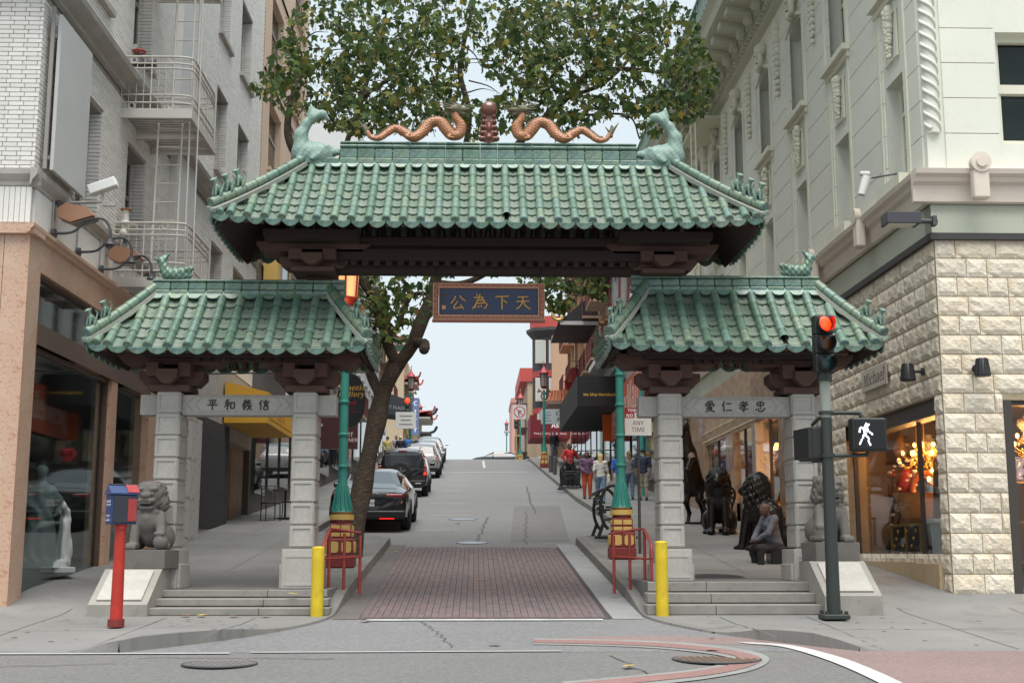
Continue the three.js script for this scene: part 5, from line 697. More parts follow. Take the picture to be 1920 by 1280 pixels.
lampPost(3.7, -139, 'green street lamp farthest up, by the pink building', false);
lampPost(-4.15, -60, 'green street lamp on the left pavement below the dark awning', false);
lampPost(-5.2, -96, 'green street lamp beneath the pagoda roofs', false);
{ // traffic signal
  const P = thing('traffic_signal', 'dark green signal pole showing red, with a lit walking-person box', 'traffic signal', [4.24, .04, 2.15]), g = M([.028, .035, .032], .5, { map: 'paint', s: .6 }), gal = M([.26, .28, .24], .5), blk = M([.015, .017, .016], .5);
  obj('pole', [cyl(.086, .068, 2.45, 0, .05, 0, 16)], g, P); obj('base_plate', [rbx(.32, .06, .32, .015, 0, .05, 0), ...[[1, 1], [1, -1], [-1, 1], [-1, -1]].map(([a, b]) => cyl(.025, .025, .05, a * .12, .07, b * .12, 6))], g, P);
  obj('upper_pole', cyl(.068, .066, .5, 0, 2.5, 0, 16), gal, P); obj('collar', cyl(.09, .09, .1, 0, 2.96, 0, 16), g, P);
  const hd = new THREE.Group(); hd.name = 'signal_head'; hd.position.set(.0, 3.06, .0); hd.scale.set(.9, 1, .9); P.add(hd);
  for (let k = 0; k < 3; k++) { const y = .12 + k * .25, c = [[.02, .05, .05], [.10, .035, .01], [1, .05, .02]][k]; obj('housing', rbx(.27, .245, .2, .02, 0, y, 0), blk, hd); obj('lens', sph(.1, 0, y, .1, 1, 1, .3, 20), k === 2 ? M([.9, .08, .03], .4, { emissive: 0xff2200, ei: 2.6 }) : M(c, .25), hd); obj('visor', uvm(new THREE.CylinderGeometry(.115, .112, .2, 20, 1, true, PI * .75 + PI / 2, PI * 1.5).rotateX(PI / 2).translate(0, y, .19)), blk, hd); }
  { const l = new THREE.PointLight(0xff3010, .25, 0, 2); l.position.set(0, .62, .26); hd.add(l); }
  const pd = new THREE.Group(); pd.name = 'walk_signal'; pd.position.set(.50, 2.28, .06); P.add(pd);
  obj('housing', rbx(.44, .42, .2, .035), blk, pd); obj('face', bx(.385, .365, .01, 0, 0, .103), M([.006, .006, .007], .4), pd);
  const dots = [[0.5, .86], [.58, .83], [.46, .80], [.53, .77], [.30, .72], [.38, .70], [.46, .70], [.26, .66], [.40, .64], [.48, .63], [.55, .6], [.25, .58], [.42, .57], [.62, .55], [.47, .52], [.68, .5], [.42, .5], [.38, .44], [.46, .45], [.52, .40], [.36, .37], [.56, .34], [.31, .30], [.55, .26], [.28, .23], [.57, .19], [.25, .16], [.6, .13], [.50, .68], [.54, .66], [.44, .74]];
  obj('walking_figure', dots.map(([x, y]) => sph(.0115, (x - .62) * .36, (y - .5) * .36, .112, 1, 1, .6, 6)), M([.9, .95, 1], .5, { emissive: 0xf2f6ff, ei: 3 }), pd);
  const vis = []; for (let i = 0; i < 15; i++) for (const q of [1, -1]) { const c = -.34 + i * .0486, p = []; for (const t of [-1, 1]) p.push(t); const a = [clamp(c - .18, -.19, .19), 0], b = 0; const x0 = Math.max(-.185, c - .175), x1 = Math.min(.185, c + .175); if (x1 - x0 < .02) continue; vis.push(bar([x0, q * (x0 - c), .118], [x1, q * (x1 - c), .118], .0018, 3)); } obj('egg_crate_visor', vis, M([.05, .05, .05], .6), pd);
  obj('arm', [bar([0, 2.56, 0], [.42, 2.56, .02], .028, 8), bar([.42, 2.56, .02], [.46, 2.48, .04], .028, 8)], g, P); obj('arm', [bar([0, 2.02, 0], [.5, 2.03, .03], .024, 8), bar([.5, 2.03, .03], [.5, 2.1, .05], .024, 8)], g, P);
  const sd = new THREE.Group(); sd.name = 'side_signal'; sd.position.set(-.14, 2.18, -.2); sd.rotation.y = -1.35; P.add(sd); obj('housing', rbx(.44, .42, .2, .035), blk, sd); obj('visor', bx(.40, .38, .06, 0, 0, .12), blk, sd);
  obj('arm', tube([[0, 2.4, 0], [-.06, 2.5, -.06], [-.14, 2.42, -.16]], .024, 8, 16), g, P); obj('arm', bar([0, 1.96, 0], [-.14, 1.97, -.2], .024, 8), g, P);
  obj('band', [cyl(.09, .09, .04, 0, 2.54, 0, 16), cyl(.09, .09, .04, 0, 2.0, 0, 16)], g, P);
}
{ // police call box
  const c = thing('call_box', 'blue and red police call box with a gabled lid on a red post', 'call box', [-4.32, .02, 2.85]); c.rotation.y = -.95; c.scale.setScalar(.86); const red = M([.56, .035, .02], .5, { map: 'conc', s: .6 }), bl = M([.03, .055, .16], .5, { map: 'paint', s: .4 }), dk = M([.03, .032, .045], .6, { map: 'dirt', s: .3 }), rr2 = M([.38, .04, .04], .5, { map: 'dirt', s: .3 });
  obj('post', [cyl(.085, .07, 1.32, 0, .04, 0, 18), cyl(.09, .08, .06, 0, 1.3, 0, 18)], red, c); obj('foot', [cyl(.11, .11, .1, 0, 0, 0, 18)], M([.22, .03, .025], .7, { map: 'dirt', s: .3 }), c);
  obj('box', rbx(.22, .40, .36, .015, 0, 1.56, 0), bl, c); obj('door', rbx(.02, .36, .32, .006, .118, 1.56, 0), dk, c); obj('worn_red_patch', rbx(.012, .3, .12, .004, .13, 1.55, -.1), rr2, c);
  obj('lid', prism([[-.135, 0], [.135, 0], [.135, .02], [0, .13], [-.135, .02]], .40).translate(0, 1.76, -.20), bl, c); obj('lid_red_half', [bx(.006, .165, .16).rotateZ(.88).translate(.074, 1.842, -.115)], rr2, c); obj('ridge', bar([0, 1.895, -.2], [0, 1.895, .2], .012), dk, c);
  const f = obj('lettering', quad(.20, .38), print(.2, .38, 256, (g, w, h) => { g.fillStyle = '#263c6c'; g.fillRect(0, 0, w, h); text(g, 'POLICE', w / 2, h * .22, 58, '#dfe4ee', 'sans-serif', 'center', 'bold'); text(g, 'TELEPHONE', w / 2, h * .34, 40, '#dfe4ee', 'sans-serif', 'center', 'bold'); text(g, 'OPEN OUT', w / 2, h * .72, 38, '#dfe4ee', 'sans-serif', 'center', 'bold'); text(g, 'OF', w / 2, h * .80, 34, '#dfe4ee', 'sans-serif', 'center', 'bold'); text(g, 'EMERGENCY', w / 2, h * .88, 38, '#dfe4ee', 'sans-serif', 'center', 'bold'); }), c); f.position.set(0, 1.56, .183);
}
// ---------- stone guardian lions ----------
const curls = (x, y, z) => .017 * Math.sin(x * 50) * Math.sin(y * 50 + 1) * Math.sin(z * 50);
function guardian(s, top, label) {
  const t = thing('guardian_lion', label, 'statue', [s < 0 ? -4.54 : 4.66, top + .27, .58]); t.rotation.y = s * .1;
  const st = M([.20, .18, .165], .9, { map: 'conc', s: .5, bump: 'grain', bs: .15, b: .004 });
  obj('pedestal', rbx(.62, .25, .58, .012, 0, .125, 0), st, t);
  const k = s < 0 ? -1 : 1, b = .25;
  const L = [['e', 0, b + .30, -.06, .19, .27, .20], ['e', 0, b + .40, .06, .165, .2, .15], ['e', 0, b + .73, .06, .185, .165, .17], ['e', 0, b + .83, .02, .19, .09, .18], // body, chest, head, crown of curls
    ['b', 0, b + .645, .2, .115, .03, .07, .03], ['e', 0, b + .715, .25, .065, .04, .05], ['e', .08, b + .80, .19, .06, .03, .045], ['e', -.08, b + .80, .19, .06, .03, .045], // upper jaw, nose, brows
    ['b', 0, b + .555, .18, .10, .022, .06, .02], ['e', 0, b + .60, .1, .13, .07, .1], ['e', 0, b + .60, .24, .105, .034, .1, 'sub'], ['e', .16, b + .78, .02, .045, .06, .06], ['e', -.16, b + .78, .02, .045, .06, .06],
    ['e', .16, b + .62, -.02, .07, .12, .12], ['e', -.16, b + .62, -.02, .07, .12, .12], ['e', 0, b + .70, -.12, .18, .2, .12], // mane
    ['c', k * .15, b + .44, .07, k * .17, b + .07, .15, .075, .062], ['b', k * .17, b + .045, .19, .075, .045, .09, .035], // straight foreleg and paw
    ['c', -k * .15, b + .44, .07, -k * .2, b + .24, .16, .075, .06], ['c', -k * .2, b + .24, .16, -k * .21, b + .19, .2, .06, .055], // raised foreleg
    ['e', .19, b + .16, -.12, .1, .16, .17], ['e', -.19, b + .16, -.12, .1, .16, .17], ['b', .2, b + .04, .04, .07, .04, .09, .03], ['b', -.2, b + .04, .02, .07, .04, .08, .03], // haunches
    ['e', 0, b + .42, .19, .045, .045, .03], ['c', -.13, b + .50, .14, .13, b + .50, .14, .022, .022]];
  if (s < 0) L.push(['e', -k * .215, b + .1, .2, .1, .1, .1]); else L.push(['e', -k * .215, b + .12, .2, .085, .11, .085], ['e', -k * .215, b + .2, .24, .06, .05, .05], ['c', -k * .27, b + .05, .22, -k * .18, b + .05, .27, .04, .03]);
  for (let i = 0; i < 26; i++) { const a = i * 2.39996, u = i / 26; L.push(['e', Math.cos(a) * .19 * (1 - .25 * u), b + .58 + .30 * u, .0 + Math.sin(a) * .165 - .03, .036, .036, .036]); }
  for (const q of [-.05, 0, .05]) { L.push(['e', k * .17 + q, b + .035, .275, .024, .035, .025], ['e', -k * .21 + q, b + .21, .255, .022, .028, .03]); }
  obj('lion', nets(sdfOf(L, .028, (x, y, z) => (y > b + .58 && z < .12 ? curls(x, y, z) : 0)), [-.36, .22, -.36], [.36, b + 1.0, .36], .0105), st, t);
  for (const q of [-1, 1]) obj('eye', sph(.026, q * .075, b + .735, .222, 1, .9, .7, 10), st, t);
  obj('teeth', Array.from({ length: 7 }, (_, i) => bx(.018, .022, .012, -.07 + i * .023, b + .618, .255)), st, t);
}
guardian(-1, .38, 'stone guardian lion resting a paw on a ball, left of the steps'); guardian(1, .48, 'stone guardian lion with a cub under its paw, behind the signal pole');
// ---------- bronze animals before the marble shops ----------
const mBronze = M([.03, .026, .024], .34, { metal: .6, map: 'dirt', s: .5 });
function bronzeLion(pos, turn, label) {
  const t = thing('bronze_lion', label, 'statue', pos, turn, 'seated bronze lions outside the shop');
  const L = [['e', 0, .62, -.18, .24, .36, .30], ['e', 0, .78, .08, .23, .3, .22], ['c', 0, .9, .05, 0, 1.2, .14, .24, .2], ['e', 0, 1.24, .2, .14, .155, .16], ['c', 0, 1.2, .3, 0, 1.17, .40, .085, .07], ['e', 0, 1.10, .34, .06, .04, .07], ['e', 0, 1.22, .02, .27, .30, .22], ['e', 0, .98, .14, .25, .26, .18], ['e', .13, 1.38, .12, .05, .05, .04], ['e', -.13, 1.38, .12, .05, .05, .04],
    ['c', .14, .75, .2, .16, .1, .32, .1, .075], ['c', -.14, .75, .2, -.16, .1, .32, .1, .075], ['e', .16, .07, .38, .095, .07, .13], ['e', -.16, .07, .38, .095, .07, .13], ['e', .24, .3, -.22, .15, .28, .27], ['e', -.24, .3, -.22, .15, .28, .27], ['e', .28, .07, .02, .09, .07, .17], ['e', -.28, .07, .02, .09, .07, .17], ['c', 0, .12, -.45, .35, .05, -.3, .05, .04]];
  for (let i = 0; i < 40; i++) { const a = i * 2.4, u = i / 40, y = .85 + .62 * u, R = .24 * Math.sin(PI * (.2 + .7 * u)) + .02; L.push(['c', Math.cos(a) * R, y, .05 + Math.sin(a) * R * .8, Math.cos(a) * R * 1.12, y - .14, .03 + Math.sin(a) * R * .9, .04, .015]); }
  obj('lion', nets(sdfOf(L, .05, (x, y, z) => (y > .75 && z < .27 ? .014 * Math.sin(y * 46 + Math.atan2(x, z) * 9) * Math.sin(Math.atan2(x, z) * 14) : 0)), [-.5, -.02, -.7], [.5, 1.6, .6], .019), mBronze, t);
}
bronzeLion([5.25, walkY(-10.3) - .03, -10.4], -.25, 'black bronze lion sitting upright beside a marble pier, facing out'); bronzeLion([5.28, walkY(-6.3) - .03, -6.4], -2.3, 'black bronze lion seen from behind the seated person, head turned away');
{ const t = thing('bronze_horse', 'black bronze rearing horse statue with a pale shoulder', 'statue', [5.15, walkY(-13.4), -13.6], -.5);
  const L = [['c', 0, 1.0, -.3, 0, 1.75, .15, .26, .24], ['e', 0, .98, -.34, .25, .3, .28], ['e', 0, 1.66, .14, .22, .28, .22], ['c', 0, 1.8, .18, 0, 2.35, .28, .19, .11], ['c', 0, 2.38, .26, 0, 2.3, .58, .105, .06], ['c', .04, 2.45, .24, .05, 2.56, .22, .03, .01], ['c', -.04, 2.45, .24, -.05, 2.56, .22, .03, .01], ['c', .14, 1.0, -.35, .17, .62, -.2, .15, .09], ['c', .17, .62, -.2, .17, .32, -.48, .08, .05], ['c', .17, .32, -.48, .17, .05, -.38, .045, .05], ['c', -.14, 1.0, -.35, -.17, .6, -.15, .15, .09], ['c', -.17, .6, -.15, -.17, .3, -.42, .08, .05], ['c', -.17, .3, -.42, -.17, .05, -.3, .045, .05], ['c', .13, 1.6, .25, .15, 1.3, .6, .09, .06], ['c', .15, 1.3, .6, .15, 1.02, .45, .055, .045], ['c', -.13, 1.6, .25, -.15, 1.5, .65, .09, .06], ['c', -.15, 1.5, .65, -.15, 1.2, .6, .055, .045], ['c', 0, 1.1, -.58, .05, .6, -.85, .07, .05], ['c', .05, .6, -.85, .08, .12, -.8, .07, .03], ['c', 0, 2.5, .2, 0, 1.95, .0, .05, .06]];
  obj('horse', nets(sdfOf(L, .06), [-.4, -.02, -1.0], [.4, 2.65, .8], .024), mBronze, t); obj('base', rbx(.6, .06, 1.0, .01, 0, .03, -.4), mBronze, t); obj('worn_shoulder', nets(sdfOf([['e', .1, 1.66, .2, .135, .22, .17]], .02), [-.1, 1.35, -.05], [.3, 1.95, .45], .03), M([.34, .32, .32], .35, { metal: .5, map: 'dirt', s: .3 }), t);
  const b = thing('ornate_bench', 'black cast bench with scrolled arms between the horse and lion statues', 'bench', [5.55, walkY(-12) - .02, -12], -PI / 2), sc = []; for (const x of [-.5, 0, .5]) sc.push(tube([[x, 0, .25], [x, .2, .3], [x, .42, .2], [x, .45, -.2], [x, .2, -.28], [x, 0, -.22]], .035, 6, 24), tube([[x, .45, -.2], [x, .8, -.3], [x, .95, -.2], [x, .85, -.1], [x, .78, -.2]], .03, 6, 24), tube([[x, .45, .2], [x, .68, .28], [x, .72, .1], [x, .6, .1]], .03, 6, 20)); obj('frame', sc, mBronze, b); for (let k = 0; k < 4; k++) obj('seat_slat', rbx(1.2, .035, .08, .01, 0, .46, -.15 + k * .1), mBronze, b); for (let k = 0; k < 3; k++) obj('back_slat', rbx(1.2, .07, .03, .01, 0, .6 + k * .12, -.24 - k * .02), mBronze, b);
  const st = thing('stool', 'small black stool between lion and marble pier', 'stool', [5.8, walkY(-7.4) - .02, -7.5]); obj('seat', rbx(.38, .04, .38, .01, 0, .55, 0), mBronze, st); for (const [a, c] of [[1, 1], [1, -1], [-1, 1], [-1, -1]]) obj('leg', bx(.035, .55, .035, a * .16, .275, c * .16), mBronze, st);
}
// side-walk cafe chairs on the left, planter, benches
{ const m = M([.02, .02, .021], .5);
  const ch = (pos, turn, label) => { const t = thing('cafe_chair', label, 'chair', pos, turn, 'black metal chairs on the left pavement'); obj('seat', rbx(.42, .03, .42, .01, 0, .45, 0), m, t); for (const [a, b] of [[1, 1], [1, -1], [-1, 1], [-1, -1]]) obj('leg', bar([a * .19, 0, b * .19], [a * .18, .45, b * .18], .014), m, t); obj('backrest', [bar([-.18, .45, -.19], [-.18, .9, -.22], .014), bar([.18, .45, -.19], [.18, .9, -.22], .014), ...[.6, .7, .8, .88].map((y) => bar([-.18, y, -.205], [.18, y, -.205], .01))], m, t); };
  ch([-5.35, walkY(-14.6), -14.6], .5, 'black metal chair nearest the folding grille'); ch([-4.85, walkY(-15.0), -15.0], -.5, 'black metal chair beside the small table, away from the wall');
  const tb = thing('cafe_table', 'small black table between two metal chairs', 'table', [-5.1, walkY(-15.4), -15.4]); obj('tabletop', rbx(.6, .03, .6, .01, 0, .72, 0), m, tb); obj('stem', bar([0, 0, 0], [0, .72, 0], .03), m, tb); obj('foot', cyl(.22, .2, .03), m, tb);
  const bench = (pos, turn, label) => { const t = thing('round_end_bench', label, 'bench', pos, turn, 'black benches with round ends'); for (const s of [-.75, .75]) { obj('end_frame', [tube(Array.from({ length: 15 }, (_, k) => { const a = -1.2 + k / 14 * 4.4; return [s, .62 + .46 * Math.sin(a), -.1 - .46 * Math.cos(a) * .55]; }), .035, 7, 40), bar([s, .3, .26], [s, .03, .34], .035), bar([s, .35, -.28], [s, .03, -.4], .035), bar([s, .03, .4], [s, .03, -.48], .035)], m, t); obj('arm', bar([s, .62, .3], [s, .64, -.25], .025), m, t); } for (let k = 0; k < 5; k++) obj('seat_slat', rbx(1.5, .035, .07, .008, 0, .44 - k * .008, .25 - k * .095), m, t); for (let k = 0; k < 5; k++) obj('back_slat', rbx(1.5, .07, .03, .008, 0, .55 + k * .1, -.25 - k * .035), m, t); };
  bench([2.75, walkY(-9.2) - .02, -9.0], PI / 2, 'black round-ended bench next to the lamp base'); bench([3.6, walkY(-32.5) - .02, -32.5], PI / 2, 'black round-ended bench by the man in the red jacket');
  const pl = thing('planter_box', 'black square planter with a bare plant at the kerb', 'planter', [3.75, walkY(-34.5) - .02, -34.8]); obj('box', rbx(.8, .75, .8, .03, 0, .37, 0), m, pl); obj('stems', Array.from({ length: 9 }, (_, k) => tube([[0, .7, 0], [rr(-.2, .2), 1.2, rr(-.2, .2)], [rr(-.5, .5), rr(1.4, 1.9), rr(-.3, .3)]], .018, 4, 8)), M([.10, .09, .07], .9), pl);
  for (const [x, z, w] of [[3.7, -44, 'farther from'], [3.65, -46.5, 'nearer to']]) { const p = thing('metal_post', 'short dark metal post at the kerb, ' + w + ' the far lamp', 'bollard', [x, walkY(z), z], 0, 'short posts at the right kerb'); obj('shaft', cyl(.1, .1, .85), M([.08, .08, .085], .5), p); obj('cap', sph(.1, 0, .85, 0, 1, .4, 1), M([.08, .08, .085], .5), p); }
  for (const [x, z, y] of [[-1.5, 2.05, 0], [-3.2, 1.75, .02], [-3.6, 1.72, .02], [-3.75, 1.7, .02], [-2.75, 1.75, .02], [.05, 4.4, 0], [2.2, 4.9, 0], [-1.75, -7.4, 0], [-.1, -2.5, 0], [-.6, -15.5, 0], [-2.5, 1.2, .2], [3.0, -.4, .42], [1.2, 6.1, 0]]) { const f = tag(obj('fallen_leaf', (() => { const g = new THREE.ShapeGeometry(leafShape()); g.scale(.09, .09, .09); g.rotateX(-PI / 2 + .1); g.rotateY(rr(0, 6)); return uvm(g); })(), M(rnd() < .6 ? [.48, .36, .05] : [.36, .17, .05], .8)), 'dry yellow plane leaf lying flat on the paving', 'leaf', 'fallen leaves on the ground'); f.position.set(x, (z > -1 && Math.abs(x) > 2 ? sideY(x, z) : roadY(z)) + .03 + (y > .1 ? y : 0), z); }
}
function leafShape() { const s = new THREE.Shape(), P = []; for (let k = 0; k < 10; k++) { const a = -PI / 2 + (k + .5) / 10 * 2 * PI, lobe = k % 2 ? .55 : [.55, .95, 1.1, .95, .55][k / 2 | 0]; P.push([Math.cos(a) * lobe, Math.sin(a) * lobe + .2]); } s.moveTo(0, -.35); for (const p of P) s.lineTo(...p); s.closePath(); return s; }

// ---------- people ----------
function person(o) { // o: at [x,y,z], turn, h, label, colours, pose
  const t = thing('person', o.label, 'person', o.at, o.turn ?? 0), sc = (o.h ?? 1.7) / 1.72, sk = M(o.skin ?? [.42, .26, .18], .6);
  const P = o.pose ?? {}, sw = P.stride ?? 0, female = o.f ? 1 : 0, shw = female ? .165 : .19, hipw = .095;
  const J = P.seat ? { hip: [0, .50, 0], chest: [0, .93, .12], neck: [0, 1.10, .16], head: [0, 1.22, .24] } : { hip: [0, .93, 0], chest: [0, 1.30, .01], neck: [0, 1.47, 0], head: [0, 1.60, .03] };
  const leg = (s) => P.seat ? [[s * hipw, .50, 0], [s * .16, .48, .44], [s * .16, .09, .40 + s * .05], [s * .17, .04, .56 + s * .05]] : [[s * hipw, .90, 0], [s * .1, .5, .03 + s * sw * .5], [s * .1, .09, -.01 + s * sw], [s * .11, .04, .13 + s * sw]];
  const arm = (s) => P.arms ? P.arms(s, J) : [[s * shw, 1.40, 0], [s * (shw + .06), 1.13, -.02 - s * sw * .3], [s * (shw + .05), .89, .06 - s * sw * .5]];
  const A = [-1, 1].map(arm), Lg = [-1, 1].map(leg), cap = (a, b, ra, rb) => ['c', ...a, ...b, ra, rb];
  const torso = (g) => [cap(J.hip, J.chest, .125 + g, .13 + g), ['e', J.hip[0], J.hip[1] + .02, J.hip[2], .16 + g, .11 + g, .12 + g], ['e', J.chest[0], J.chest[1], J.chest[2], shw - .02 + g, .15 + g, .115 + g], ...[-1, 1].map((s) => cap([s * .05, J.chest[1] + .1, J.chest[2]], A[s < 0 ? 0 : 1][0], .07 + g, .062 + g))];
  const armS = (g, part) => [0, 1].flatMap((k) => part === 'u' ? [cap(A[k][0], A[k][1], .054 + g, .043 + g)] : [cap(A[k][0], A[k][1], .054 + g, .043 + g), cap(A[k][1], A[k][2], .042 + g, .03 + g)]);
  const legS = (g, lo = 1) => [0, 1].flatMap((k) => { const [a, b, c] = Lg[k]; return [cap(a, b, .088 + g, .06 + g), cap(b, V(...b).lerp(V(...c), lo).toArray(), .058 + g, lerp(.058, .038, lo) + g)]; });
  const hd = J.head, body = [...torso(0), ...armS(0), ...legS(0), cap(J.neck, hd, .055, .05), ['e', hd[0], hd[1] + .01, hd[2], .076, .108, .094], ['e', hd[0], hd[1] - .06, hd[2] + .03, .05, .05, .055], ['e', hd[0], hd[1] - .005, hd[2] + .1, .015, .025, .018], ['e', hd[0] - .078, hd[1], hd[2], .014, .03, .02], ['e', hd[0] + .078, hd[1], hd[2], .014, .03, .02]];
  const lo = [-.5, -.02, -.42], hi = [.5, 1.8, P.seat ? .75 : .42], hands = [];
  for (let k = 0; k < 2; k++) { const w = V(...A[k][2]), d = w.clone().sub(V(...A[k][1])).normalize(), c = w.clone().addScaledVector(d, .05); hands.push(sph(.04, c.x, c.y, c.z, .7, 1.1, 1, 8)); for (let f = 0; f < 5; f++) { const q = f === 4 ? V(0, 0, .045) : V(0, 0, -.028 + f * .019), a = c.clone().addScaledVector(d, f === 4 ? 0 : .03).add(q), b = a.clone().addScaledVector(d, f === 4 ? .035 : [.05, .06, .057, .045][f]).add(V(k ? -.015 : .015, 0, f === 4 ? .015 : 0)); hands.push(bar(a.toArray(), b.toArray(), .009, 5)); } }
  obj('body', merge([nets(sdfOf(body, .03), lo, hi, o.cell ?? .02), ...hands]), sk, t);
  const shirt = M(o.shirt, .85, { map: 'dirt', s: .5 }), pant = M(o.pants, .85, { map: 'dirt', s: .4 });
  const cutLow = P.seat ? ['b', 0, .3, .3, .5, .12, .8, .01, 'sub'] : ['b', 0, .38, 0, .6, .5, .6, .01, 'sub'];
  obj('top', nets(sdfOf([...torso(.018), ...armS(.016, o.sleeve === 'long' ? 'l' : 'u'), ['b', 0, J.neck[1] + .1, J.neck[2] + .02, .06, .09, .1, .02, 'sub'], cutLow], .03, (x, y, z) => .004 * Math.sin(y * 45 + x * 14)), lo, hi, o.cell ?? .02), shirt, t);
  obj(o.shorts ? 'shorts' : 'trousers', nets(sdfOf([...legS(.02, o.shorts ? .1 : .97), ['e', ...J.hip, .165, .12, .135], ['b', 0, (P.seat ? .72 : 1.1) + .3, 0, .6, .3, .6, .01, 'sub']], .025, (x, y, z) => .004 * Math.sin(y * 38 + z * 20)), lo, hi, o.cell ?? .02), pant, t);
  for (const k of [0, 1]) { const f = Lg[k], g = nets(sdfOf([['c', f[2][0], .045, f[2][2] - .03, f[3][0], .035, f[3][2], .045, .04], ['c', f[2][0], .07, f[2][2], f[2][0], .1, f[2][2], .045, .045]], .02), [f[3][0] - .12, -.03, f[2][2] - .14], [f[3][0] + .12, .2, f[3][2] + .12], .018); obj('shoe', g, M(o.shoe ?? [.03, .03, .03], .6), t); }
  if (o.hair !== null) { const H = [['e', hd[0], hd[1] + .045, hd[2] - .015, .088, .085, .1]]; if (o.long) H.push(['c', hd[0], hd[1], hd[2] - .06, hd[0], hd[1] - o.long, hd[2] - .09, .085, .07]); if (o.cap) H.push(['b', hd[0], hd[1] + .05, hd[2] + .12, .06, .012, .06, .01]); H.push(['e', hd[0], hd[1] - .03, hd[2] + .1, .07, .09, .07, 'sub']); obj(o.cap ? 'cap' : 'hair', nets(sdfOf(H, .03, (x, y, z) => .004 * Math.sin(x * 120 + y * 30)), [hd[0] - .2, hd[1] - (o.long ?? .1) - .15, hd[2] - .25], [hd[0] + .2, hd[1] + .2, hd[2] + .25], .016), M(o.hair ?? [.03, .02, .015], .7), t); }
  t.scale.setScalar(sc); return t;
}
const reach = (s, J) => s > 0 ? [[.19, 1.40, 0], [.3, 1.2, .14], [.4, 1.3, .32]] : [[-.19, 1.40, 0], [-.24, 1.14, .02], [-.12, 1.02, .2]];
person({ at: [3.66, walkY(-33.5), -33.5], turn: .3, h: 1.75, label: 'person in a bright red jacket and dark trousers beside the bench', shirt: [.50, .03, .035], pants: [.02, .022, .03], sleeve: 'long', skin: [.12, .07, .05], pose: { arms: (s, J) => s > 0 ? [[.19, 1.40, 0], [.27, 1.16, .1], [.1, 1.38, .24]] : [[-.19, 1.4, 0], [-.32, 1.18, -.02], [-.2, 1.02, .08]] } });
{ const p = person({ at: [3.69, walkY(-26), -26], turn: -.12, h: 1.62, label: 'person in orange trousers and a purple printed top holding a stick', shirt: [.17, .09, .17], pants: [.50, .085, .03], sleeve: 'long', skin: [.16, .09, .06], long: .2, pose: { arms: reach } }); const f = obj('shirt_print', [sph(.09, 0, 1.28, .125, 1, 1.1, .25, 12)], M([.45, .38, .08], .8, { map: 'brown', s: .1 }), p); obj('shirt_print', sph(.07, 0, 1.14, .13, 1, 1, .25, 12), M([.06, .16, .30], .8), p); obj('shirt_hem', sph(.12, 0, 1.0, .03, 1.1, .5, .95, 12), M([.42, .08, .16], .8), p);
  const st = tag(obj('long_stick', tube([[3.3, walkY(-26) + 1.62, -25.7], [4.0, walkY(-26) + 1.64, -25.6], [4.7, walkY(-26) + 1.66, -25.6]], .022, 6), M([.10, .07, .05], .7)), 'long dark stick held level by the person in orange trousers', 'stick'); }
{ const p = person({ at: [3.86, walkY(-23), -23], turn: PI - .1, h: 1.6, f: 1, label: 'blonde person in a white tank top and blue jeans with a white bag, walking away', shirt: [.62, .60, .58], pants: [.16, .25, .38], skin: [.50, .33, .25], hair: [.55, .40, .18], long: .3, pose: { stride: .16 } }); obj('shoulder_bag', [rbx(.12, .32, .26, .05, -.27, .84, -.02), tube([[-.2, 1.4, 0], [-.26, 1.2, .02], [-.27, .98, 0]], .012, 5)], M([.62, .58, .52], .8), p); }
person({ at: [4.66, walkY(-25), -25], turn: PI + .1, h: 1.62, f: 1, label: 'dark-haired person in a blue top and white shorts, walking away beside the lamp', shirt: [.035, .13, .52], pants: [.60, .57, .52], shorts: true, skin: [.40, .25, .18], long: .3, hair: [.03, .018, .012], shoe: [.5, .45, .42], pose: { stride: .14 } });
person({ at: [5.1, walkY(-25.6), -25.6], turn: PI, h: 1.66, f: 1, label: 'long-haired person in grey top and jeans half hidden by the lamp post', shirt: [.22, .22, .24], pants: [.13, .2, .32], skin: [.45, .3, .22], long: .25, hair: [.22, .12, .06], pose: { stride: .1 } });
person({ at: [5.5, walkY(-25), -25], turn: PI - .1, h: 1.74, label: 'person in a navy tee, cap and beige shorts beside the steel shutter', shirt: [.035, .045, .08], pants: [.46, .40, .32], shorts: true, cap: true, hair: [.02, .025, .045], skin: [.48, .30, .24] });
person({ at: [4.98, .50, -3.9], turn: -1.25, h: 1.52, label: 'seated person hunched in a grey jacket and dark trousers by the right pillar', shirt: [.12, .125, .15], pants: [.022, .02, .022], sleeve: 'long', skin: [.10, .055, .04], hair: [.10, .055, .042], pose: { seat: true, arms: (s, J) => [[s * .19, 1.05, .14], [s * .22, .78, .3], [s * .08, .66, .46]] } });
tag(obj('low_seat', rbx(.42, .46, .42, .02, 5.05, .73, -3.9), mBronze), 'low dark block seat under the person in the grey jacket', 'seat');
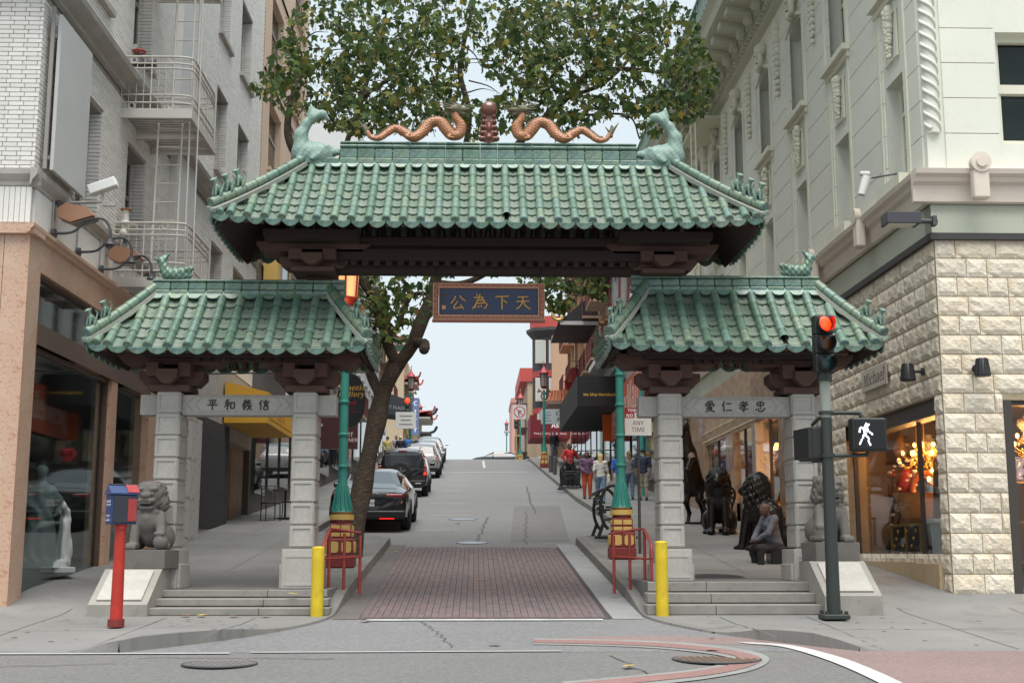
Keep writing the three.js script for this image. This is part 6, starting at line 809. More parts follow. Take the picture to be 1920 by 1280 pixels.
{ const x = 4.55, z = -58; const p = person({ at: [x, walkY(z) + .2, z], turn: .2, cell: .03, h: 1.7, label: 'cyclist in a dark vest with a helmet riding down the right pavement', shirt: [.04, .045, .06], pants: [.15, .2, .32], skin: [.4, .3, .24], hair: [.35, .36, .36], sleeve: 'long' }); const b = thing('bicycle', 'bicycle under the helmeted cyclist, coming down the pavement', 'bicycle', [x, walkY(z), z + .1], .2); for (const q of [-.5, .5]) obj('wheel', uvm(new THREE.TorusGeometry(.33, .022, 6, 24).rotateY(PI / 2).translate(0, .34, q)), M([.02, .02, .02], .7), b); obj('frame', [bar([0, .34, -.5], [0, .85, -.2], .02), bar([0, .85, -.2], [0, .85, .35], .02), bar([0, .4, 0], [0, .85, .35], .02), bar([0, .34, .5], [0, 1.0, .36], .02), bar([-.28, 1.02, .34], [.28, 1.02, .34], .016), bar([0, .4, 0], [0, .34, -.5], .016)], M([.12, .12, .12], .5), b); }
[['a yellow shirt', [.55, .45, .16], -5.0, -52], ['a lilac shirt', [.42, .38, .5], -4.65, -54], ['a black jacket and white hat', [.02, .02, .025], -4.35, -53], ['a blue shirt', [.05, .17, .5], -4.1, -56]].forEach(([w, c, x, z], i) => person({ at: [x, walkY(z), z], turn: i % 2 ? .4 : PI, cell: .034, h: 1.7, label: 'far pedestrian in ' + w + ' on the left pavement', shirt: c, pants: [.04, .04, .06], sleeve: 'long', hair: i === 2 ? [.6, .6, .58] : [.04, .03, .02] }));

// ---------- cars ----------
function car(o) {
  const t = thing('parked_car', o.label, 'car', o.at, o.turn ?? 0, o.group); if (o.group === undefined) t.name = numbered('car');
  if (o.pitch) t.rotation.set(o.pitch, t.rotation.y, 0, 'YXZ');
  // stations along z (front at -L): z, half width, underside, belt, roof, roof half width
  const S = o.S, ring = (s) => { const [z, w, y0, yb, yr, wr] = s, p = []; const half = [[0, y0], [w * .8, y0], [w * .97, y0 + .1], [w, lerp(y0, yb, .45)], [w * .985, lerp(y0, yb, .8)], [w * .93, yb], [lerp(w * .93, wr, .5), lerp(yb, yr, .55)], [wr, lerp(yb, yr, .92)], [wr * .72, yr], [0, yr + (yr > yb + .05 ? .015 : .01)]]; for (const [x, y] of half) p.push([x, y, z]); for (let k = half.length - 2; k > 0; k--) p.push([-half[k][0], half[k][1], z]); return p; };
  const R = S.map(ring), n = R[0].length, pos = [], idx = []; R.forEach((r) => r.forEach((p) => pos.push(...p)));
  for (let i = 0; i < S.length - 1; i++) for (let j = 0; j < n; j++) { const a = i * n + j, b = i * n + (j + 1) % n; idx.push(a, a + n, b, b, a + n, b + n); }
  for (const i of [0, S.length - 1]) for (let j = 1; j < n - 1; j++) i ? idx.push(i * n, i * n + j + 1, i * n + j) : idx.push(0, j, j + 1);
  let g = new THREE.BufferGeometry(); g.setAttribute('position', new THREE.Float32BufferAttribute(pos, 3)); g.setIndex(idx); g = toCreasedNormals(g, .7); uvm(g);
  const paint = M(o.color, .25, { metal: o.metal ?? .2, phys: { clearcoat: 1, clearcoatRoughness: .05 } }), gls = M([.012, .014, .016], .04, { phys: { specularIntensity: 1, clearcoat: 1 } }), rub = M([.018, .018, .018], .85), trim = M([.015, .015, .016], .45), lampR = M([.28, .012, .012], .25, { phys: { clearcoat: 1 } });
  obj('body', g, paint, t);
  // windows: patches of the ring grid pushed out a little; j 5..7 side glass, 7..9 rear/front glass when the station slopes
  const patch = (i0, i1, j0, j1, k = .006, ins = .12) => { const P = (i, j) => V(...R[i][j]), out = []; for (let i = i0; i < i1; i++) for (let j = j0; j < j1; j++) { const q = [P(i, j), P(i + 1, j), P(i + 1, j + 1), P(i, j + 1)], c = q.reduce((a, b) => a.add(b), V(0, 0, 0)).multiplyScalar(.25), nn = q[1].clone().sub(q[0]).cross(q[3].clone().sub(q[0])).normalize(); const mid = V(0, lerp(S[i][3], S[i][2], .3), c.z); if (nn.dot(c.clone().sub(mid)) < 0) nn.negate(); out.push(...[0, 1, 2, 0, 2, 3].flatMap((m) => q[m].clone().addScaledVector(nn, k).toArray())); } const h = new THREE.BufferGeometry(); h.setAttribute('position', new THREE.Float32BufferAttribute(out, 3)); h.computeVertexNormals(); return uvm(h); };
  const half = 9; for (const [i0, i1] of o.side) { obj('side_window', patch(i0, i1, 5, 7), gls, t); obj('side_window', patch(i0, i1, n - 7, n - 5), gls, t); }
  for (const [i0, i1, nm] of o.screens) obj(nm, [patch(i0, i1, 7, 9), patch(i0, i1, 9, 11)], gls, t);
  const L = S[S.length - 1][0], W = o.W;
  for (const z of o.wheels) for (const s of [-1, 1]) { const w = new THREE.Group(); w.name = 'wheel'; w.position.set(s * (W - .11), o.r, z); t.add(w); obj('tyre', lathe([[o.r * .62, -.11], [o.r * .93, -.115], [o.r, -.07], [o.r, .07], [o.r * .93, .115], [o.r * .62, .11]], 28).rotateZ(PI / 2), rub, w); obj('rim', [cyl(o.r * .63, o.r * .63, .16, 0, -.08, 0, 24).rotateZ(PI / 2), ...Array.from({ length: 5 }, (_, k) => bx(.02, o.r * .55, .07, s * .09, o.r * .3, 0).rotateX(k * 1.2566))], M([.20, .20, .21], .35, { metal: .8 }), w); obj('wheel_arch', uvm(new THREE.TorusGeometry(o.r * 1.1, .04, 6, 24, PI).rotateY(PI / 2).translate(s * .1, .0, 0)), trim, w); }
  for (const f of o.lights) obj('tail_light', rbx(...f), lampR, t);
  if (o.brake) obj('brake_lamp', rbx(...o.brake), M([.8, .05, .03], .3, { emissive: 0xff1a08, ei: 1.0 }), t);
  for (const s of [-1, 1]) obj('mirror', [rbx(.2, .13, .1, .04, s * (W + .09), o.mir[0], o.mir[1])], paint, t);
  obj('bumper', rbx(W * 1.86, .2, .12, .05, 0, o.bump, -.0), o.bumpM ?? trim, t);
  if (o.plate) { const p = obj('licence_plate', quad(.31, .16), print(.31, .16, 256, (g, w, h) => { g.fillStyle = '#e8e6e0'; g.fillRect(0, 0, w, h); text(g, o.plate, w / 2, h * .58, 66, '#2a3050', 'sans-serif', 'center', 'bold'); g.fillStyle = '#8a3030'; g.fillRect(w * .3, 8, w * .4, 14); }), t); p.position.set(0, o.plateY, o.plateZ); }
  return t;
}
const slope = Math.atan(.09), slope2 = Math.atan(.107), atRoad = (x, z) => [x, roadY(z) + .01, z];
// rear at z=0, nose towards -z
const sedanS = [[.0, .80, .42, .80, .83, .5], [-.08, .90, .30, .92, .96, .62], [-.35, .94, .24, .96, 1.02, .66], [-.75, .955, .22, .97, 1.12, .60], [-1.5, .96, .21, .97, 1.38, .57], [-2.1, .965, .2, .965, 1.445, .58], [-2.9, .965, .2, .95, 1.40, .58], [-3.75, .955, .2, .94, 1.0, .66], [-4.5, .93, .22, .84, .86, .7], [-4.9, .82, .3, .68, .70, .6], [-4.98, .7, .4, .6, .62, .5]];
car({ at: atRoad(-2.72, -12.6), label: 'black parked sedan at the left kerb just behind the tree', group: 'cars parked along the left kerb', pitch: slope, color: [.006, .006, .008], S: sedanS, W: .96, r: .345, wheels: [-.95, -3.95], side: [[3, 6]], screens: [[2, 4, 'rear_window'], [6, 7, 'windscreen']], lights: [[.42, .09, .1, .03, .62, .86, -.06], [.42, .09, .1, .03, -.62, .86, -.06]], brake: [.36, .045, .04, .01, .45, .34, .03], mir: [1.0, -3.0], bump: .42, plate: '8HRV181', plateY: .70, plateZ: .035 });
const suvS = [[.0, .84, .50, 1.0, 1.04, .6], [-.06, .90, .38, 1.05, 1.35, .70], [-.16, .91, .34, 1.06, 1.66, .66], [-.4, .915, .32, 1.06, 1.74, .66], [-1.6, .92, .3, 1.05, 1.78, .67], [-2.5, .92, .3, 1.04, 1.74, .66], [-3.2, .91, .3, 1.03, 1.12, .74], [-4.1, .90, .32, .98, 1.0, .76], [-4.4, .84, .4, .85, .87, .7]];
{ const c = car({ at: atRoad(-2.86, -29.2), label: 'black parked off-roader with a spare wheel on its tailgate', group: 'cars parked along the left kerb', pitch: slope, color: [.008, .008, .009], S: suvS, W: .92, r: .37, wheels: [-.85, -3.5], side: [[2, 6]], screens: [[1, 2, 'rear_window'], [5, 6, 'windscreen']], lights: [[.12, .38, .1, .03, .83, .98, -.06], [.12, .38, .1, .03, -.83, .98, -.06]], brake: [.1, .1, .05, .02, .83, .86, -.0], mir: [1.15, -2.7], bump: .52 }); const w = new THREE.Group(); w.name = 'spare_wheel'; w.position.set(-.05, .93, .1); c.add(w); obj('tyre', lathe([[.2, -.1], [.33, -.11], [.37, -.05], [.37, .05], [.33, .11], [.2, .1]], 28).rotateX(PI / 2), M([.015, .015, .015], .8), w); obj('rim', [uvm(new THREE.TorusGeometry(.2, .03, 8, 24)), ...Array.from({ length: 5 }, (_, k) => bx(.05, .2, .03, 0, .1, .04).rotateZ(k * 1.2566))], M([.3, .3, .31], .3, { metal: .8 }), w); obj('rear_glass', rbx(1.3, .44, .02, .05, 0, 1.36, .0).rotateX(-.15).translate(0, 0, .19), M([.03, .035, .04], .05), c); obj('roof_rail', [bar([.6, 1.8, -.5], [.6, 1.82, -2.4], .025), bar([-.6, 1.8, -.5], [-.6, 1.82, -2.4], .025)], M([.3, .3, .3], .4), c); obj('high_brake_lamp', rbx(.34, .04, .04, .01, 0, 1.70, -.1), M([.35, .02, .03], .3), c); }
const xS = [[.0, .82, .46, .92, .95, .6], [-.08, .91, .34, .98, 1.15, .66], [-.4, .94, .3, 1.0, 1.5, .6], [-.9, .95, .28, 1.0, 1.6, .62], [-2.0, .95, .27, .99, 1.64, .62], [-2.7, .95, .27, .98, 1.58, .62], [-3.4, .94, .28, .97, 1.08, .7], [-4.3, .92, .3, .9, .93, .74], [-4.65, .8, .4, .75, .77, .6]];
const cross = (x, z, col, label, plate) => car({ at: atRoad(x, z), label, group: 'cars parked along the left kerb', pitch: z > -27 ? slope : slope2, color: col, metal: .5, S: xS, W: .95, r: .37, wheels: [-.9, -3.7], side: [[2, 6]], screens: [[1, 3, 'rear_window'], [5, 6, 'windscreen']], lights: [[.42, .1, .1, .03, .62, .99, -.09], [.42, .1, .1, .03, -.62, .99, -.09]], brake: [.12, .05, .05, .01, .7, .5, .02], mir: [1.1, -2.9], bump: .45 });
cross(-2.82, -42.8, [.36, .34, .33], 'silver parked crossover ahead of the black off-roader'); cross(-2.95, -51.5, [.22, .27, .36], 'blue-grey parked car between the silver and the white car'); cross(-3.05, -61.5, [.68, .69, .70], 'white parked car highest on the left kerb');
{ const c = car({ at: atRoad(4.4, -96), turn: PI / 2, label: 'dark sedan crossing the street at the crest', color: [.03, .033, .04], S: sedanS, W: .96, r: .33, wheels: [-.95, -3.95], side: [[3, 6]], screens: [[2, 4, 'rear_window'], [6, 7, 'windscreen']], lights: [[.3, .09, .1, .03, .6, .86, -.06]], mir: [1.0, -3.0], bump: .42 });  }
{ const c = car({ at: atRoad(9.6, -100), turn: PI / 2, label: 'white car crossing behind the lamp at the crest', color: [.7, .7, .7], S: sedanS, W: .96, r: .33, wheels: [-.95, -3.95], side: [[3, 6]], screens: [[2, 4, 'rear_window'], [6, 7, 'windscreen']], lights: [[.3, .09, .1, .03, .6, .86, -.06]], mir: [1.0, -3.0], bump: .42 }); }
{ // statue in the left shop window
  const t = thing('draped_statue', 'white draped statue group behind the marble shop window', 'statue', [-6.76, .66, -1.6], .5), m = M([.52, .55, .54], .6, { map: 'dirt', s: .5 });
  const L = [['c', 0, .1, 0, .02, 1.0, 0, .30, .19], ['e', .02, 1.15, 0, .2, .26, .16], ['c', 0, 1.36, 0, 0, 1.46, .02, .06, .055], ['e', 0, 1.55, .03, .08, .11, .09], ['c', .18, 1.28, 0, .34, 1.0, .1, .065, .05], ['c', .34, 1.0, .1, .2, .84, .26, .05, .04], ['c', -.18, 1.28, 0, -.3, 1.02, .08, .065, .05], ['c', -.3, 1.02, .08, -.1, .92, .24, .05, .04], ['c', -.2, .1, .12, -.05, .95, .1, .14, .1], ['c', .22, .1, .1, .1, .8, .1, .12, .09], ['c', .4, .1, .0, .42, .62, .02, .16, .1], ['e', .42, .72, .03, .09, .12, .09], ['c', .42, .82, .02, .42, .92, .03, .05, .07], ['e', 0, .06, 0, .5, .09, .36], ['e', 0, 1.6, -.02, .1, .09, .1]];
  t.scale.setScalar(.9); obj('figures', nets(sdfOf(L, .05, (x, y, z) => (y < 1.25 ? .016 * Math.sin(x * 34 + y * 9 + Math.sin(y * 7) * 2) : 0)), [-.6, -.04, -.45], [.65, 1.75, .5], .02), m, t); obj('base', [cyl(.5, .46, .1, 0, -.02, 0, 24), rbx(1.1, .1, .8, .02, 0, -.06, 0)], m, t);
  for (const [i, z] of [[0, -1.55], [1, -1.9]]) { const c = thing('red_figurine', i ? 'small red candle-like figurine deeper in the left window' : 'small red candle-like figurine nearer the statue', 'figurine', [-7.4, 1.95, z], 0, 'red figurines in the left window'); obj('stem', lathe([[0, 0], [.07, 0], [.05, .1], [.03, .3], [0, .42]], 12), M([.5, .03, .03], .5), c); }
  tag(obj('display_shelf', b2(-7.7, -7.1, 1.90, 1.94, -2.4, -1.2), M([.12, .11, .10], .6)), 'dark display shelf behind the white statue', 'shelf');
}
// ---------- the buildings up the hill ----------
function row(o) { // a plain building of the street wall; side s, windows as real openings
  const B = thing(o.name ?? 'street_building', o.label, 'building'), s = o.s, X = o.x ?? (s < 0 ? -6.3 : 6.5), holes = [];
  const m = M(o.color, .85, { map: o.map ?? 'paint', s: 2.2, bump: 'grain', bs: .3, b: .003 });
  for (const y of o.floors) { const n = o.nw; for (let i = 0; i < n; i++) { const zc = lerp(o.z0, o.z1, (i + .5) / n), w = (o.z1 - o.z0) / n * (o.ww ?? .24); holes.push([zc - w, zc + w, y, y + (o.wh ?? 1.7)]); } }
  wallX('wall', B, m, X, s, o.z0, o.z1, o.yw ?? (o.floors[0] - 1), o.h, holes, .35);
  obj('wall', s < 0 ? b2(X - 12, X - .36, -1, o.h, o.z0, o.z1) : b2(X + .36, X + 12, -1, o.h, o.z0, o.z1), m, B);
  holes.forEach((h) => winX(B, X, s, h, { set: .2, mat: o.frame ?? mFrame, sill: true, sillM: m }));
  const y0 = o.yw ?? (o.floors[0] - 1); obj('shop_wall', s < 0 ? b2(X - .36, X - .05, -1, y0, o.z0, o.z1) : b2(X + .05, X + .36, -1, y0, o.z0, o.z1), M(o.base ?? [.12, .10, .09], .7, { map: 'dirt', s: 2 }), B);
  const n = o.bays ?? 4; for (let i = 0; i < n; i++) { const za = lerp(o.z0, o.z1, (i + .12) / n), zb = lerp(o.z0, o.z1, (i + .88) / n), yb = walkY((za + zb) / 2); obj('shop_window', b2(X - s * .06 - .01, X - s * .06 + .01, yb + .5, yb + 2.6, za, zb), mWinGlass, B); }
  if (o.balc) for (const y of o.floors) for (let i = 0; i < o.balc; i++) { const za = lerp(o.z0, o.z1, (i + .2) / o.balc), zb = lerp(o.z0, o.z1, (i + .8) / o.balc), xo = X - s * .9, b = new THREE.Group(); b.name = 'balcony'; B.add(b); obj('slab', b2(Math.min(X, xo), Math.max(X, xo), y - .12, y, za, zb), m, b); const v = []; for (let k = 0; k <= 10; k++) v.push(bar([xo, y, lerp(za, zb, k / 10)], [xo, y + .95, lerp(za, zb, k / 10)], .02, 4)); for (const z of [za, zb]) v.push(bar([X, y + .95, z], [xo, y + .95, z], .025, 4), bar([(X + xo) / 2, y, z], [(X + xo) / 2, y + .95, z], .02, 4)); v.push(bar([xo, y + .95, za], [xo, y + .95, zb], .03, 4)); obj('railing', v, M(o.rc ?? [.16, .05, .045], .6), b); }
  if (o.cornice) { const c = o.cornice; obj('cornice', prism([[0, 0], [-s * c * .3, .1], [-s * c * .4, .4], [-s * c, .55], [-s * c, .8], [0, .8]], o.z1 - o.z0, 'xy').translate(X, o.cy ?? o.h - .8, o.z0), M(o.cc ?? o.color, .8, { map: 'paint', s: 2 }), B); }
  return B;
}
{ const B = row({ s: -1, label: 'tan panelled tower with deep windows next up from the white brick building', z0: -26, z1: -17, h: 26, color: [.60, .44, .33], floors: [12, 15.3, 18.6, 22], nw: 2, ww: .25, wh: 2.1, yw: 9 });
  for (let i = 0; i < 3; i++) for (const y of [11, 14.6, 17.9, 21.3]) obj('panel_joint', b2(-6.3, -6.26, y, y + .05, -26, -17), M([.4, .3, .24], .8), B);
  const yl = M([.62, .42, .12], .7, { map: 'paint', s: 2 }); obj('yellow_bay', [b2(-6.3, -5.9, 7.2, 10.6, -25, -18)], yl, B); obj('bay_cornice', prism([[0, 0], [.3, .1], [.75, .4], [.75, .6], [0, .62]], 7.6, 'xy').translate(-5.95, 10.6, -25.3), M([.50, .44, .32], .7), B); for (let k = 0; k < 3; k++) winX(B, -5.89, -1, [-19.9 - k * 2.2, -18.5 - k * 2.2, 8, 10.1], { set: -.02 }); }
row({ s: -1, label: 'beige low building behind the tree, left side', z0: -45, z1: -26, h: 12, color: [.40, .36, .31], floors: [7.2, 9.6], nw: 6, cornice: .5, balc: 3 });
{ const B = row({ s: -1, label: 'pale grey building with many small square windows, upper left side', z0: -62, z1: -45, h: 23, color: [.62, .62, .62], floors: [10, 12.2, 14.4, 16.6, 18.8, 21], nw: 8, ww: .3, wh: 1.5 }); }
row({ s: -1, label: 'brown brick building below the crest, left side', z0: -68, z1: -62, h: 15.5, color: [.28, .19, .13], floors: [10.6, 13], nw: 3, cornice: .5, balc: 1 });
row({ s: 1, label: 'white building with a classical cornice above the orange banner', z0: -44, z1: -27.6, h: 17, color: [.68, .68, .66], floors: [10.6, 13.4], nw: 6, cornice: 1.1, cy: 9.0, base: [.16, .12, .09], yw: 7.5 });
row({ s: 1, label: 'brown panelled building behind the black awning', z0: -58, z1: -44, h: 19, color: [.40, .28, .20], floors: [10.5, 13.5, 16.2], nw: 5, ww: .32, wh: 2.2, balc: 3, cornice: .7, base: [.14, .09, .06], yw: 8.6 });
{ const B = row({ s: 1, label: 'orange brick building with pale bays near the crest, right side', z0: -70, z1: -58, h: 23, color: [.48, .24, .13], floors: [11.5, 14.5, 17.5, 20.3], nw: 4, yw: 9.4, cornice: .8, balc: 2 }); for (const z of [-60, -63, -66, -69]) obj('pilaster', b2(6.2, 6.5, 9.4, 22, z - .25, z + .25), M([.55, .36, .22], .8), B); }
{ // dark bay-windowed house over the crest
  const B = thing('bay_house', 'dark grey bay-windowed house with a red parapet, right side over the crest', 'building'), dk = M([.055, .055, .062], .7), rd = M([.48, .07, .06], .6), cr = M([.66, .6, .48], .7);
  obj('wall', b2(6.0, 18, 4, 19, -110, -84), M([.55, .36, .24], .8, { map: 'paint', s: 2 }), B);
  const bay = (yb, yt) => cyl(1.5, 1.5, yt - yb, 6.0, yb, -85.6, 8); obj('bay', [bay(12.2, 18.6)], dk, B); obj('bay_cornice', [cyl(1.55, 2.0, .5, 6.0, 18.2, -85.6, 8), cyl(2.0, 2.0, .25, 6.0, 18.7, -85.6, 8)], dk, B); obj('parapet', [cyl(1.7, 1.7, .95, 6.0, 18.95, -85.6, 8)], rd, B);
  for (const y of [12.9, 16]) for (const x of [5.1, 6.2]) { const w = new THREE.Group(); w.name = 'window'; B.add(w); obj('frame', b2(x - .42, x + .42, y, y + 1.9, -84.14, -84.1), cr, w); obj('pane', b2(x - .34, x + .34, y + .08, y + 1.82, -84.1, -84.08), M([.5, .52, .5], .15), w); } obj('red_band', [cyl(1.52, 1.52, .5, 6.0, 14.95, -85.6, 8), cyl(1.52, 1.52, .4, 6.0, 12.0, -85.6, 8)], rd, B);
  const P = thing('pink_building', 'narrow pink building beyond the last lamp', 'building'); obj('wall', b2(4.6, 9, 8, 20.2, -160, -148), M([.60, .33, .28], .8, { map: 'paint', s: 2 }), P); obj('parapet', b2(4.5, 9, 20.2, 20.8, -160, -147.8), M([.5, .25, .2], .8), P);
  for (let k = 0; k < 5; k++) obj('window', b2(5 + (k % 2) * 1.3, 5.8 + (k % 2) * 1.3, 11 + (k >> 1) * 3, 12.8 + (k >> 1) * 3, -147.98, -147.93), mWinGlass, P);
  const F = thing('red_row_house', 'red and tan row house with fire stairs beyond the bay house', 'building'); obj('wall', b2(5.2, 12, 6, 19, -128, -112), M([.50, .40, .28], .8, { map: 'paint', s: 2 }), F); obj('cornice', b2(4.4, 12, 18.2, 19.6, -128, -111.8), rd, F); for (const y of [11, 13.5, 16]) obj('fire_stairs', [b2(4.3, 5.2, y, y + .08, -121, -113), ...Array.from({ length: 8 }, (_, k) => bar([4.3, y, -113 - k], [4.3, y + 1, -113 - k], .03, 4)), bar([4.3, y + 1, -113], [4.3, y + 1, -121], .03, 4)], M([.2, .05, .05], .6), F);
}
{ // pagoda-roofed building, left over the crest
  const B = thing('pagoda_building', 'building with three stacked red pagoda roofs, left side over the crest', 'building'), wl = M([.50, .40, .27], .8), rd = M([.45, .09, .085], .6), gr = M([.10, .26, .22], .6), sf = M([.42, .40, .36], .7);
  obj('wall', b2(-14, -6.2, 5, 17.5, -106, -88), wl, B);
  for (const [cx, y, w, h] of [[-6.9, 12.0, 3.1, 1.3], [-7.3, 15.0, 2.3, 1.0], [-7.7, 18.4, 2.3, 1.1]]) { const t = new THREE.Group(); t.name = 'roof_tier'; t.position.set(cx, y, -91); B.add(t); const pos = [], N = 8; const P = (u, v, k) => { const r = lerp(w, .35, k), up = .55 * Math.pow(Math.max(Math.abs(u), Math.abs(v)) * (Math.abs(u * v) > .2 ? 1 : .6), 4) * (1 - k); return [u * r, h * Math.pow(k, 1.4) + up * Math.abs(u * v), v * r]; }; for (let f = 0; f < 4; f++) for (let i = 0; i < N; i++) for (let k = 0; k < 4; k++) { const q = (a, kk) => { const s = a * 2 - 1, [u, v] = [[s, 1], [1, -s], [-s, -1], [-1, s]][f]; return P(u, v, kk); }; const A = q(i / N, k / 4), Bq = q((i + 1) / N, k / 4), C = q((i + 1) / N, (k + 1) / 4), D = q(i / N, (k + 1) / 4); pos.push(...A, ...Bq, ...C, ...A, ...C, ...D); } const g = new THREE.BufferGeometry(); g.setAttribute('position', new THREE.Float32BufferAttribute(pos, 3)); g.computeVertexNormals(); obj('tiles', uvm(g), rd, t); obj('soffit', bx(w * 1.9, .15, w * 1.9, 0, -.05, 0), sf, t); for (const [a, c] of [[1, 1], [1, -1], [-1, 1], [-1, -1]]) obj('eave_tip', tube([[a * w * .9, .3, c * w * .9], [a * w * 1.03, .5, c * w * 1.03], [a * w * 1.08, .85, c * w * 1.08]], .08, 5, 10), rd, t); obj('storey', b2(-w * .6, w * .6, -1.9, -.1, -w * .6, w * .6), y > 14 ? gr : wl, t); }
  const C = thing('tiered_tower', 'small cream tower with dark curved eaves beyond the pagoda roofs', 'building'); obj('wall', b2(-9, -6.4, 8, 16, -130, -122), M([.55, .46, .26], .8), C); for (const y of [11.8, 13.8, 15.8]) obj('dark_eave', [bx(4.6, .2, 9, -7.4, y, -126), tube([[-5.2, y, -122], [-4.7, y + .15, -121.6], [-4.4, y + .6, -121.2]], .16, 5, 8)], M([.06, .06, .07], .6), C);
}
// signs and awnings
function signBox(name, label, cat, pos, turn, w, h, d, px, draw, mat) { const t = thing(name, label, cat, pos, turn); obj('panel', bx(w, h, d), mat ?? M([.3, .3, .3], .6), t); const f = obj('lettering', quad(w * .99, h * .99), print(w, h, px, draw), t); f.position.z = d / 2 + .004; return t; }
const fill = (g, w, h, c) => { g.fillStyle = c; g.fillRect(0, 0, w, h); };
{ // left side
  const A = thing('yellow_awning', 'yellow box awning reading GIFTS over the grille, left side', 'awning', [0, 0, 0]); const ym = M([.62, .33, .03], .7, { map: 'paint', s: 1 }); obj('canopy', [prism([[-6.25, 4.95], [-5.2, 4.7], [-5.2, 3.95], [-6.25, 3.95]], 4.1).translate(0, 0, -16.9)], ym, A);  const f = obj('lettering', quad(3.6, .46), print(4.2, .46, 512, (g, w, h) => { fill(g, w, h, '#cf9a22'); text(g, 'GIFTS', w * .5, h * .55, 50, '#8a4a10', 'serif', 'center', 'bold'); }), A); f.rotation.y = PI / 2; f.position.set(-5.19, 4.32, -14.9);
  signBox('second_floor_sign', 'white 2nd FLOOR sign with a black letter T hung over the left pavement', 'sign', [-5.35, 5.95, -19.8], 0, .95, 1.0, .12, 256, (g, w, h) => { fill(g, w, h, '#dedede'); text(g, 'H', w * .5, h * .14, 90, '#222a44', 'serif', 'center', 'bold'); text(g, 'T', w * .5, h * .48, 80, '#222a44', 'serif', 'center', 'bold'); text(g, '2nd FLOOR', w / 2, h * .82, 42, '#9a2334', 'sans-serif', 'center', 'bold'); });
  signBox('maroon_sign', 'maroon hanging sign with pale lettering behind the left inner pillar', 'sign', [-4.55, 4.35, -19.2], 0, 1.9, 1.05, .12, 256, (g, w, h) => { fill(g, w, h, '#3c1218'); text(g, 'MALL', w * .2, h * .25, 44, '#d8d0c8', 'serif', 'center', 'bold'); text(g, 'IT', w * .88, h * .25, 44, '#d8d0c8', 'serif', 'center', 'bold'); text(g, 'nm', w * .2, h * .7, 70, '#d8d0c8', 'serif', 'center', 'bold'); text(g, 'RT', w * .88, h * .6, 24, '#d8d0c8'); text(g, 'DINNER', w * .86, h * .75, 20, '#d8d0c8'); });
  const V0 = thing('gallery_sign', 'oval dark Venezia Gallery sign hanging beside the left lamp post', 'sign', [-2.78, 4.0, -8.6]); const sh = new THREE.Shape(); sh.absellipse(0, 0, .30, .56, 0, 2 * PI); obj('panel', uvm(new THREE.ExtrudeGeometry(sh, { depth: .05, bevelEnabled: false, curveSegments: 32 })), M([.018, .018, .024], .5), V0); const g0 = new THREE.ShapeGeometry(sh, 32), p0 = g0.attributes.position, u0 = g0.attributes.uv; for (let i = 0; i < p0.count; i++) u0.setXY(i, p0.getX(i) / .6 + .5, p0.getY(i) / 1.12 + .5); const vf = obj('lettering', g0, print(.6, 1.12, 256, (g, w, h) => { fill(g, w, h, '#1c1c22'); text(g, 'Venezia', w / 2, h * .26, 62, '#c89a3c', 'serif', 'center', 'italic bold'); text(g, 'Gallery', w / 2, h * .385, 62, '#c89a3c', 'serif', 'center', 'italic bold'); text(g, 'SALE', w / 2, h * .55, 42, '#a01c38', 'sans-serif', 'center', 'bold'); text(g, 'upto', w / 2, h * .64, 30, '#701828', 'sans-serif', 'center', 'bold'); text(g, '70% OFF', w / 2, h * .72, 34, '#701828', 'sans-serif', 'center', 'bold'); }), V0); vf.position.z = .055; obj('bracket', [bar([-3.4, .55, 0], [.0, .62, 0], .02), bar([-1.2, 1.2, 0], [.1, .58, 0], .012), bar([-.8, .02, .03], [0, .03, .08], .012)], mIron, V0);
  const tow = (pos, label, sc = 1) => { const t = signBox('tow_away_sign', label, 'sign', pos, 0, .5 * sc, .52 * sc, .02, 256, (g, w, h) => { fill(g, w, h, '#dcdad6'); g.fillStyle = '#a31f28'; g.fillRect(0, 0, w, h * .17); g.fillRect(0, h * .17, w * .36, h * .2); text(g, 'TOW-AWAY', w / 2, h * .09, 38, '#f0eeee', 'sans-serif', 'center', 'bold'); text(g, 'NO', w * .18, h * .28, 46, '#f0eeee', 'sans-serif', 'center', 'bold'); text(g, 'STOPPING', w * .68, h * .28, 28, '#444', 'sans-serif', 'center'); text(g, 'ANY', w / 2, h * .55, 58, '#3a3236', 'sans-serif', 'center'); text(g, 'TIME', w / 2, h * .79, 58, '#3a3236', 'sans-serif', 'center'); }); obj('post', bar([0, -3.2 * sc, -.03], [0, .3, -.03], .03), mIron, t); return t; };
  tow([2.86, 3.27, -5.6], 'tow-away no stopping any time sign behind the right inner pillar'); tow([3.9, walkY(-60) + 2.9, -60], 'small no stopping sign on a post beside the far lamp', 1.1);
  signBox('street_notice', 'white parking notice on a post above the parked cars', 'sign', [-3.9, walkY(-50) + 2.6, -50], 0, 1.1, .9, .03, 128, (g, w, h) => { fill(g, w, h, '#cfcfcc'); g.fillStyle = '#777'; for (const [y, a] of [[.25, .6], [.5, .5], [.75, .65]]) g.fillRect(w * (1 - a) / 2, h * y - 4, w * a, 8); });
  const aw = (label, x0, x1, y0, y1, z0, z1, col, draw, px = 256) => { const t = thing('box_awning', label, 'awning'); obj('canopy', b2(x0, x1, y0, y1, z0, z1), M(col, .7), t); if (draw) { const f = obj('lettering', quad(x1 - x0 - .02, y1 - y0 - .02), print(x1 - x0, y1 - y0, px, draw), t); f.position.set((x0 + x1) / 2, (y0 + y1) / 2, z1 + .006); } return t; };
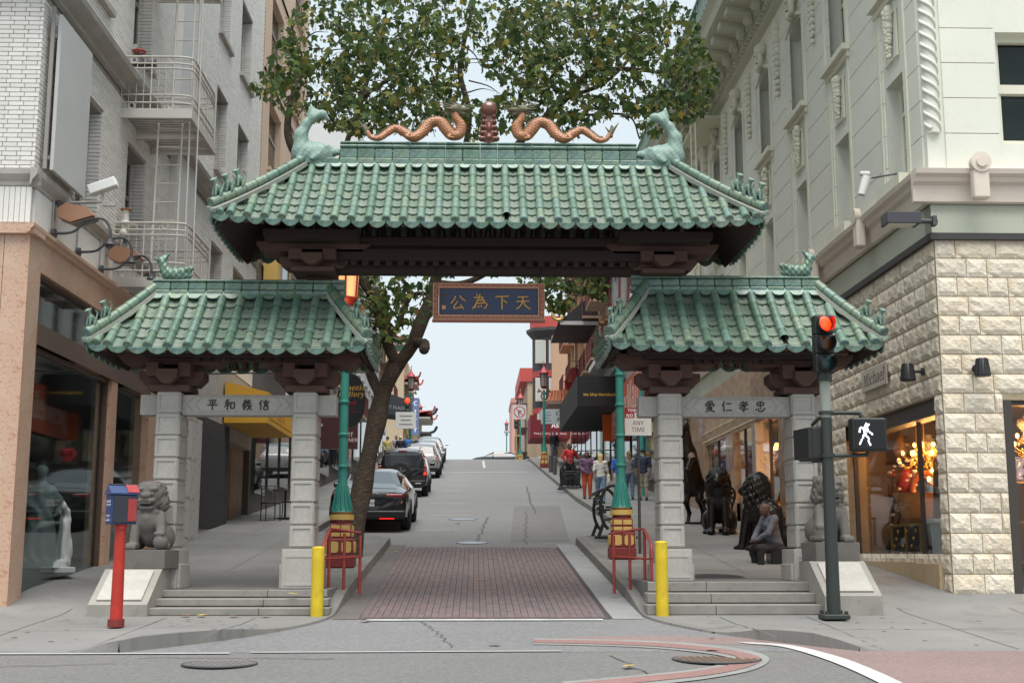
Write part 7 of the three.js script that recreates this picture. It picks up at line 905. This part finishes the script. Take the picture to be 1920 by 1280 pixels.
  { const t = thing('slanted_awning', 'dark slanted GRANT PLAZA awning, upper left side', 'awning', [-5.2, walkY(-58) + 3.0, -58]); obj('canopy', prism([[-1.1, 0], [1.1, -.2], [1.1, .75], [-1.1, 1.5]], 3).translate(0, 0, -3), M([.055, .06, .075], .7), t); const f = obj('lettering', quad(2.1, .6), print(2.1, .6, 256, (g, w, h) => { fill(g, w, h, '#3c4048'); text(g, 'GRANT PLAZA', w / 2, h / 2, 32, '#b8bcc4', 'sans-serif', 'center'); }), t); f.position.set(0, .35, .008); f.rotation.z = -.1; }
  signBox('vertical_sign', 'tall blue vertical sign beneath the pagoda roofs', 'sign', [-5.0, 11.6, -84], 0, .6, 3.0, .2, 128, (g, w, h) => { fill(g, w, h, '#67749c'); ['C', 'I', 'T', 'Y'].forEach((c, i) => text(g, c, w / 2, h * (.14 + i * .24), 110, '#e8ecf4', 'sans-serif', 'center', 'bold')); });
  // right side
  aw('black box awning reading We Ship Worldwide, right side', 4.35, 6.4, 7.25, 8.6, -50, -38, [.012, .012, .014], (g, w, h) => { fill(g, w, h, '#17171a'); text(g, 'We Ship Worldwide', w / 2, h * .62, 42, '#d0a838', 'sans-serif', 'center', 'bold'); }, 512);
  { const t = thing('orange_banner', 'long orange shop banner with white script on the white building', 'sign', [6.25, 7.0, -35.5]); t.rotation.y = -PI / 2; obj('panel', bx(12, 2.1, .1), M([.62, .17, .08], .7), t); const f = obj('lettering', quad(11.9, 2.05), print(11.9, 2.05, 1024, (g, w, h) => { fill(g, w, h, '#d86a4c'); text(g, 'Jewelry', w * .28, h * .45, 130, '#f0d4c8', 'serif', 'center', 'italic bold'); text(g, 'Mall', w * .68, h * .42, 150, '#f0d4c8', 'serif', 'center', 'italic bold'); text(g, 'of San Francisco', w * .68, h * .82, 46, '#f0d4c8', 'sans-serif'); }), t); f.position.z = .056; obj('return_panel', bx(.1, 2.0, .5, -6.0, 0, .2), M([.75, .16, .03], .6), t); }
  { const t = thing('barrel_awning', 'red barrel awning with a clay tile skirt, right side', 'awning', [0, 0, 0]); const y = walkY(-56) + 4.2; obj('canopy', uvm(new THREE.CylinderGeometry(1.2, 1.2, 6, 20, 1, false, 0, PI).rotateX(-PI / 2).rotateZ(0).scale(1.0, 1.15, 1).translate(5.4, y, -58)), M([.40, .05, .06], .7), t); obj('tile_skirt', Array.from({ length: 30 }, (_, k) => bar([4.0, y - .65, -55 - k * .2], [4.3, y, -55 - k * .2], .1, 6)).concat(Array.from({ length: 13 }, (_, k) => bar([4.1 + k * .2, y - .65, -54.7], [4.2 + k * .18, y, -55], .1, 6))), M([.50, .17, .08], .7), t); obj('soffit', b2(4.0, 6.5, y - .8, y - .65, -61, -54.6), M([.35, .25, .22], .8), t); }
  signBox('hanging_shop_sign', 'white hanging sign with black script Ch St, right side', 'sign', [4.25, walkY(-55) + 2.75, -54.4], 0, 1.35, .85, .12, 256, (g, w, h) => { fill(g, w, h, '#c8d0d0'); text(g, 'Ch', w * .78, h * .28, 66, '#222', 'serif', 'center', 'italic bold'); text(g, 'St', w * .76, h * .7, 66, '#222', 'serif', 'center', 'italic bold'); ['GIFTS', 'LINENS', 'ARTS', 'CRAFTS'].forEach((s, i) => text(g, s, w * .25, h * (.2 + i * .2), 27, '#3f68a8', 'sans-serif', 'center', 'bold')); });
  aw('maroon awning with white letters at the crest, right side', 4.1, 7.2, 9.6, 11.4, -86, -80.5, [.22, .02, .035], (g, w, h) => { fill(g, w, h, '#6a1020'); text(g, 'Asia', w * .7, h * .45, 44, '#eee', 'sans-serif', 'center', 'bold'); g.fillStyle = '#c89a20'; g.fillRect(w * .66, h * .08, 22, 32); text(g, 'Fine Jewelry  Jade  Ivory', w / 2, h * .8, 20, '#eee'); });
  { const t = signBox('no_right_turn_sign', 'white no right turn sign on a pole near the crest', 'sign', [2.75, walkY(-66) + 3.1, -66], 0, .9, .95, .02, 128, (g, w, h) => { fill(g, w, h, '#dcdcdc'); g.strokeStyle = '#222'; g.lineWidth = 10; g.beginPath(); g.moveTo(w * .45, h * .8); g.lineTo(w * .45, h * .45); g.lineTo(w * .7, h * .45); g.stroke(); g.beginPath(); g.moveTo(w * .64, h * .33); g.lineTo(w * .8, h * .45); g.lineTo(w * .64, h * .57); g.fill(); g.strokeStyle = '#c02030'; g.lineWidth = 8; g.beginPath(); g.arc(w / 2, h / 2, w * .4, 0, 7); g.moveTo(w * .22, h * .22); g.lineTo(w * .78, h * .78); g.stroke(); }); obj('post', bar([.42, -3.0, -.04], [.42, .5, -.04], .04), mIron, t); obj('base', cyl(.22, .22, .1, .42, -3.05, -.04), mIron, t); }
  { const t = thing('black_canopy', 'black pagoda-style canopy with gilt scrolls high on the right side', 'canopy', [5.6, 13.2, -50]); obj('roof', [prism([[-1.3, 0], [1.2, 0], [1.2, 1.7], [.6, 1.6]], 7).translate(0, 0, -7)], M([.025, .025, .028], .7), t); obj('ridge', bar([.6, 1.6, 0], [.6, 1.6, -7], .1), M([.2, .2, .2], .6), t); obj('gilt_scroll', [uvm(new THREE.TorusGeometry(.3, .1, 8, 16).translate(-1.3, .4, .1)), sph(.2, -1.3, .8, .1)], M([.6, .45, .15], .4, { metal: .5 }), t); obj('soffit', bx(2.4, .2, .1, .0, -.05, .05), M([.5, .5, .5], .7), t); }
  { const t = thing('green_awning_post', 'teal lamp pole behind the people near the roller shutter', 'pole', [5.85, walkY(-27.5), -27.8]); obj('pole', cyl(.1, .08, 4), M([.05, .30, .26], .5), t); obj('banner', bx(.5, .9, .05, -.1, 2.6, 0), M([.06, .34, .3], .6), t); }
  const rs = thing('roller_shutter', 'grey steel roller shutter behind the walking people', 'shutter', [6.46, 0, 0]); for (let k = 0; k < 34; k++) obj('slat', b2(-.05, .0, 1.9 + k * .1, 1.9 + k * .1 + .085, -27.3, -21.7), M([.10, .10, .11], .5, { metal: .4 }), rs);
  for (const [x, z, lb] of [[-4.2, -57, 'red lit far traffic signal on the left kerb'], [3.0, -80.5, 'red lit far traffic signal on the right kerb']]) { const t = thing('far_traffic_signal', lb, 'traffic signal', [x, walkY(z), z], 0, 'far traffic signals'); obj('pole', cyl(.08, .07, 3.1), M([.35, .26, .1], .6), t); obj('housing', [rbx(.34, 1.0, .25, .03, 0, 3.4, 0)], M([.08, .07, .04], .6), t); obj('red_lens', sph(.15, 0, 3.72, .14, 1, 1, .4), M([.9, .1, .05], .4, { emissive: 0xff2a08, ei: 2.5 }), t); obj('dark_lens', [sph(.13, 0, 3.4, .13, 1, 1, .4), sph(.13, 0, 3.08, .13, 1, 1, .4)], M([.03, .04, .04], .3), t); }
}
// ---------- the plane tree ----------
{
  const T0 = thing('plane_tree', 'leaning plane tree behind the gate with a broad leafy crown over the roof', 'tree', [0, 0, 0]);
  const bark = M([.10, .08, .066], .95, { map: 'bark', s: .5, bump: 'lumps', bs: .2, b: .03 });
  const cam0 = V(-.18, .87, 18), f = 2387, pp = Math.atan(.16548), aa = Math.atan(.02933 * Math.cos(pp)), Rv = V(Math.cos(aa), 0, Math.sin(aa)), Uv = V(-Math.sin(aa) * Math.sin(pp), Math.cos(pp), Math.cos(aa) * Math.sin(pp)), Fv = V(Math.sin(aa) * Math.cos(pp), Math.sin(pp), -Math.cos(aa) * Math.cos(pp));
  const at = (x, y, d) => { const r = Fv.clone().addScaledVector(Rv, (x - 960) / f).addScaledVector(Uv, (640 - y) / f); return cam0.clone().addScaledVector(r, d / -r.z).toArray(); }; // the tree stands d metres up the street from the viewpoint
  const limb = (pts, r0, r1, name = 'limb') => obj(name, taperTube(pts, (t) => lerp(r0, r1, t) * (1 + .12 * Math.sin(t * 19 + r0 * 40)), 10, 48), bark, T0);
  limb([at(655, 1062, 23), at(664, 1010, 23), at(676, 930, 23.1), at(690, 860, 23.2), at(706, 790, 23.3), at(718, 738, 23.4), at(734, 700, 23.4), at(748, 672, 23.5)], .185, .155, 'trunk');
  limb([at(740, 690, 23.4), at(771, 650, 23.4), at(783, 621, 23.4), at(794, 592, 23.5), at(806, 570, 23.6), at(812, 545, 23.7), at(822, 505, 23.8), at(850, 440, 24), at(910, 350, 24.2), at(985, 255, 24.3), at(1060, 185, 24.3), at(1130, 95, 24.2), at(1165, 0, 24)], .13, .05);
  limb([at(744, 685, 23.4), at(729, 652, 23.3), at(722, 621, 23.2), at(714, 586, 23.1), at(703, 560, 23), at(682, 532, 23), at(664, 505, 22.9), at(620, 420, 22.8), at(570, 320, 22.7), at(540, 255, 22.6), at(545, 180, 22.6)], .115, .06);
  limb([at(712, 745, 23.4), at(692, 695, 23.6), at(672, 655, 23.9), at(640, 600, 24.3)], .10, .05);
  limb([at(776, 640, 23.4), at(796, 646, 23.2), at(795, 655, 23.0)], .11, .085, 'knot'); obj('knot_end', sph(.095, ...at(795, 655, 22.98), 1, 1, 1, 10), bark, T0);
  limb([at(750, 610, 23.9), at(756, 578, 24), at(767, 556, 24.1), at(762, 534, 24.2), at(729, 501, 24.4), at(700, 460, 24.6)], .06, .025, 'branch'); limb([at(767, 556, 24.1), at(785, 550, 24), at(804, 552, 23.8)], .045, .04, 'branch');
  limb([at(818, 530, 23.7), at(870, 530, 23.6), at(930, 505, 23.5), at(990, 490, 23.4), at(1080, 480, 23.3)], .06, .03, 'branch');
  limb([at(850, 440, 24), at(868, 300, 24.4), at(880, 215, 24.5), at(862, 130, 24.6), at(880, 40, 24.6), at(900, -60, 24.6)], .08, .03, 'branch'); limb([at(985, 255, 24.3), at(972, 200, 24.6), at(990, 150, 25), at(985, 60, 25.3)], .07, .03, 'branch'); limb([at(1020, 215, 24.3), at(1100, 215, 24), at(1180, 218, 23.8), at(1200, 260, 23.6)], .035, .015, 'branch'); limb([at(1100, 130, 24.2), at(1190, 130, 23.8), at(1270, 150, 23.4), at(1300, 220, 23.2)], .05, .02, 'branch'); limb([at(1060, 185, 24.3), at(1140, 150, 24.6), at(1220, 60, 25)], .05, .02, 'branch'); limb([at(620, 420, 22.8), at(640, 300, 23.4), at(680, 180, 24), at(720, 40, 24.4)], .08, .03, 'branch'); limb([at(680, 180, 24), at(760, 120, 24.4), at(800, 20, 24.8)], .05, .02, 'branch');
  const tw = []; for (const [cx, cy, rx, ry, n] of [[625, 70, 100, 80], [740, 50, 110, 70], [700, 150, 90, 60], [800, 110, 80, 70], [770, 205, 90, 45], [960, 115, 60, 45], [1010, 60, 80, 60], [1090, 50, 90, 60], [1060, 130, 80, 50], [1170, 50, 90, 65], [1250, 70, 70, 70], [1290, 140, 55, 60], [585, 170, 80, 60], [1190, 185, 70, 35], [890, 120, 60, 90], [1090, 520, 70, 26], [700, 590, 40, 50]]) for (let k = 0; k < 9; k++) { const x = cx + rr(-.6, .6) * rx, y = cy + rr(-.6, .6) * ry, d = 23.8 + rr(-1.5, 1.5), a = rr(0, 6.28), L = rr(30, 75); tw.push(taperTube([at(x, y, d), at(x + Math.cos(a) * L * .5 + rr(-8, 8), y + Math.sin(a) * L * .4 - 6, d + rr(-.3, .3)), at(x + Math.cos(a) * L, y + Math.sin(a) * L * .7, d + rr(-.5, .5))], (t) => .018 - .013 * t, 4, 8)); } stuff(obj('twigs', tw, bark, T0));
  // leaves: three-lobed to five-lobed blades, folded along the middle
  const lg = (() => { const g = new THREE.ShapeGeometry(leafShape()); const p = g.attributes.position; for (let i = 0; i < p.count; i++) p.setZ(i, -Math.abs(p.getX(i)) * .28 - .12 * p.getY(i) * p.getY(i)); g.computeVertexNormals(); return uvm(g); })();
  const leafM = new THREE.MeshPhysicalMaterial({ color: 0xffffff, roughness: .85, specularIntensity: .4, transmission: .4, thickness: 0, side: THREE.DoubleSide });
  const cols = [[.05, .09, .02], [.07, .115, .024], [.036, .07, .02], [.11, .15, .03], [.17, .18, .035], [.06, .10, .026], [.24, .19, .04]], wts = [0, 0, 0, 1, 1, 1, 2, 2, 2, 3, 3, 4, 4, 5, 5, 6];
  const clumps = [[625, 70, 100, 80, 420], [585, 170, 80, 60, 260], [540, 120, 40, 50, 90], [505, 160, 36, 26, 60], [740, 50, 110, 70, 460], [700, 150, 90, 60, 360], [800, 110, 80, 70, 330], [770, 205, 90, 45, 280], [690, 225, 60, 30, 130], [830, 190, 50, 50, 150], [640, 210, 50, 35, 130], [850, 30, 60, 50, 150], [930, 60, 50, 50, 110], [960, 115, 60, 45, 180], [1010, 60, 80, 60, 300], [1090, 50, 90, 60, 360], [1060, 130, 80, 50, 280], [1000, 185, 60, 40, 180], [1170, 50, 90, 65, 380], [1150, 120, 60, 40, 170], [1250, 70, 70, 70, 330], [1290, 140, 55, 60, 260], [1275, 200, 55, 30, 170], [1190, 185, 70, 35, 180], [1090, 205, 60, 30, 150], [1060, 235, 35, 25, 70], [1220, 240, 25, 20, 30], [935, 215, 35, 35, 60], [890, 225, 30, 40, 60], [980, 10, 70, 40, 140],
    [700, 600, 34, 50, 120], [690, 545, 34, 40, 110], [745, 600, 34, 40, 90], [770, 530, 40, 30, 110], [735, 560, 30, 30, 70], [795, 575, 18, 25, 26], [660, 590, 26, 60, 80], [1085, 520, 70, 26, 190], [1045, 555, 36, 30, 90], [1130, 530, 30, 30, 80], [955, 502, 80, 12, 90], [1010, 520, 40, 16, 50], [690, 650, 26, 30, 50], [830, 505, 40, 14, 40]];
  const up = [[640, -120, 160, 90, 420], [820, -130, 160, 90, 420], [1010, -130, 160, 90, 420], [1200, -120, 140, 90, 360], [900, -300, 260, 110, 600]];
  const mt = [], cl = [], big = []; const q = new THREE.Quaternion(), e = new THREE.Euler();
  for (const [cx, cy, rx, ry, n0] of [...clumps, ...up]) for (let i = 0, n = cy > 450 ? (cx < 840 ? n0 * 1.2 : n0 * 1.6) : cy < 0 ? n0 * .8 : n0 * 1.9; i < n; i++) {
    const a = rr(0, 2 * PI), r = Math.pow(rnd(), .45), low = cy > 450, P = at(cx + Math.cos(a) * r * rx, cy + Math.sin(a) * r * ry, (low ? 23.4 : 23.8) + rr(-1, 1) * (low ? 1.0 : 2.6));
    if (P[2] > -1.6 && P[1] < 7.5) P[2] = -1.6 - rnd();
    e.set(rr(-1.2, .5), rr(0, 2 * PI), rr(-.6, .6) + PI); q.setFromEuler(e); const s = .042 + .08 * Math.pow(rnd(), 1.4);
    mt.push(new THREE.Matrix4().compose(V(...P), q, V(s, s, s))); const c = cols[wts[rnd() * 16 | 0]], k = rr(.75, 1.25); cl.push(new THREE.Color().setRGB(c[0] * k, c[1] * k, c[2] * k)); big.push(P[2] + (P[1] < 13 ? 0 : -50));
  }
  const order = mt.map((_, i) => i).sort((a, b) => big[b] - big[a]), lm = cols.map((c) => { const m = leafM.clone(); m.color.setRGB(...c); return m; });
  order.slice(0, 290).forEach((i, k) => { const m = obj('leaf', lg, lm[wts[k % 16]], T0); m.applyMatrix4(mt[i]); });
  const rest = order.slice(290); inst('crown', lg, leafM, rest.map((i) => mt[i]), T0, rest.map((i) => cl[i]));
}
renderer.render(scene, camera);
